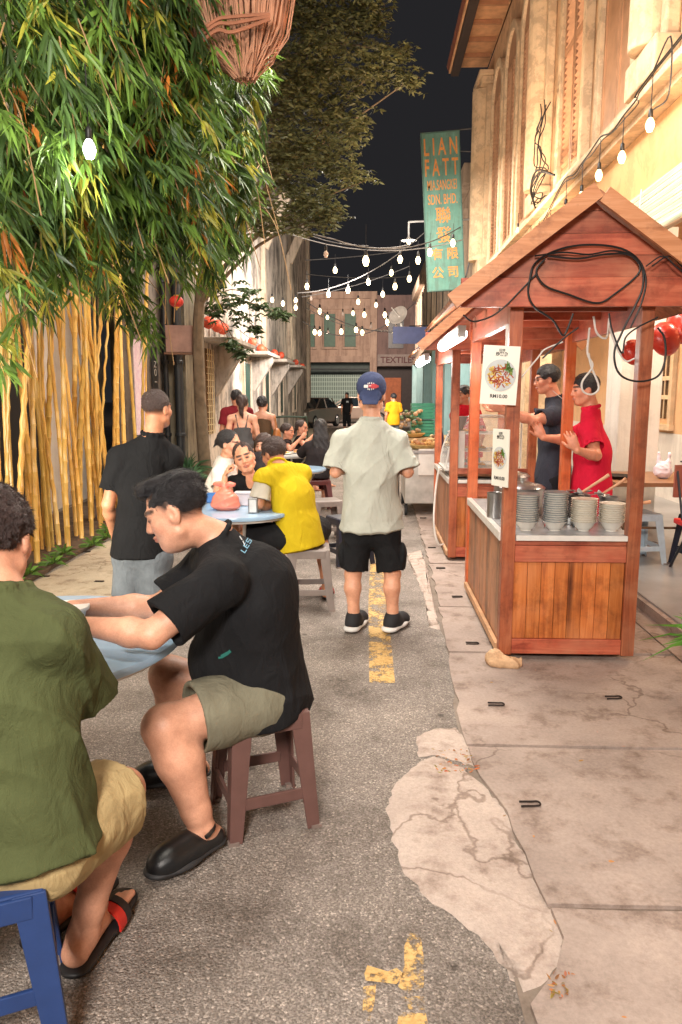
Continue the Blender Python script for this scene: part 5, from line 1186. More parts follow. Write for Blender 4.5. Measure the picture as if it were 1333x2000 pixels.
# ---------------------------------------------------------------- furniture
def plastic(name, c, rough=.38): return simple(name, c, rough, var=.12, scale=18, bump=.05, bscale=200)
def stool(lab, loc, rz, m, h=.45, top=.15, bot=.20, group=None, bar_z=.14, cross=True):
    t = thing('stool', lab, 'stool', loc, rz, group); tp = top
    mb = MB(); mb.prism([(-tp, -tp), (tp, -tp), (tp, tp), (-tp, tp)], (0, 0, h-.012), (1, 0, 0), (0, 1, 0), (0, 0, .012)); mb.build('seat', m, t, world=False, bevel=.008)
    mb = MB(); q = tp+.004
    for s_ in (-1, 1):
        mb.b2((-q+.03, s_*q-.006, h-.065), (q-.03, s_*q+.006, h-.006)); mb.b2((s_*q-.006, -q+.03, h-.065), (s_*q+.006, q-.03, h-.006))
    mb.build('apron', m, t, world=False, bevel=.004)
    for sx in (-1, 1):
        for sy in (-1, 1):
            mb = MB(); w1, w2, th = .075, .048, .011
            a = np.array([sx*(tp+.004), sy*(tp+.004), h-.004]); b = np.array([sx*bot, sy*bot, 0.0])
            # L section leg: two tapering plates
            for (ux, uy) in ((1, 0), (0, 1)):
                V = []
                for P_, ww in ((a, w1), (b, w2)):
                    if ux: V += [P_, P_+[-sx*ww, 0, 0], P_+[-sx*ww, -sy*th, 0], P_+[0, -sy*th, 0]]
                    else: V += [P_+[0, -sy*th-.0005, 0], P_+[0, -sy*ww, 0], P_+[-sx*th, -sy*ww, 0], P_+[-sx*th, -sy*th-.0005, 0]]
                mb._add(V, [(0, 1, 2, 3), (7, 6, 5, 4), (0, 4, 5, 1), (1, 5, 6, 2), (2, 6, 7, 3), (3, 7, 4, 0)])
            mb.build('leg', m, t, world=False, bevel=.003)
    f = 1-bar_z/h; e = bot+(tp+.004-bot)*(bar_z/h)
    for k in range(4):
        mb = MB(); e2 = e-.010
        if k < 2: s_ = (-1, 1)[k]; mb.b2((-e+.045, s_*e2-.006, bar_z-.022), (e-.045, s_*e2+.006, bar_z+.022))
        else: s_ = (-1, 1)[k-2]; mb.b2((s_*e2-.006, -e+.045, bar_z-.022), (s_*e2+.006, e-.045, bar_z+.022))
        mb.build('crossbar', m, t, world=False, bevel=.003)
    for sx in (-1, 1):
        for sy in (-1, 1): MB().b2((sx*bot-.02-sx*.014, sy*bot-.02-sy*.014, 0), (sx*bot+.02-sx*.014, sy*bot+.02-sy*.014, .012)).build('foot_pad', simple('worn_plastic_foot', (128, 112, 104), .7), t, world=False)
    return t
BRN = plastic('brown_plastic', (104, 74, 68)); BLU = plastic('navy_plastic', (38, 62, 112)); GRYP = plastic('grey_brown_plastic', (128, 116, 110)); PWB = plastic('pale_blue_plastic', (190, 204, 214)); MAR = plastic('maroon_plastic', (88, 40, 40)); REDP = plastic('red_plastic', (200, 40, 36)); NAVYD = plastic('dark_navy_plastic', (34, 38, 54))
stool('brown plastic stool under the seated man in the black t-shirt', (-.408, 2.645, 0), .42, BRN, .455, .140, .172)
stool('navy blue plastic stool under the man in the green t-shirt', (-.97, 1.62, 0), .45, BLU, .46, .16, .20, bar_z=.20)
stool('grey brown plastic stool under the man in the yellow shirt', (-.47, 5.52, 0), .1, GRYP, .46, .15, .19)
stool('brown plastic stool behind the man in the black polo', (-1.60, 5.0, 0), .3, BRN)
stool('grey plastic stool at the far pale blue table', (-.50, 8.15, 0), .3, GRYP)
stool('maroon stool under the long haired woman in black', (-.72, 10.1, 0), .2, MAR)
stool('dark stool half hidden behind the yellow shirt man', (-.22, 7.0, 0), .5, NAVYD)
stool('pale blue plastic stool under the wooden table in the arcade', (2.42, 6.75, .10), .15, PWB)
stool('dark stool with crossed legs at the right edge of the arcade', (2.92, 6.5, .10), .3, NAVYD, .46)
TBLUE = simple('pale_blue_laminate', (158, 188, 214), .18, var=.12, scale=5)
LEGW = simple('white_tube_steel', (206, 200, 192), .35, .2)
def rtable(lab, c, r, z=.75, rz=0, legs=True, m=None):
    t = thing('round_table', lab, 'table', (c[0], c[1], 0)); q = (c[0], c[1], z)
    MB().lathe([(r-.02, -.032), (r, -.028), (r+.004, -.012), (r, -.001), (r-.012, 0), (0, 0)], q, 64).build('tabletop', m or TBLUE, t, smooth=True)
    mb = MB(); mb.lathe([(r-.06, -.05), (r-.06, -.034), (r-.03, -.033), (r-.03, -.05), (r-.06, -.05)], q, 48); mb.build('under_frame', LEGW, t)
    for k in range(4):
        a = rz+k*PI/2; d = np.array([math.cos(a), math.sin(a), 0]); e = np.array([-math.sin(a), math.cos(a), 0])
        MB().tube([np.array(q)+d*r*.72+e*.05-[0, 0, .04], np.array([c[0], c[1], .012])-d*r*.62*(1 if k % 2 else 1)+e*.05], .0125, 8).build('leg', LEGW, t, smooth=True)
    return t
T1 = rtable('pale blue round table in front of the green and black shirt men', (-1.23, 2.53), .545, .74, .55)
T2 = rtable('pale blue round table with the pink bag on it', (-1.02, 5.55), .44, .74, .2)
T3 = rtable('small pale blue round table behind the yellow shirt man', (-.85, 8.75), .32, .74, .4)
T4 = rtable('far round table with food before the row of seated women', (-1.25, 11.2), .42, .72, .1, m=simple('white_tabletop', (196, 198, 198), .3))
# things on tables
q = at(128, 1172, 2.62); q[2] = .742; t = thing('food_tub', 'white plastic food tub on the near blue table', 'tub', q); MB().lathe([(.055, 0), (.075, .07), (.082, .075), (.082, .082), (.072, .082), (.05, .006), (0, .006)], q, 28).build('body', simple('white_plastic', (232, 230, 226), .3), t, smooth=True); MB().lathe([(.084, .070), (.086, .078), (.084, .084), (.076, .083)], q, 28).build('rim', simple('white_plastic', (232, 230, 226), .3), t, smooth=True)
# pink plastic bag
c = at(441, 985, 5.5); c[2] = .742; s = SDF(); s.ell(c+[0, 0, .07], np.eye(3), (.105, .08, .075), .03); s.ell(c+[0, 0, .03], np.eye(3), (.11, .085, .032), .03); s.cone(c+[0, 0, .12], c+[-.01, 0, .175], .05, .018, .03); s.ell(c+[-.05, 0, .195], np.eye(3), (.045, .02, .022), .012); s.ell(c+[.04, 0, .19], np.eye(3), (.04, .02, .02), .012)
V, Q = s.mesh(.006, wrinkle(.006, 28, 4)); N = NT('pink_bag_film'); N.base(L((240, 140, 118))); N.set(Roughness=.25, Transmission_Weight=.0); o = mk_mesh('plastic_bag', V, [Q], N.m, smooth=True); tag(o, 'knotted salmon pink plastic bag on the second blue table', 'bag')
mb = MB(); q = at(480, 945, 5.75); q[2] = .742; mb.box(q+[0, 0, .045], (.16, .12, .09)); t = thing('takeaway_box', 'pale takeaway box on the table before the woman in black', 'box', q); mb.build('body', simple('pale_box', (206, 206, 214), .5), t, bevel=.006); MB().box(q+[0, 0, .096], (.175, .135, .010)).build('lid', simple('pale_box', (206, 206, 214), .5), t)
q = at(495, 980, 5.35); q[2] = .742; t = thing('tissue_holder', 'small upright metal tissue holder on the second blue table', 'tissue holder', q); mb = MB(); mb.box(q+[0, 0, .055], (.07, .05, .11)); mb.build('body', STEEL, t, bevel=.004); MB().box(q+[0, -.0265, .055], (.05, .002, .09)).build('front_panel', simple('tissue_white', (226, 224, 220), .7), t)
q = at(415, 985, 5.85); q[2] = .742; t = thing('blue_pack', 'small blue pack behind the pink plastic bag', 'pack', q); MB().box(q+[0, 0, .04], (.09, .06, .08)).build('body', simple('blue_pack_film', (50, 110, 180), .3), t, bevel=.01)
# red bag under yellow man's table
s = SDF(); c = np.array([-.70, 5.45, .30]); s.ell(c+[0, 0, 0], np.eye(3), (.10, .08, .12), .03); s.cone(c+[0, 0, .1], c+[.02, 0, .2], .04, .015, .03); V, Q = s.mesh(.007, wrinkle(.012, 24, 8)); o = mk_mesh('red_bag', V, [Q], simple('red_bag_film', (206, 34, 30), .3), smooth=True); tag(o, 'crumpled red plastic bag hanging beside the grey brown stool', 'bag')
for k in range(7):
    q = np.array([-1.25+.12*math.cos(k*2.2)*(1+k*.15), 11.2+.12*math.sin(k*2.2)*(1+k*.15), .722]); t = thing('plate', 'plate of food on the far round table', 'plate', q, 0, 'plates on the far round table'); MB().lathe([(.05, 0), (.085, .015), (.08, .018), (.05, .006), (0, .006)], q, 16).build('dish', CHINA, t, smooth=True); MB().lathe([(.05, .008), (.035, .03), (0, .04)], q, 10).build('food', FRY, t, smooth=True)
# arcade table and things at right
t = thing('wooden_table', 'brown topped folding table in the arcade at right', 'table', (2.7, 7.0, .10)); MB().b2((2.15, 6.55, .80), (3.3, 7.55, .835)).build('tabletop', simple('brown_tabletop', (150, 104, 70), .4), t)
for (x, y) in ((2.25, 6.65), (3.2, 6.65), (2.25, 7.45), (3.2, 7.45)): MB().tube([(x, y, .10), (x+.05, y, .80)], .014, 8).build('leg', simple('brown_tube', (120, 90, 64), .5), t)
MB().tube([(2.25, 6.65, .42), (3.2, 6.65, .42)], .012, 6).build('brace', simple('brown_tube', (120, 90, 64), .5), t)
q = np.array([2.28, 6.9, .836]); t = thing('frying_pan', 'black shallow pan on the arcade table', 'pan', q); MB().lathe([(.10, 0), (.14, .03), (.135, .032), (.095, .006), (0, .006)], q, 24).build('body', simple('black_wok_iron', (60, 52, 50), .4, .6), t, smooth=True); MB().bar(q+[-.13, 0, .028], q+[-.3, 0, .045], .02, .01).build('handle', BLACKW, t)
c = np.array([2.68, 6.9, .836]); s = SDF(); s.ell(c+[0, 0, .08], np.eye(3), (.08, .06, .08), .02); s.cone(c+[-.04, 0, .13], c+[-.05, 0, .24], .02, .012, .02); s.cone(c+[.04, 0, .13], c+[.05, 0, .23], .02, .012, .02); V, Q = s.mesh(.007, wrinkle(.008, 26, 9)); o = mk_mesh('white_bag', V, [Q], simple('white_bag_film', (230, 214, 220), .35), smooth=True); tag(o, 'white plastic carrier bag with raised handles on the arcade table', 'bag')
c = np.array([2.92, 6.85, .836]); t = thing('charcoal_pot', 'small square black pot on the arcade table', 'pot', c); MB().prism([(-.07, -.07), (.07, -.07), (.07, .07), (-.07, .07)], c, (1, 0, 0), (0, 1, 0), (0, 0, .15)).build('body', simple('black_pot', (44, 36, 36), .5), t, bevel=.012); MB().box(c+[0, 0, .155], (.16, .16, .012)).build('rim', simple('black_pot', (44, 36, 36), .5), t)
c = np.array([3.02, 6.72, .836]); s = SDF(); s.ell(c+[0, 0, .03], np.eye(3), (.09, .06, .035), .02); V, Q = s.mesh(.008, wrinkle(.012, 30, 2)); tag(mk_mesh('magenta_cloth', V, [Q], fabric('magenta_cloth', (190, 40, 110)), smooth=True), 'crumpled magenta cloth beside the black pot', 'cloth')
t = thing('folding_chair', 'red seated folding chair at the right edge of the arcade', 'chair', (2.78, 6.2, .10)); MB().b2((2.62, 6.1, .50), (3.0, 6.45, .545)).build('seat', REDP, t, bevel=.01)
mb = MB(); MB().b2((2.62, 6.47, .72), (3.0, 6.50, 1.0)).build('backrest', simple('brown_chair_back', (150, 84, 66), .5), t)
for (a_, b_) in (((2.64, 6.12, .10), (2.64, 6.48, .95)), ((2.98, 6.12, .10), (2.98, 6.48, .95)), ((2.64, 6.5, .10), (2.64, 6.15, .50)), ((2.98, 6.5, .10), (2.98, 6.15, .50))): MB().tube([a_, b_], .011, 8).build('leg', simple('dark_tube', (50, 50, 56), .4, .4), t)
# parking sawhorse-like rack behind the seated women: dark green bike rack
t = thing('railing', 'low dark green tubular railing behind the seated women', 'railing', at(566, 815, 15)); mb = MB(); q = at(566, 815, 15); mb.tube(spline([(q[0]-.35, 15, 0), (q[0]-.35, 15, q[2]-.1), (q[0]-.25, 15, q[2]), (q[0]+.25, 15, q[2]), (q[0]+.35, 15, q[2]-.1), (q[0]+.35, 15, 0)], 5), .02, 8); mb.build('bar', simple('dark_green_tube', (40, 58, 46), .5), t, smooth=True)
# ---------------------------------------------------------------- cars
def car(lab, loc, rz, body, dark=False):
    t = thing('parked_car', lab, 'car', loc, rz); Wd = .88
    side = [(-2.2, .32), (-2.22, .62), (-2.1, .86), (-1.2, .95), (1.15, .95), (2.05, .9), (2.2, .7), (2.2, .34), (1.75, .25), (-1.7, .25)]
    mb = MB(); mb.prism(side, (0, -Wd, 0), (1, 0, 0), (0, 0, 1), (0, 2*Wd, 0)); mb.build('body', body, t, world=False, bevel=.07)
    cabp = [(-1.15, .93), (-.35, 1.40), (.75, 1.42), (1.75, .93)]
    V = []; 
    for s_, k in ((-1, 1), (1, 1)):
        for (x, z) in cabp: V.append((x, s_*(Wd-.06-(z-.93)*.32), z))
    gl = MB()._add(V, [(0, 1, 2, 3), (7, 6, 5, 4), (0, 4, 5, 1), (1, 5, 6, 2), (2, 6, 7, 3)]); gl.build('windows', simple('car_glass', (26, 36, 42), .08, 0, .05), t, world=False, bevel=.03)
    mb = MB(); mb.b2((-.36, -.68, 1.405), (.76, .68, 1.445)); 
    for s_ in (-1, 1):
        for (a_, b_) in (((-1.15, .93), (-.35, 1.41)), ((.75, 1.41), (1.75, .93)), ((.15, .93), (.15, 1.41))): mb.bar((a_[0], s_*(Wd-.055), a_[1]), (b_[0], s_*(Wd-.055-.15), b_[1]), .06, .04)
    mb.build('roof', body, t, world=False, bevel=.012)
    for x in (-1.35, 1.35):
        for s_ in (-1, 1):
            w_ = MB().lathe([(0, -.10), (.27, -.10), (.32, -.07), (.32, .07), (.27, .10), (0, .10)], (x, s_*(Wd-.08), .32), 22, axis=(0, 1, 0)).build('wheel', simple('tyre', (22, 22, 24), .8), t, world=False, smooth=True)
            MB().lathe([(0, -.115), (.2, -.115), (.21, -.09), (.21, .09), (.2, .115), (0, .115)], (x, s_*(Wd-.08), .32), 10, axis=(0, 1, 0)).build('rim', STEEL, w_, world=False)
    for s_ in (-1, 1): MB().b2((-2.235, s_*.62-.18, .62), (-2.12, s_*.62+.18, .76)).build('headlight', simple('headlight_glass', (226, 220, 206), .1), t, world=False, bevel=.02)
    mb = MB(); mb.b2((-2.245, -.34, .50), (-2.20, .34, .72)); mb.b2((-2.245, -.7, .33), (-2.205, .7, .42)); mb.build('grille', simple('dark_grille', (30, 28, 28), .4), t, world=False)
    MB().b2((-2.26, -.24, .40), (-2.246, .24, .49)).build('number_plate', simple('plate_white', (200, 196, 190), .5), t, world=False)
    return t
car('parked bronze grey car with its nose towards the lane, by the left wall end', (-3.0, 36.9, 0), math.radians(70), simple('bronze_car_paint', (132, 118, 106), .25, .5, .05))
car('parked silver beige car seen side on behind the bronze grey one', (-1.0, 42.5, 0), math.radians(12), simple('silver_car_paint', (186, 166, 152), .25, .4, .05))
# ================================================================== PEOPLE
def frame(fwd, up=(0, 0, 1)):
    f = nrm(fwd); r = nrm(np.cross(f, up)); u = np.cross(r, f); return np.stack([r, f, u])   # rows: right, forward, up
def head_prims(S, c, A, s, female=False, fat=1., open_eyes=True):
    P = lambda x, y, z: c+s*(x*A[0]+y*A[1]+z*A[2])
    e = lambda p, r, k, op='u', AA=None: S.ell(P(*p), A if AA is None else AA, np.array(r)*s, k*s, op)
    e((0, -.014, .038), (.076, .094, .084), .02)
    e((0, .022, -.030), (.063*fat, .064, .080), .03)
    e((0, .050, -.088), (.030*fat, .026, .024), .03)
    if fat > 1.1: e((0, .012, -.088), (.054, .052, .034), .03); e((0, .028, -.062), (.054, .036, .042), .03)
    for q in (-1, 1):
        S.cone(P(q*.052*fat, -.002, -.058), P(q*.020, .052, -.092), .020*s, .017*s, .022*s)
        e((q*.040, .052, -.020), (.024, .026, .024), .02)
        e((q*.075, -.010, -.004), (.010, .019, .031), .008); e((q*.083, -.002, .0), (.006, .010, .016), .005, 's')
    S.cone(P(-.036, .078, .026), P(.036, .078, .026), .012*s, .012*s, .014*s)
    for q in (-1, 1): e((q*.031, .093, .005), (.019, .015, .012), .012, 's')
    for q in (-1, 1): e((q*.031, .073, .005), (.0135, .0135, .012), .004)
    S.cone(P(0, .083, .014), P(0, .0985, -.026), .008*s, .0125*s, .012*s)
    for q in (-1, 1): e((q*.012, .093, -.031), (.0085, .0095, .0075), .006)
    e((0, .087, -.054), (.025, .011, .0058), .004); e((0, .085, -.065), (.021, .011, .0068), .004)
    S.cone(P(-.022, .0975, -.0595), P(.022, .0975, -.0595), .0022*s, .0022*s, .004*s, op='s')
def head_col(V, c, A, s, base, fade=None, smile=False):
    L_ = ((V-c)@A.T)/s; x, y, z = L_[:, 0], L_[:, 1], L_[:, 2]; col = np.tile(np.array(base), (len(V), 1)); ax = np.abs(x)
    def blend(m, cc): col[:] = col*(1-m[:, None])+np.array(cc)*m[:, None]
    sm = lambda v, w: np.clip(.5-v/w, 0, 1)
    near = sm(np.sqrt(x*x+y*y+z*z)-.17, .01)
    d = np.sqrt(((ax-.033)/.028)**2+((z-.030)/.0085)**2); blend(sm((d-1)*.01, .005)*(y > .05)*near*.92, (.02, .014, .012))
    d = np.sqrt((x/.026)**2+((z+.060)/.0125)**2); blend(sm((d-1)*.01, .006)*(y > .075)*near*.75, (.42, .14, .11))
    d = np.sqrt(((ax-.031)/.017)**2+((z-.003)/.008)**2); blend(sm((d-1)*.01, .004)*(y > .062)*near*.9, (.05, .03, .026))
    d = np.sqrt(((ax-.060)/.02)**2+((z+.0)/.03)**2)
    d = np.sqrt(((ax-.048)/.028)**2+((z+.028)/.022)**2+((y-.05)/.04)**2); blend(sm((d-1)*.02, .03)*near*.25, (.62, .22, .16))
    if fade is not None:   # cropped hair on the sides and nape
        line = .000-.30*np.clip(y, -.1, .1)*0
        m = sm(-(z-(-.020+np.clip((y+.02)*1.1, 0, .08)))*1., .03)*(y < .062)*near; m *= np.clip((ax-.0)/.02+(y < 0), 0, 1); m *= 1-sm(np.sqrt(((ax-.080)/.02)**2+((y+.008)/.024)**2+((z+.002)/.035)**2)-1, .1)
        blend(m*fade, (.022, .017, .015))
    return col
def hand(S, w, d, n, side, s=1., curl=.5, spread=.12, thumb=.6, grip=False):
    """w wrist, d direction of fingers, n palm normal (towards palm side), side = thumb side"""
    d, n = nrm(d), nrm(n); side = nrm(side-d*np.dot(side, d)); n = nrm(n-d*np.dot(n, d)-side*np.dot(n, side)); k = w+d*.088*s
    S.cone(w, w+d*.045*s+side*.018*s, .024*s, .026*s, .015, n, .55); S.cone(w+d*.03*s+side*.018*s, k+side*.024*s, .020*s, .016*s, .015, n, .75); S.cone(w+d*.03*s-side*.014*s, k-side*.024*s, .020*s, .014*s, .015, n, .75); S.cone(w+d*.04*s, k, .022*s, .017*s, .012, n, .75)
    for i, (o, l, r) in enumerate(((.030, .072, .0092), (.010, .080, .0095), (-.011, .074, .009), (-.031, .058, .0078))):
        p = k+side*o*s-d*(.006 if i in (0, 2) else (.014 if i == 3 else 0))*s; a = spread*(o/.03); cc = curl*(.85+.12*i)
        for j, f in enumerate((.45, .32, .23)):
            th = cc*(j+.45)*(1.0 if not grip else 1.15); dd = nrm(d*math.cos(th)+n*math.sin(th)+side*a*.5); q = p+dd*l*f*s
            S.cone(p, q, r*s*(1-.10*j), r*s*(.92-.10*j), .004); p = q
    p = w+d*.022*s+side*.020*s; dd = nrm(d*.62+side*.75+n*.25*thumb*2)
    q = p+dd*.042*s; S.cone(p, q, .015*s, .012*s, .012); dd2 = nrm(dd+d*.5+n*.3*thumb-side*.25); q2 = q+dd2*.032*s; S.cone(q, q2, .0112*s, .010*s, .004); q3 = q2+nrm(dd2+n*.3*thumb)*.024*s; S.cone(q2, q3, .0098*s, .0082*s, .004)
def foot(S, a, t, s=1., toes=True):
    """a ankle, t toe tip (z of sole taken from t)"""
    zs = t[2]; h = np.array([a[0], a[1], zs]); f = nrm(t-h); L0 = np.linalg.norm(t-h); sd = np.cross(f, [0, 0, 1]); heel = h-f*.045*s+[0, 0, .034*s]
    S.cone(a, heel, .038*s, .034*s, .02); S.cone(heel, h+f*L0*.68+[0, 0, .020*s], .032*s, .020*s, .025); S.cone(a+[0, 0, -.01], h+f*L0*.62+[0, 0, .024*s], .036*s, .022*s, .03)
    S.cone(h+f*L0*.6+sd*.022*s+[0, 0, .02*s], h+f*L0*.6-sd*.024*s+[0, 0, .018*s], .022*s, .018*s, .02)
    for i, (o, l, r) in enumerate(((.030, 1.0, .0125), (.011, .98, .0095), (-.006, .94, .009), (-.021, .88, .0085), (-.034, .82, .008))):
        S.cone(h+f*L0*.64+sd*o*.9*s+[0, 0, .018*s], h+f*(L0*l-.01)+sd*o*s+[0, 0, .012*s], r*s*1.1, r*s, .006)
def lerp(a, b, t): return np.array(a)*(1-t)+np.array(b)*t
def arm_prims(S, J, sd, f=1., k=.02):
    sh, el, wr = J['s'+sd], J['e'+sd], J['w'+sd]; d = nrm(wr-el)
    S.cone(sh, lerp(sh, el, .5), .047*f, .046*f, k); S.cone(lerp(sh, el, .45), el, .046*f, .037*f, k)
    S.cone(el, lerp(el, wr, .3), .036*f, .040*f, k); S.cone(lerp(el, wr, .3), wr, .040*f, .025*f, k)
def body(J, res, skin, fat=1., hs=1., female=False, fade=None, limb=1., t=None, hands=None, bare=True, headfat=1., calf=1.):
    S = SDF(); F_, R_, U_ = J['fwd'], J['right'], nrm(J['neck']-J['pel'])
    S.cone(J['pel'], J['chest'], .125*fat, .128*fat, .04, F_, .74); S.cone(lerp(J['pel'], J['chest'], .9), lerp(J['chest'], J['neck'], .55), .125*fat, .085, .04, F_, .78)
    S.cone(J['sl'], J['sr'], .046*limb, .046*limb, .05)
    for sd in 'lr': S.cone(J['s'+sd], J['neck']-U_*.02, .044*limb, .048, .05)
    if female:
        for q in (-1, 1): S.ell(J['chest']+F_*.085+R_*q*.07+[0, 0, .0], np.stack([R_, F_, U_]), (.06, .05, .06), .04)
    A = frame(J['hf'], J.get('hup', (0, 0, 1))); hc = J['head']
    nf = .054*(.88 if female else 1.)*(1+.35*(fat-1)); S.cone(J['neck'], hc+hs*(-.028*A[1]-.055*A[2]), nf*1.08, nf*.98, .025)
    head_prims(S, hc, A, hs, female, headfat)
    for sd in 'lr':
        arm_prims(S, J, sd, limb)
        h = J.get('h'+sd+'d'); el, wr = J['e'+sd], J['w'+sd]
        hd = nrm(h if h is not None else wr-el); pn = J.get('h'+sd+'n'); ts = J.get('h'+sd+'t'); q = 1 if sd == 'r' else -1
        if pn is None: pn = -R_*q
        if ts is None: ts = F_
        hk = (hands or {}).get(sd, dict(curl=.45)); hand(S, wr+hd*.01, hd, pn, ts, .98 if not female else .9, **hk)
        hp, kn, an = J['p'+sd], J['k'+sd], J['a'+sd]
        S.cone(hp, kn, .084*limb, .056*limb, .05); d = nrm(an-kn); fw = nrm(J['t'+sd]-np.array([an[0], an[1], J['t'+sd][2]])); back = -fw; back = nrm(back-d*np.dot(back, d))
        S.cone(kn, lerp(kn, an, .32)+back*.012, .052*limb*calf, .055*limb*calf, .03); S.cone(lerp(kn, an, .32)+back*.012, lerp(kn, an, .85), .055*limb*calf, .037*limb*calf**.5, .03); S.cone(lerp(kn, an, .82), an, .037*limb*calf**.5, .034, .02)
        foot(S, an, J['t'+sd], 1. if not female else .9)
    V, Q = S.mesh(res); col = head_col(V, hc, A, hs, L(skin)[:3], fade)
    # warmer joints and knuckles
    for sd in 'lr':
        for kk in ('e', 'k'): dd = np.linalg.norm(V-J[kk+sd], axis=1); m = np.clip(1-dd/.09, 0, 1)[:, None]*.05; col = col*(1-m)+np.array([.55, .22, .15])*m
    return mk_mesh('body', V, [Q], SKIN, t, smooth=True, col=col), A
def tee(J, res, m, t, fat=1., sleeve=.62, hem=.05, loose=.02, limb=1., amp=.006, seed=1, collar=True, long_=False, name='shirt', skirt=1.0, zneck=0., wf=10, hemz=None, vneck=False):
    S = SDF(); F_, R_ = J['fwd'], J['right']; U_ = nrm(J['chest']-J['pel']); lo = loose
    hp = J['pel']-U_*hem if 'hem' not in J else J['hem']; hn = -nrm(lerp(J['chest'], J['pel'], 1.0)-hp) if hem > 0.02 and 'hem' not in J else -U_
    hn = nrm(hp-J['pel']) if 'hem' not in J and hem > .02 else -U_
    S.cone(lerp(J['pel'], J['chest'], .12), hp, (.132*fat+lo), (.138*fat*skirt+lo), .05, F_, .80, [(hp, hn)])
    S.cone(J['pel'], J['chest'], .130*fat+lo, .132*fat+lo*.8, .06, F_, .78, [(hp, hn)])
    if 'belly' in J: S.cone(J['belly'], lerp(J['belly'], J['chest'], .4), .13*fat, .12*fat, .07)
    S.cone(J['chest'], lerp(J['chest'], J['neck'], .55), .130*fat+lo*.7, .094+lo*.5, .05, F_, .80)
    S.cone(J['sl'], J['sr'], .050*limb+lo*.3, .050*limb+lo*.3, .06)
    for sd in 'lr': S.cone(J['s'+sd], J['neck']-U_*.034, .048*limb+lo*.35, .060+.02*(fat-1), .05)
    for sd in 'lr':
        sh, el, wr = J['s'+sd], J['e'+sd], J['w'+sd]; out = nrm(sh-J['chest'])
        end = lerp(sh, el, sleeve) if sleeve <= 1 else lerp(el, wr, sleeve-1); d = nrm(el-sh) if sleeve <= 1 else nrm(wr-el); r1 = (.049*limb+lo*.5); r2 = (.055*limb+lo*.95) if sleeve < 1 else (.042*limb+lo*.8)
        if sleeve <= 1:
            S.cone(sh, end+d*.03, r1, r2, .035, None, 1, [(end, d)]); S.cone(end-d*.02, end+d*.05, r2-.018, r2-.013, .004, op='s')
        else:
            S.cone(sh, el, r1, r2*1.05, .035); S.cone(el, end+d*.03, r2*1.05, r2, .03, None, 1, [(end, d)])
    if collar:
        cN = J['neck']+U_*(.006+zneck); A = frame(F_, U_); n = 14; hd = J['head']; ax = nrm((hd-nrm(J['hf'])*.03)-J['neck']); rr = .062*(1+.35*(fat-1)); a_, b_ = perp(ax, F_)
        pts = [cN+(a_*math.cos(q)+b_*math.sin(q))*rr for q in np.linspace(0, 2*PI, n)]
        for p, q in zip(pts[:-1], pts[1:]): S.cone(p, q, .011, .011, .008)
        if collar == 'polo':
            for p, q in zip(pts[:-1], pts[1:]): S.cone(p+ax*.010, q+ax*.010, .010, .010, .012)
    if vneck: S.ell(J['neck']+F_*.075-U_*.05, np.stack([R_, F_, U_]), (.042, .07, .085), .01, 's')
    V, Q = S.mesh(res, wrinkle(amp, wf, seed, .35)); return mk_mesh(name, V, [Q], m, t, smooth=True)
def shorts(J, res, m, t, fat=1., leg=.8, loose=.022, limb=1., amp=.006, seed=2, name='shorts', cargo=False):
    S = SDF(); F_, R_ = J['fwd'], J['right']; U_ = nrm(J['chest']-J['pel'])
    S.cone(J['pel'], J['pel']+U_*.09, .130*fat, .122*fat, .04, F_, .85); S.cone(J['pl'], J['pr'], .100*limb, .100*limb, .04)
    for sd in 'lr':
        hp, kn, an = J['p'+sd], J['k'+sd], J['a'+sd]
        if leg <= 1: end = lerp(hp, kn, leg); d = nrm(kn-hp); r2 = .070*limb+loose*1.3+.006; S.cone(hp, end+d*.04, .094*limb+loose*.3, r2, .04, None, 1, [(end, d)]); S.cone(end-d*.015, end+d*.06, r2-.019, r2-.014, .004, op='s')
        else:
            end = lerp(kn, an, leg-1); d = nrm(an-kn); S.cone(hp, kn, .094*limb+loose*.3, .066*limb+loose, .04); S.cone(kn, end+d*.03, .066*limb+loose, .054*limb+loose, .03, None, 1, [(end, d)])
        if cargo: q = 1 if sd == 'r' else -1; c = lerp(hp, kn, .55)+R_*q*(.088); S.ell(c, np.stack([R_, F_, nrm(kn-hp)]), (.03, .075, .085), .012)
    V, Q = S.mesh(res, wrinkle(amp, 11, seed, .6)); return mk_mesh(name, V, [Q], m, t, smooth=True)
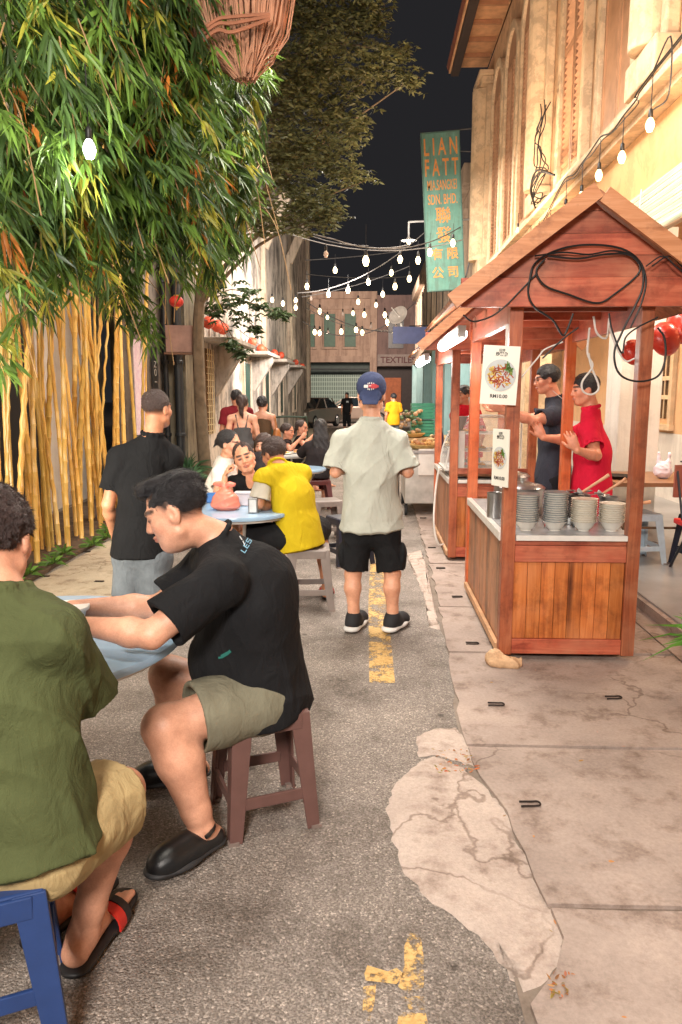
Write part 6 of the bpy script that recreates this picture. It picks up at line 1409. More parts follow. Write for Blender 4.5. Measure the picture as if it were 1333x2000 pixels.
def hair(J, A, s, res, style, m, t, seed=3, amp=.005, name='hair'):
    S = SDF(); c = J['head']; P = lambda x, y, z: c+s*(x*A[0]+y*A[1]+z*A[2]); e = lambda p, r, k, op='u': S.ell(P(*p), A, np.array(r)*s, k*s, op)
    f = 22
    if style == 'crop':
        e((0, -.020, .046), (.080, .094, .084), .01); e((0, .085, -.035), (.085, .075, .085), .03, 's'); e((0, -.02, -.075), (.10, .12, .072), .02, 's')
    elif style == 'short':
        e((0, -.018, .044), (.085, .102, .090), .01); e((0, .095, -.030), (.080, .065, .085), .02, 's'); e((0, -.015, -.088), (.10, .11, .068), .02, 's')
        for q in (-1, 1): e((q*.085, .0, -.02), (.03, .03, .042), .01, 's')
    elif style == 'pomp':
        e((0, .060, .098), (.046, .036, .026), .02); e((.005, .076, .100), (.036, .018, .018), .02); e((0, .022, .108), (.054, .052, .026), .03); e((0, -.045, .086), (.062, .064, .046), .03); e((0, -.080, .045), (.054, .030, .052), .03); e((0, -.020, .046), (.0795, .096, .080), .012); e((0, .090, -.045), (.085, .070, .085), .02, 's'); e((0, -.02, -.082), (.11, .14, .078), .015, 's')
        f = 30
    elif style == 'bun':
        e((0, -.028, .042), (.084, .104, .092), .01); e((0, .100, -.030), (.076, .062, .096), .035, 's'); e((0, -.005, -.10), (.10, .10, .07), .02, 's'); e((0, -.118, .020), (.038, .034, .036), .012)
        S.cone(P(.01, -.13, .0), P(.02, -.155, -.03), .015*s, .006*s, .01)
    elif style == 'tied':
        e((0, -.027, .040), (.083, .100, .092), .01); e((0, .098, -.032), (.068, .062, .092), .03, 's'); e((0, -.000, -.105), (.10, .10, .07), .02, 's'); S.cone(P(0, -.10, -.01), P(.0, -.13, -.12), .026*s, .010*s, .02)
    elif style == 'ponytail':
        e((0, -.026, .042), (.084, .104, .092), .01); e((0, .100, -.035), (.075, .062, .090), .02, 's'); e((0, -.005, -.10), (.10, .10, .07), .02, 's'); S.chain([(P(0, -.09, .03), .030*s), (P(0, -.125, -.03), .034*s), (P(0, -.11, -.13), .026*s), (P(.01, -.095, -.19), .010*s)], .02)
    elif style == 'long':
        e((0, -.018, .042), (.086, .106, .094), .01); e((0, .102, -.035), (.074, .062, .090), .02, 's')
        for q in (-.05, -.025, 0, .025, .05): S.chain([(P(q, -.07, 0), .045*s), (P(q*1.3, -.10, -.12), .042*s), (P(q*1.5, -.13, -.28), .035*s), (P(q*1.2, -.15, -.42), .014*s)], .02)
    rs = np.random.RandomState(seed)
    def disp(Q_):
        L_ = ((Q_-c)@A.T)/s
        if style in ('crop', 'short', 'bun'): return -amp*s*1.3*(np.sin(L_[:, 0]*190+3*np.sin(L_[:, 1]*60))*np.sin(L_[:, 1]*150+2*np.sin(L_[:, 2]*70))*np.sin(L_[:, 2]*170+2)+.5*np.sin(L_[:, 0]*80+L_[:, 2]*50))
        return -amp*s*(.5*np.sin(L_[:, 0]*320+6*np.sin(L_[:, 1]*26)+3*np.sin(L_[:, 2]*31))*.6+np.sin(L_[:, 0]*95+L_[:, 2]*60+4*np.sin(L_[:, 1]*18+1))*.8)
    V, Q = S.mesh(res, disp)
    ns = {True: 5200, False: 1500}[res < .0048] if res < .0072 else 0
    if not ns: return mk_mesh(name, V, [Q], m, t, smooth=True)
    fn = np.cross(V[Q[:, 2]]-V[Q[:, 0]], V[Q[:, 3]]-V[Q[:, 1]]); fn /= np.linalg.norm(fn, axis=1)[:, None]+1e-9; fc = V[Q].mean(1)
    L_ = ((fc-c)@A.T)/s; pick = rs.choice(len(fc), ns); p = fc[pick]; n_ = fn[pick]; l_ = L_[pick]
    if style == 'pomp': comb = -A[1][None]*1.0+A[2][None]*np.where(l_[:, 1] > .03, .35, -.25)[:, None]; ln = .026
    elif style in ('crop', 'short'): comb = A[1][None]*.5*np.sign(l_[:, 1:2])-A[2][None]*.5; ln = .013 if style == 'short' else .006
    else: comb = -A[2][None]*1.2-A[1][None]*.5; ln = .024
    comb = comb+rs.normal(size=(ns, 3))*.28; comb -= n_*np.sum(comb*n_, 1)[:, None]; comb /= np.linalg.norm(comb, axis=1)[:, None]+1e-9
    up_ = .55 if style == 'short' else (.10 if style == 'pomp' else .12); dr = comb+n_*up_*rs.uniform(.3, 1.4, ns)[:, None]; dr /= np.linalg.norm(dr, axis=1)[:, None]; sd_ = np.cross(dr, n_); sd_ /= np.linalg.norm(sd_, axis=1)[:, None]+1e-9
    ll = (ln*rs.uniform(.5, 1.4, ns)*s)[:, None]; a0 = p-n_*.002-sd_*.0013*s; a1 = p-n_*.002+sd_*.0013*s; a2 = p+dr*ll
    T = np.stack([a0, a1, a2], 1).reshape(-1, 3); ti = len(V)+np.arange(ns*3).reshape(-1, 3)
    return mk_mesh(name, np.concatenate([V, T]), [Q, ti], m, t, smooth=True)
def shoe(J, res, sd, t, style, m, m2=None):
    an, tt = J['a'+sd], J['t'+sd].copy(); tt[2] -= .020 if style == 'slide' and tt[2] > .02 else 0; zs = tt[2]; h = np.array([an[0], an[1], zs]); f = nrm(tt-h); L0 = np.linalg.norm(tt-h); side = np.cross(f, [0, 0, 1]); Z = np.array([0, 0, 1.])
    S = SDF(); pl = [(h+[0, 0, .004], -Z)]
    if style == 'clog':
        S.cone(h-f*.035+Z*.035, h+f*L0*.72+Z*.040, .047, .058, .03, Z, .9, pl); S.cone(h+f*L0*.35+Z*.05, h+f*L0*.92+Z*.030, .050, .046, .03, None, 1, pl); S.ell(h-f*.02+Z*.115, np.stack([side, f, Z]), (.050, .072, .055), .012, 's')
        V, Q = S.mesh(res); sh = mk_mesh('clog', V, [Q], m, t, smooth=True)
        S = SDF(); S.cone(h-f*.040+Z*.018, h+f*L0*.6+Z*.018, .050, .064, .01, Z, .30, pl); S.cone(h+f*L0*.5+Z*.018, h+f*L0*.94+Z*.02, .063, .052, .02, Z, .32, pl); V, Q = S.mesh(res); mk_mesh('sole', V, [Q], m2, sh, smooth=True)
        mb = MB(); pts = [h+f*(-.055*math.cos(a))+side*(.052*math.sin(a))+f*.02+Z*(.085+.01*math.cos(a)) for a in np.linspace(-1.7, 1.7, 11)]; mb.tube(pts, .008, 6); mb.build('heel_strap', m, sh, smooth=True)
    elif style == 'sneaker':
        S.cone(h-f*.035+Z*.048, h+f*L0*.75+Z*.040, .050, .048, .03, None, 1, pl); S.cone(an+Z*.005, h+f*.03+Z*.05, .054, .052, .03); S.ell(h+f*L0*.85+Z*.036, np.stack([side, f, Z]), (.052, .056, .040), .03); S.cone(an+Z*.05, an+Z*.005, .040, .036, .006, op='s')
        V, Q = S.mesh(res); sh = mk_mesh('sneaker', V, [Q], m, t, smooth=True)
        S = SDF(); S.cone(h-f*.045+Z*.016, h+f*L0*.5+Z*.016, .056, .055, .01, Z, .5, pl); S.cone(h+f*L0*.4+Z*.016, h+f*L0*.96+Z*.022, .055, .055, .02, Z, .42, pl); V, Q = S.mesh(res); mk_mesh('sole', V, [Q], m2, sh, smooth=True)
    elif style == 'slide':
        S.cone(h-f*.045+Z*.012, h+f*L0*.5+Z*.012, .047, .050, .01, Z, .34, pl); S.cone(h+f*L0*.5+Z*.012, h+f*(L0*.93)+Z*.014, .053, .050, .02, Z, .32, pl); V, Q = S.mesh(res); sh = mk_mesh('slide_sandal', V, [Q], m, t, smooth=True)
        mb = MB(); n = 13; strips = []
        for u0, u1, mm in ((.40, .56, 'a'), (.562, .68, 'b')):
            mb = MB(); V = []; Fs = []
            for i, a in enumerate(np.linspace(-.15, PI+.15, n)):
                for u, rr in ((u0, 1.), (u1, .93)): p = h+f*L0*u+side*math.cos(a)*.057+Z*(.018+max(-.01, math.sin(a)*.056*rr)); V.append(p); V.append(p+nrm(side*math.cos(a)+Z*math.sin(a))*.006)
            for i in range(n-1): b = i*4; Fs += [(b, b+2, b+6, b+4), (b+1, b+5, b+7, b+3), (b, b+4, b+5, b+1), (b+2, b+3, b+7, b+6)]
            mb._add(V, Fs); mb.build('strap', m if mm == 'b' else m2, sh, smooth=True)
    return sh
def local(x, y, z0, yaw):
    c, s_ = math.cos(yaw), math.sin(yaw); return lambda a, b, z: np.array([x+a*c-b*s_, y+a*s_+b*c, z0+z])
def stand(x, y, z0, h, yaw, lean=0.):
    q = local(x, y, z0, yaw); J = dict(q=q, h=h); k = h/1.72
    J['pel'] = q(0, 0, .93*k); J['chest'] = q(0, .01+lean*.3, 1.24*k); J['neck'] = q(0, -.01+lean*.5, 1.465*k); J['head'] = q(0, .02+lean*.6, 1.60*k)
    for sd, s_ in (('l', -1), ('r', 1)):
        J['s'+sd] = q(s_*.175*k, -.01+lean*.4, 1.385*k); J['e'+sd] = q(s_*.235*k, -.01, 1.10*k); J['w'+sd] = q(s_*.22*k, .10, .87*k)
        J['p'+sd] = q(s_*.085*k, 0, .90*k); J['k'+sd] = q(s_*.10*k, .02, .49*k); J['a'+sd] = q(s_*.11*k, -.01, .085*k); J['t'+sd] = q(s_*.14*k, .17, .004)
    J['fwd'] = q(0, 1, 0)-q(0, 0, 0); J['right'] = q(1, 0, 0)-q(0, 0, 0); J['hf'] = J['fwd'].copy(); return J
def sit(x, y, z0, h, yaw, zs=.45, lean=.1, leg=.42):
    q = local(x, y, z0, yaw); J = dict(q=q, h=h); k = h/1.70
    J['pel'] = q(0, 0, zs+.095); J['chest'] = q(0, .02+lean*.6, zs+.40*k); J['neck'] = q(0, .01+lean, zs+.60*k); J['head'] = q(0, .05+lean*1.25, zs+.76*k)
    for sd, s_ in (('l', -1), ('r', 1)):
        J['s'+sd] = q(s_*.165*k, .0+lean*.9, zs+.54*k); J['e'+sd] = q(s_*.22*k, .12+lean, zs+.32*k); J['w'+sd] = q(s_*.12*k, .33+lean, zs+.34*k)
        J['p'+sd] = q(s_*.09*k, .02, zs+.085); J['k'+sd] = q(s_*.14*k, leg, zs+.055); J['a'+sd] = q(s_*.14*k, leg-.02, .085); J['t'+sd] = q(s_*.16*k, leg+.17, .004)
    J['fwd'] = q(0, 1, 0)-q(0, 0, 0); J['right'] = q(1, 0, 0)-q(0, 0, 0); J['hf'] = J['fwd'].copy(); return J
def person(label, J): 
    p = (J['pel'][0], J['pel'][1], min(J['tl'][2], J['tr'][2])-.004); return thing('person', label, 'person', p)
S_FAIR, S_MID, S_TAN = (222, 174, 148), (206, 154, 122), (194, 142, 112)
BLK = fabric('black_cotton', (27, 27, 29)); BLKP = fabric('black_pique', (25, 25, 27), var=.25); KHG = fabric('grey_khaki_cotton', (122, 118, 100)); OLV = fabric('olive_green_cotton', (78, 84, 52)); KHB = fabric('beige_cotton', (170, 148, 106))
SAGE = fabric('pale_sage_cotton', (178, 179, 168), var=.14); YELC = fabric('mustard_yellow_cotton', (190, 164, 26), var=.12); OFFW = fabric('off_white_cotton', (200, 192, 176)); JEAN = fabric('grey_denim', (104, 110, 116), var=.35)
CLOGM = simple('black_foam', (26, 27, 29), .35, var=.1, bump=.1, bscale=300); SOLEB = simple('dark_sole', (44, 44, 46), .6); WSOLE = simple('white_sole', (220, 218, 214), .5); REDS = simple('red_strap', (206, 44, 34), .45)
# ---- 1. seated man in the black t-shirt (profile, arms on the near table)
J = {}
Jb = lambda px, py, Y: at(px, py, Y)
J['pel'] = Jb(512, 1345, 2.70); J['chest'] = Jb(496, 1160, 2.68); J['neck'] = Jb(424, 1050, 2.66); J['head'] = Jb(343, 1002, 2.62)
J['sl'] = Jb(432, 1135, 2.46); J['sr'] = Jb(404, 1105, 2.86); J['el'] = Jb(296, 1240, 2.30); J['er'] = Jb(312, 1185, 2.78); J['wl'] = Jb(165, 1222, 2.36); J['wr'] = Jb(140, 1188, 2.66)
J['pl'] = Jb(506, 1365, 2.58); J['pr'] = Jb(500, 1350, 2.82); J['kl'] = Jb(322, 1420, 2.38); J['kr'] = Jb(330, 1318, 2.80)
J['al'] = Jb(397, 1630, 2.37); J['ar'] = Jb(372, 1550, 2.86); p = G(306, 1722); J['tl'] = np.array([p[0], p[1], .018]); J['ar'][2] = .09; J['tr'] = J['ar']+[-.20, -.07, 0]; J['tr'][2] = .018; J['al'][2] = .10
J['fwd'] = nrm([-1, -.12, 0]); J['right'] = nrm([-.12, 1, 0]); J['hf'] = nrm([-1, -.10, -.36]); J['hup'] = nrm([-.3, .05, 1])
J['hln'] = np.array([0, 0, -1.]); J['hrn'] = np.array([0, 0, -1.]); J['hlt'] = np.array([.0, 1, 0]); J['hrt'] = np.array([0, -1., 0])
J['belly'] = lerp(J['pel'], J['chest'], .35)+J['fwd']*.09
t = person('heavy set man in a black t-shirt seated in profile, leaning on the near table', J)
hs = 1.10; b, A = body(J, .0055, (216, 166, 138), 1.25, hs, fade=.93, limb=1.22, t=t, headfat=1.12, calf=1.22)
J['hem'] = J['pel']-nrm(J['chest']-J['pel'])*.03+nrm([.5, 0, -.5])*.03
sh = tee(J, .0055, BLK, t, 1.36, .80, .04, .026, 1.25, .010, 4, True, wf=8)
shorts(J, .006, KHG, t, 1.18, .70, .028, 1.22, .005, 3)
hair(J, A, hs, .0035, 'pomp', HAIR, t, 3, .0035)
shoe(J, .005, 'l', t, 'clog', CLOGM, SOLEB); shoe(J, .006, 'r', t, 'clog', CLOGM, SOLEB)
# small print on the back of the shoulder and green mark near the hem
def decal(name, rows, m, parent):
    V = []; F_ = []; dg = bpy.context.evaluated_depsgraph_get(); bpy.context.view_layer.update(); inv = parent.matrix_world.inverted()
    for (px, py, w_, h_, a) in rows:
        b0 = len(V); ok = True; quad = []
        for k in range(4):
            u = (-.5, .5, .5, -.5)[k]*w_; v = (-.5, -.5, .5, .5)[k]*h_; x = px+u*math.cos(a)-v*math.sin(a); y = py+u*math.sin(a)+v*math.cos(a)
            d = Vector(_ray(x, y)).normalized(); o_ = Vector((0, 0, H)); hit, loc, n_, _ = parent.ray_cast(inv@o_, (inv.to_3x3()@d).normalized())
            if not hit: ok = False; break
            quad.append(np.array(loc+n_*.0035))
        if ok: V += quad; F_.append([b0, b0+1, b0+2, b0+3])
    if F_: mk_mesh(name, V, [F_], m, parent, world=False)
PRB = simple('pale_blue_print', (110, 158, 184), .7); PRW = simple('white_print', (190, 194, 196), .7); PRG = simple('green_print', (34, 110, 100), .7)
ang = math.radians(56)
rows = []
def glyph(ch, ox, oy, w_, h_, a, th=2.2):
    seg = {'S': [(0, -.5, 1, 0), (-.5, -.25, 0, .5), (0, 0, 1, 0), (.5, .25, 0, .5), (0, .5, 1, 0)], 'E': [(0, -.5, 1, 0), (-.5, 0, 0, 1), (0, 0, .8, 0), (0, .5, 1, 0)], 'B': [(0, -.5, 1, 0), (-.5, 0, 0, 1), (0, 0, 1, 0), (0, .5, 1, 0), (.5, 0, 0, 1)], 'L': [(-.5, 0, 0, 1), (0, .5, 1, 0)]}[ch]; out = []
    for (x, y, lx, ly) in seg:
        X, Y = x*w_, y*h_; out.append((ox+X*math.cos(a)-Y*math.sin(a), oy+X*math.sin(a)+Y*math.cos(a), max(th, lx*w_+th), max(th, ly*h_+th), a))
    return out
for i, ch in enumerate('SEL'): rows += glyph(ch, 486+(-i*5.), 1060+i*9-2, 6, 9, -ang+PI/2*0, 1.8)
decal('shirt_print', rows, PRB, sh); decal('shirt_print', [(474, 1048, 16, 2.5, ang), (470, 1052, 9, 2, ang), (476, 1062, 10, 1.8, ang+.2)], PRW, sh)
decal('hem_mark', [(440, 1279, 14, 7, -.5), (448, 1274, 10, 6, -.7), (432, 1284, 8, 4, -.2)], PRG, sh)
# ---- 2. man in the olive t-shirt (back to us, cut by the left edge)
J = {}
J['pel'] = Jb(40, 1640, 1.66); J['chest'] = Jb(12, 1360, 1.70); J['neck'] = Jb(-2, 1160, 1.72); J['head'] = Jb(-8, 1055, 1.79)
J['sl'] = Jb(-135, 1235, 1.72); J['sr'] = Jb(108, 1238, 1.68); J['el'] = Jb(-150, 1400, 1.85); J['er'] = Jb(166, 1362, 1.86); J['wl'] = Jb(-60, 1330, 2.1); J['wr'] = Jb(95, 1300, 2.12)
J['pl'] = Jb(0, 1660, 1.64); J['pr'] = Jb(95, 1655, 1.66); J['kl'] = Jb(60, 1560, 2.1); J['kr'] = Jb(238, 1545, 1.93); J['al'] = np.array([-.95, 1.95, .09]); J['ar'] = Jb(160, 1765, 1.86); J['ar'][2] = .10
p = G(244, 1765); J['tr'] = np.array([p[0], p[1], .036]); J['tl'] = J['al']+[.1, .22, 0]; J['tl'][2] = .02
J['fwd'] = nrm([.15, 1, 0]); J['right'] = nrm([1, -.15, 0]); J['hf'] = nrm([-.12, 1, -.30])
J['hln'] = J['hrn'] = np.array([0, 0, -1.]); J['hlt'] = np.array([1., 0, 0]); J['hrt'] = np.array([-1., 0, 0])
t = person('man in an olive green t-shirt and beige shorts seen from behind at the left edge', J)
b, A = body(J, .0055, (214, 162, 134), 1.12, 1.05, fade=.8, limb=1.08, t=t, calf=1.05)
tee(J, .0055, OLV, t, 1.16, .90, .015, .026, 1.08, .015, 9, True, skirt=1.15, wf=7); shorts(J, .006, KHB, t, 1.1, .86, .03, 1.05, .005, 5)
hair(J, A, 1.05, .0045, 'short', HAIRB, t, 5, .005)
SLD = simple('black_slide_rubber', (28, 26, 28), .5); shoe(J, .005, 'r', t, 'slide', SLD, REDS); shoe(J, .007, 'l', t, 'slide', SLD, REDS)
# ---- 3. man in the black polo standing with his back to us
J = stand(-1.50, 4.62, 0, 1.66, .12); q = J['q']
J['head'] = at(308, 800, 4.62); J['neck'] = at(299, 850, 4.60); J['chest'] = at(280, 960, 4.6); J['pel'] = at(278, 1075, 4.6)
J['sl'] = at(234, 893, 4.6); J['sr'] = at(336, 893, 4.66); J['el'] = at(212, 985, 4.55); J['er'] = at(340, 975, 4.75); J['wl'] = at(222, 1040, 4.75); J['wr'] = at(318, 985, 5.0)
J['pl'] = at(255, 1085, 4.6); J['pr'] = at(303, 1088, 4.6); J['kl'] = at(252, 1185, 4.6); J['kr'] = at(300, 1190, 4.62); J['hf'] = nrm([.45, 1, .03])
for sd in 'lr': J['a'+sd] = np.array([J['k'+sd][0], 4.58, .085]); J['t'+sd] = np.array([J['k'+sd][0]-.02, 4.76, .004])
t = person('man in a black polo shirt and grey denim shorts standing with his back to us', J)
b, A = body(J, .006, (202, 146, 112), 1.02, .98, fade=.9, limb=1.04, t=t); tee(J, .006, BLKP, t, 1.08, .72, .02, .028, 1.08, .010, 14, 'polo', skirt=1.05, wf=8); shorts(J, .006, JEAN, t, 1.08, .78, .024, 1.06, .006, 6)
hair(J, A, .98, .0045, 'crop', HAIRB, t, 6, .003); [shoe(J, .007, sd, t, 'sneaker', CLOGM, SOLEB) for sd in 'lr']
# ---- 4. man with the backwards cap
J = stand(.03, 4.97, 0, 1.74, .0)
J['head'] = at(726, 772, 4.98); J['neck'] = at(727, 820, 4.94); J['chest'] = at(725, 920, 4.93); J['pel'] = at(726, 1025, 4.93); J['sl'] = at(668, 850, 4.94); J['sr'] = at(778, 852, 4.94)
J['el'] = at(656, 922, 4.90); J['er'] = at(797, 922, 4.90); J['wl'] = at(690, 900, 5.12); J['wr'] = at(768, 900, 5.12)
J['pl'] = at(700, 1040, 4.93); J['pr'] = at(753, 1040, 4.93); J['kl'] = at(690, 1120, 4.94); J['kr'] = at(767, 1120, 4.94); p = G(692, 1222); J['al'] = np.array([p[0]-.0, 4.90, .095]); p2_ = G(766, 1222); J['ar'] = np.array([p2_[0], 4.90, .095]); J['tl'] = J['al']+[.055, .19, 0]; J['tr'] = J['ar']+[.085, .17, 0]; J['tl'][2] = J['tr'][2] = .014
J['hrn'] = np.array([0, 0, 1.]); J['hln'] = np.array([0, 0, 1.]); J['hf'] = nrm([.05, 1, -.05]); J['sl'] = at(672, 862, 4.94); J['sr'] = at(776, 864, 4.94)
t = person('man in a backwards navy cap, pale sage t-shirt and black cargo shorts', J)
b, A = body(J, .006, (216, 164, 134), 1.02, 1.1, fade=.6, limb=.98, t=t); tee(J, .0055, SAGE, t, 1.14, .90, .015, .038, 1.02, .010, 23, True, skirt=1.14, wf=6); shorts(J, .006, BLK, t, 1.0, .88, .014, .98, .007, 8, cargo=True)
c = J['head']; P = lambda x, y, z: c+1.13*(x*A[0]+y*A[1]+z*A[2]); S = SDF(); A_, A0 = A, A; S.ell(P(0, -.016, .048), A, (.099, .122, .099), .01); S.ell(P(0, .02, -.055), A, (.14, .18, .080), .008, 's'); S.cone(P(-.04, -.105, -.012), P(.04, -.105, -.012), .03, .03, .02, A[1], .4)
S.cone(P(-.045, -.10, .0), P(-.038, -.145, -.052), .014, .006, .01); S.cone(P(.045, -.10, .0), P(.038, -.145, -.052), .014, .006, .01)
for u in np.linspace(-.04, .04, 7): S.cone(P(u, -.100-.012*(1-abs(u)*20), .0), P(u*.9, -.150-.010*(1-abs(u)*20), -.055), .012, .006, .012)
V, Q = S.mesh(.004); CAPM = fabric('navy_cap_cloth', (58, 66, 96)); cap = mk_mesh('cap', V, [Q], CAPM, t, smooth=True)
def patch(name, rects, m, parent, yoff):
    mb = MB()
    for (x, z, w_, h_) in rects: 
        yy = -.016-.108*math.sqrt(max(.02, 1-(x/.088)**2-((z-.048)/.088)**2)); x, z, w_, h_ = x*1.15, .048+(z-.048)*1.15, w_*1.3, h_*1.3; yy = -.016-.108*math.sqrt(max(.02, 1-(x/.088)**2-((z-.048)/.088)**2)); mb.box(P(x, yy-.002, z), (w_, .006, h_), R=A.T)
    mb.build(name, m, parent)
patch('white_emblem', [(-.022, .045, .020, .014), (-.012, .058, .004, .008), (-.004, .060, .004, .008), (-.012, .032, .004, .008), (-.004, .030, .004, .008), (.006, .031, .004, .008), (.006, .060, .004, .008), (.016, .059, .004, .006), (.015, .032, .004, .006), (-.030, .045, .006, .008)], simple('white_thread', (225, 220, 215), .6), cap, 0)
patch('red_emblem', [(.004, .0455, .028, .013), (.024, .045, .018, .018), (.036, .045, .008, .010), (.014, .037, .020, .006), (.014, .054, .020, .006)], simple('red_thread', (190, 44, 50), .6), cap, 0)
patch('emblem_stripe', [(-.002, .047, .012, .003), (.010, .043, .010, .003)], simple('white_thread', (225, 220, 215), .6), cap, 0)
[shoe(J, .005, sd, t, 'sneaker', simple('black_knit', (32, 31, 34), .8), WSOLE) for sd in 'lr']
# ---- 5. man in the yellow shirt
J = sit(-.47, 5.50, 0, 1.72, .65, zs=.46); 
J['pel'] = at(585, 1060, 5.50); J['chest'] = at(572, 975, 5.52); J['neck'] = at(543, 908, 5.50); J['head'] = at(535, 888, 5.60); J['pel'][2] = .56; J['sl'] = at(516, 935, 5.44); J['sr'] = at(590, 925, 5.64)
J['el'] = at(505, 985, 5.40); J['er'] = at(560, 985, 5.85); J['wl'] = at(548, 990, 5.75); J['wr'] = at(520, 985, 5.9); J['el'][2] = max(J['el'][2], .80); J['pl'] = J['pel']+[-.06, -.07, -.01]; J['pr'] = J['pel']+[.05, .09, -.01]; J['kl'] = at(480, 1040, 5.42); J['kl'][2] = .54; J['kr'] = np.array([-.75, 5.85, .54]); J['al'] = np.array([-.84, 5.42, .09]); J['ar'] = np.array([-.34, 5.72, .09]); J['kr'] = np.array([-.42, 5.92, .52]); J['tl'] = J['al']+[-.17, .07, 0]; J['tr'] = J['ar']+[-.02, .2, 0]; J['tl'][2] = J['tr'][2] = .004
J['fwd'] = nrm([-.85, .5, 0]); J['right'] = nrm([.5, .85, 0]); J['hf'] = nrm([-.75, .6, -.35]); J['hln'] = J['hrn'] = np.array([0, 0, -1.])
t = person('man in a mustard yellow t-shirt with off white sleeves hunched over the second table', J)
b, A = body(J, .006, (198, 142, 108), 1.06, 1.02, fade=.8, limb=1.05, t=t); 
J2 = dict(J); y_ = tee(J2, .006, YELC, t, 1.20, .16, .11, .026, 1.08, .007, 34, True, skirt=1.08, wf=8); tee_s = SDF()
for sd in 'lr':
    sh_, el = J['s'+sd], J['e'+sd]; d = nrm(el-sh_); end = lerp(sh_, el, .80); tee_s.cone(lerp(sh_, el, .06), end+d*.03, .064, .084, .02, None, 1, [(end, d)]); tee_s.cone(end-d*.02, end+d*.05, .064, .068, .004, op='s')
V, Q = tee_s.mesh(.006, wrinkle(.006, 11, 4)); mk_mesh('sleeves', V, [Q], OFFW, t, smooth=True)
shorts(J, .007, BLK, t, 1.06, .95, .024, 1.1, .005, 9); hair(J, A, 1.02, .005, 'short', HAIRB, t, 8, .004); [shoe(J, .007, sd, t, 'slide', SLD, REDS) for sd in 'lr']
def glasses(J, A, s, t):
    c = J['head']; P = lambda x, y, z: c+s*(x*A[0]+y*A[1]+z*A[2]); mb = MB()
    for q in (-1, 1): mb.tube([P(q*.032+.020*math.cos(a), .101-.004*abs(math.cos(a)), .004+.016*math.sin(a)) for a in np.linspace(0, 2*PI, 14)], .0016*s, 5); mb.tube([P(q*.053, .098, .008), P(q*.078, .05, .010), P(q*.082, -.005, .012)], .0016*s, 5)
    mb.tube([P(-.012, .103, .008), P(.012, .103, .008)], .0016*s, 5); mb.build('glasses', simple('dark_spectacle_frame', (30, 28, 28), .3), t)
glasses(J, A, 1.02, t)
# ---- 6. woman in black facing the camera with her head on her hand
J = sit(-.99, 6.30, 0, 1.62, PI+.05, zs=.45, lean=.10); J['head'] = at(478, 895, 6.12); J['neck'] = at(487, 928, 6.2); J['chest'] = at(488, 975, 6.28); J['sl'] = at(522, 940, 6.24); J['sr'] = at(456, 944, 6.22); J['er'] = at(437, 972, 6.06); J['er'][2] = .79; J['wr'] = at(440, 930, 6.10); J['el'] = at(528, 975, 6.1); J['wl'] = at(505, 982, 5.9)
J['hf'] = nrm([.10, -1, .04]); J['hup'] = nrm([-.32, 0, 1]); J['hrd'] = nrm([.45, .0, .9]); J['hrn'] = nrm([.9, .1, -.3]); J['hrt'] = nrm([0, -1, .1])
t = person('smiling woman in a black v-neck top resting her cheek on her hand', J)
b, A = body(J, .0055, (224, 168, 134), .96, 1.04, True, limb=.88, t=t, hands=dict(r=dict(curl=1.5, thumb=1.)), headfat=1.08); tee(J, .006, BLK, t, 1.0, .55, .06, .018, .9, .004, 41, False, vneck=True)
shorts(J, .008, BLK, t, 1.0, .6, .02, .95, .004, 9); hair(J, A, 1.04, .004, 'tied', HAIRB, t, 9, .003)
# ---- 7. woman in the white shirt with a bun
J = sit(-1.42, 6.55, 0, 1.60, -1.9, zs=.45, lean=.06); J['head'] = at(450, 868, 6.60); J['neck'] = at(440, 898, 6.6); J['chest'] = at(434, 950, 6.6); J['sl'] = at(448, 922, 6.75); J['sr'] = at(428, 925, 6.45); J['er'] = at(425, 962, 6.35); J['wr'] = at(445, 970, 6.15); J['el'] = at(460, 960, 6.7); J['wl'] = at(470, 975, 6.5)
J['hf'] = nrm([.85, -.3, -.05]); J['fwd'] = nrm([.8, -.6, 0]); J['right'] = nrm([-.6, -.8, 0])
t = person('woman in a white t-shirt with her black hair tied in a bun', J)
b, A = body(J, .007, (224, 172, 142), .95, 1.0, True, limb=.86, t=t); tee(J, .007, fabric('white_cotton', (226, 220, 212)), t, 1.02, .75, .06, .02, .9, .006, 43); shorts(J, .009, BLK, t, 1., 1.6, .02, .9, .004, 9, 'trousers'); hair(J, A, 1.0, .005, 'bun', HAIR, t, 9, .003)
# hidden-ish diner between
J = sit(-1.25, 7.55, 0, 1.62, PI-.3, zs=.45, lean=.05); J['head'] = at(515, 872, 7.6); J['neck'] = at(515, 903, 7.65); t = person('dark haired diner almost hidden between the black top and the yellow shirt', J); b, A = body(J, .010, S_FAIR, .95, 1.0, True, limb=.88, t=t); tee(J, .010, fabric('charcoal_cotton', (48, 44, 46)), t, 1.0, .7, .06, .02, .9, .005, 45); shorts(J, .010, BLK, t, 1., .9, .02, .95, .004, 9); hair(J, A, 1.05, .007, 'long', HAIRB, t, 9, .003)
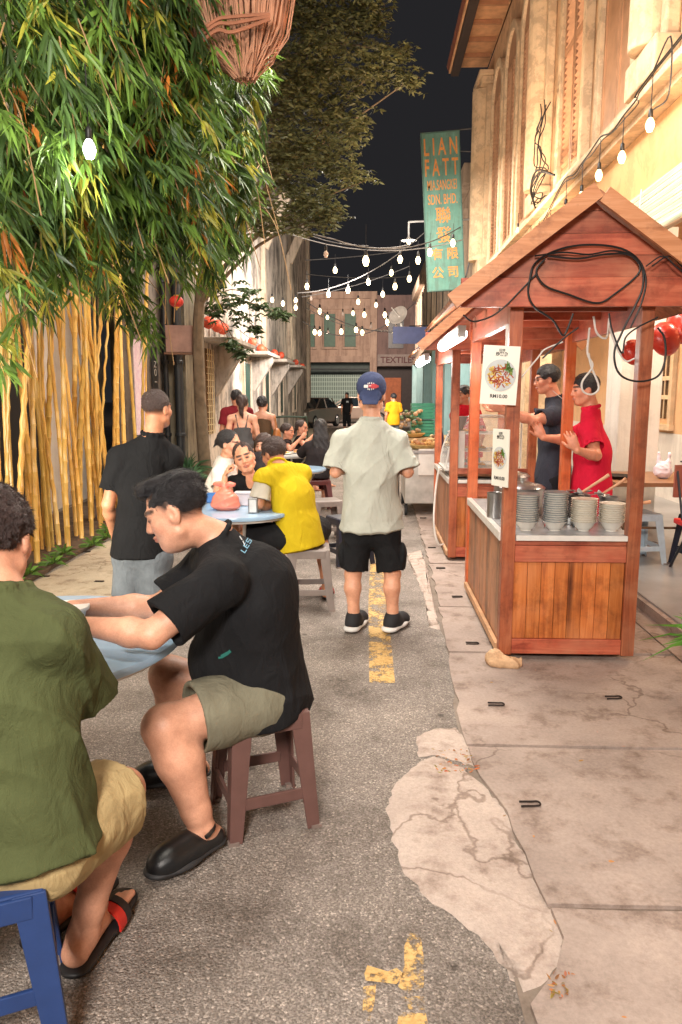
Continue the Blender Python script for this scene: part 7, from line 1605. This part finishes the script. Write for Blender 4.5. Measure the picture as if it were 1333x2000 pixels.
# ---- standing group by the left wall
J = stand(-2.02, 11.2, 0, 1.66, .25); t = person('man in a maroon t-shirt standing nearest the left wall', J); b, A = body(J, .010, S_TAN, 1.05, 1., fade=.9, t=t); tee(J, .010, fabric('maroon_cotton', (122, 34, 44)), t, 1.15, .7, .12, .025, 1.05, .007, 51); shorts(J, .010, BLK, t, 1.05, 1.75, .025, 1., .006, 9, 'trousers'); hair(J, A, 1., .007, 'short', HAIR, t, 9, .004); [shoe(J, .010, sd, t, 'sneaker', CLOGM, WSOLE) for sd in 'lr']
J = stand(-1.78, 10.3, 0, 1.58, .05); J['wl'] = J['q'](-.10, .24, .98); J['wr'] = J['q'](.12, .24, .98); t = person('woman in a low backed grey dress with a ponytail standing before the maroon man', J); b, A = body(J, .009, S_FAIR, .95, 1., True, limb=.86, t=t)
def dress(J, res, m, t, fat, top, length, straps=True, seed=5):
    S = SDF(); F_, R_, Z = J['fwd'], J['right'], np.array([0, 0, 1.]); tp = lerp(J['pel'], J['chest'], top); bt = J['pel']-Z*length
    S.cone(J['pel'], tp+Z*.05, .132*fat, .126*fat, .04, F_, .82, [(tp, nrm(Z*1-F_*(-.35)))]); S.cone(J['pel'], bt-Z*.03, .134*fat, .20*fat, .05, F_, .9, [(bt, -Z)])
    if straps:
        for q in (-1, 1): S.chain([(J['chest']-F_*.10+R_*q*.05, .008), (J['neck']-F_*.05+R_*q*.085-Z*.03, .009), (J['chest']+F_*.11+R_*q*.07, .008)], .004)
    V, Q = S.mesh(res, wrinkle(.008, 9, seed, .3)); return mk_mesh('dress', V, [Q], m, t, smooth=True)
dress(J, .009, fabric('grey_dress_cloth', (84, 84, 86)), t, 1.02, .92, .55); hair(J, A, 1., .006, 'ponytail', HAIRB, t, 9, .003)
J = stand(-1.66, 11.4, 0, 1.56, -.1); t = person('woman in a sleeveless brown dress with a tan shoulder bag beside the wall', J); b, A = body(J, .010, S_FAIR, .95, 1., True, limb=.86, t=t); dress(J, .010, fabric('brown_dress_cloth', (94, 74, 56)), t, 1.04, 1.25, .45, False, 8); hair(J, A, 1., .007, 'bun', HAIR, t, 9, .003)
o = thing('handbag', 'tan shoulder bag hanging at the side of the woman in brown', 'handbag', (-1.44, 11.3, .86)); s = SDF(); s.ell(np.array([-1.43, 11.28, 1.0]), np.eye(3), (.06, .10, .10), .02); s.ell(np.array([-1.43, 11.28, .94]), np.eye(3), (.07, .11, .06), .03); V, Q = s.mesh(.010); mk_mesh('body', V, [Q], simple('tan_leather', (170, 106, 52), .5), o, smooth=True); MB().tube(spline([(-1.43, 11.2, 1.06), (-1.46, 11.3, 1.28), (-1.43, 11.37, 1.06)], 6), .008, 6).build('strap', simple('tan_leather', (170, 106, 52), .5), o)
# ---- seated women at the far table
for (px, py, Y, yaw, lab, hs_, cl) in [(563, 843, 12.2, -1.0, 'woman in a black sleeveless top eating at the far table, nearer the wall', 'bun', (40, 34, 36)), (590, 836, 12.7, -.9, 'woman in black lifting food to her mouth beside her at the far table', 'tied', (34, 30, 34))]:
    c = at(px, py, Y); J = sit(c[0], Y, 0, 1.60, yaw, zs=.45, lean=.12); J['head'] = c; J['neck'] = c+[-.03, 0, -.15]; J['sl'] = J['neck']+[-.02, .15, -.05]; J['sr'] = J['neck']+[.02, -.15, -.05]; J['chest'] = J['neck']+[-.03, 0, -.2]; J['wr'] = c+[.22, -.1, -.10]; J['er'] = c+[.05, -.22, -.28]; J['wl'] = c+[.25, -.02, -.30]; J['el'] = c+[.05, .18, -.35]; J['hf'] = nrm([1, -.35, -.15])
    t = person(lab, J); b, A = body(J, .010, (222, 166, 138), .95, 1.05, True, limb=.86, t=t); tee(J, .010, fabric('dark_top_%d' % px, cl), t, 1.0, .12, .06, .02, .9, .004, 61, False); shorts(J, .010, BLK, t, 1., 1.5, .02, .9, .004, 9, 'trousers'); hair(J, A, 1.05, .007, hs_, HAIRB, t, 9, .003)
J = sit(-.74, 10.1, 0, 1.66, .15, zs=.47, lean=.04); J['head'] = at(626, 838, 10.15); J['neck'] = at(625, 862, 10.1); J['chest'] = at(624, 888, 10.08); J['sl'] = at(603, 872, 10.1); J['sr'] = at(647, 874, 10.1); t = person('woman with long straight dark hair sitting with her back to us', J); b, A = body(J, .009, S_FAIR, 1.0, 1.0, True, limb=.92, t=t); tee(J, .009, fabric('dark_knit', (46, 42, 44)), t, 1.08, .95, .06, .024, .98, .006, 63); shorts(J, .010, fabric('dark_maroon_cotton', (74, 34, 36)), t, 1.1, 1.6, .02, 1., .004, 9, 'trousers'); hair(J, A, 1.05, .006, 'long', HAIR, t, 9, .003)
# ---- far pedestrians
c = G(678, 836); J = stand(at(678, 800, 33)[0], 33, 0, 1.68, 2.9); t = person('distant man in a black t-shirt with a white badge in front of the cars', J); b, A = body(J, .014, S_TAN, 1.05, 1., t=t); o = tee(J, .014, BLK, t, 1.15, .7, .12, .025, 1.05, .006, 71); shorts(J, .014, BLK, t, 1., 1.7, .02, 1., .004, 9, 'trousers'); hair(J, A, 1., .012, 'short', HAIR, t, 9, .003)
MB().box(J['chest']+[.03, -.135, .06], (.10, .012, .10)).build('chest_badge', simple('white_print', (190, 194, 196), .7), t)
J = stand(at(769, 800, 21)[0], 21, 0, 1.62, .4); t = person('distant person in a yellow t-shirt beyond the capped man', J); b, A = body(J, .014, S_TAN, 1.05, 1., t=t); tee(J, .014, fabric('amber_cotton', (222, 160, 30)), t, 1.15, .7, .12, .025, 1.05, .006, 72); shorts(J, .014, JEAN, t, 1., 1.7, .02, 1., .004, 9, 'trousers'); hair(J, A, 1., .012, 'short', HAIR, t, 9, .003)
J = stand(at(845, 800, 14)[0], 14.2, 0, 1.6, 2.6)
# ---- vendors
J = stand(1.56, 6.55, .08, 1.78, 1.25, lean=.06); J['head'] = at(1068, 742, 6.5); J['neck'] = at(1083, 777, 6.5); J['hf'] = nrm([-1, .02, -.10]); J['sr'] = at(1085, 812, 6.72); J['sl'] = at(1082, 812, 6.36); J['chest'] = at(1085, 858, 6.52); J['pel'] = at(1080, 930, 6.52); J['er'] = at(1025, 818, 6.75); J['wr'] = at(975, 800, 6.85); J['el'] = at(1042, 822, 6.25); J['wl'] = at(985, 800, 6.2); J['fwd'] = nrm([-1, .2, 0]); J['right'] = nrm([.2, 1, 0])
for sd in 'lr': J['p'+sd] = J['pel']+np.array([0, .09 if sd == 'r' else -.09, -.03]); J['k'+sd] = J['p'+sd]+[-.02, 0, -.40]; J['a'+sd] = J['k'+sd]+[.03, 0, -.38]; J['a'+sd][2] = .19; J['t'+sd] = J['a'+sd]+[-.18, 0, 0]; J['t'+sd][2] = .106
t = person('stall vendor in glasses and a dark charcoal t-shirt reaching over the counters', J); b, A = body(J, .007, (222, 158, 128), 1.08, 1.0, fade=.8, limb=1.06, t=t); tee(J, .007, fabric('charcoal_blue_cotton', (52, 54, 64)), t, 1.16, .66, .10, .026, 1.08, .007, 81); shorts(J, .008, fabric('dark_trouser_cloth', (34, 34, 38)), t, 1.06, 1.75, .02, 1.05, .004, 9, 'trousers'); hair(J, A, 1.0, .005, 'short', HAIR, t, 9, .003); glasses(J, A, 1.0, t); [shoe(J, .009, sd, t, 'sneaker', CLOGM, SOLEB) for sd in 'lr']
J = stand(1.80, 6.0, .08, 1.72, 1.2, lean=.04); J['head'] = at(1142, 762, 5.9); J['neck'] = at(1155, 798, 5.9); J['hf'] = nrm([-1, -.05, -.08]); J['sr'] = at(1150, 836, 6.12); J['sl'] = at(1150, 838, 5.76); J['chest'] = at(1158, 885, 5.9); J['pel'] = at(1156, 960, 5.92); J['el'] = at(1165, 890, 5.60); J['wl'] = at(1128, 880, 5.5); J['er'] = at(1110, 860, 6.1); J['wr'] = at(1062, 855, 6.0); J['fwd'] = nrm([-1, .12, 0]); J['right'] = nrm([.12, 1, 0]); J['hrd'] = nrm([-.5, 0, .9]); J['hld'] = nrm([-.4, 0, .8])
for sd in 'lr': J['p'+sd] = J['pel']+np.array([0, .09 if sd == 'r' else -.09, -.03]); J['k'+sd] = J['p'+sd]+[-.02, 0, -.40]; J['a'+sd] = J['k'+sd]+[.03, 0, -.36]; J['a'+sd][2] = .19; J['t'+sd] = J['a'+sd]+[-.18, 0, 0]; J['t'+sd][2] = .106
t = person('stall vendor in a bright red polo shirt waving a hand behind the near stall', J); b, A = body(J, .007, (214, 148, 118), 1.08, 1.0, fade=.8, limb=1.02, t=t); tee(J, .007, fabric('bright_red_pique', (206, 28, 58)), t, 1.16, .72, .14, .028, 1.06, .007, 83, 'polo'); shorts(J, .008, fabric('bright_red_apron', (206, 34, 62)), t, 1.12, .98, .03, 1.1, .004, 9); hair(J, A, 1.0, .005, 'short', HAIR, t, 9, .003); [shoe(J, .009, sd, t, 'sneaker', CLOGM, SOLEB) for sd in 'lr']
J = stand(1.25, 9.6, .02, 1.66, 2.2); J['pel'][2] -= .0; J['head'] = at(905, 772, 9.6); J['neck'] = at(908, 795, 9.6); J['sl'] = at(930, 808, 9.7); J['sr'] = at(890, 812, 9.5); J['chest'] = at(910, 830, 9.6); t = person('vendor in red bending behind the second stall', J); b, A = body(J, .010, S_TAN, 1.05, 1., t=t); tee(J, .010, fabric('crimson_cotton', (206, 30, 48)), t, 1.2, .7, .12, .025, 1.05, .006, 85); shorts(J, .010, BLK, t, 1., 1.7, .02, 1., .004, 9, 'trousers'); hair(J, A, 1., .008, 'short', HAIR, t, 9, .003)
# tongs held by the vendor
q = at(1085, 780, 6.1); mb = MB(); mb.bar(at(1080, 763, 6.0), at(1112, 790, 6.0), .008, .004); tag(mb.build('white_stick', WHITEW), 'thin white stick held up between the two vendors', 'stick')
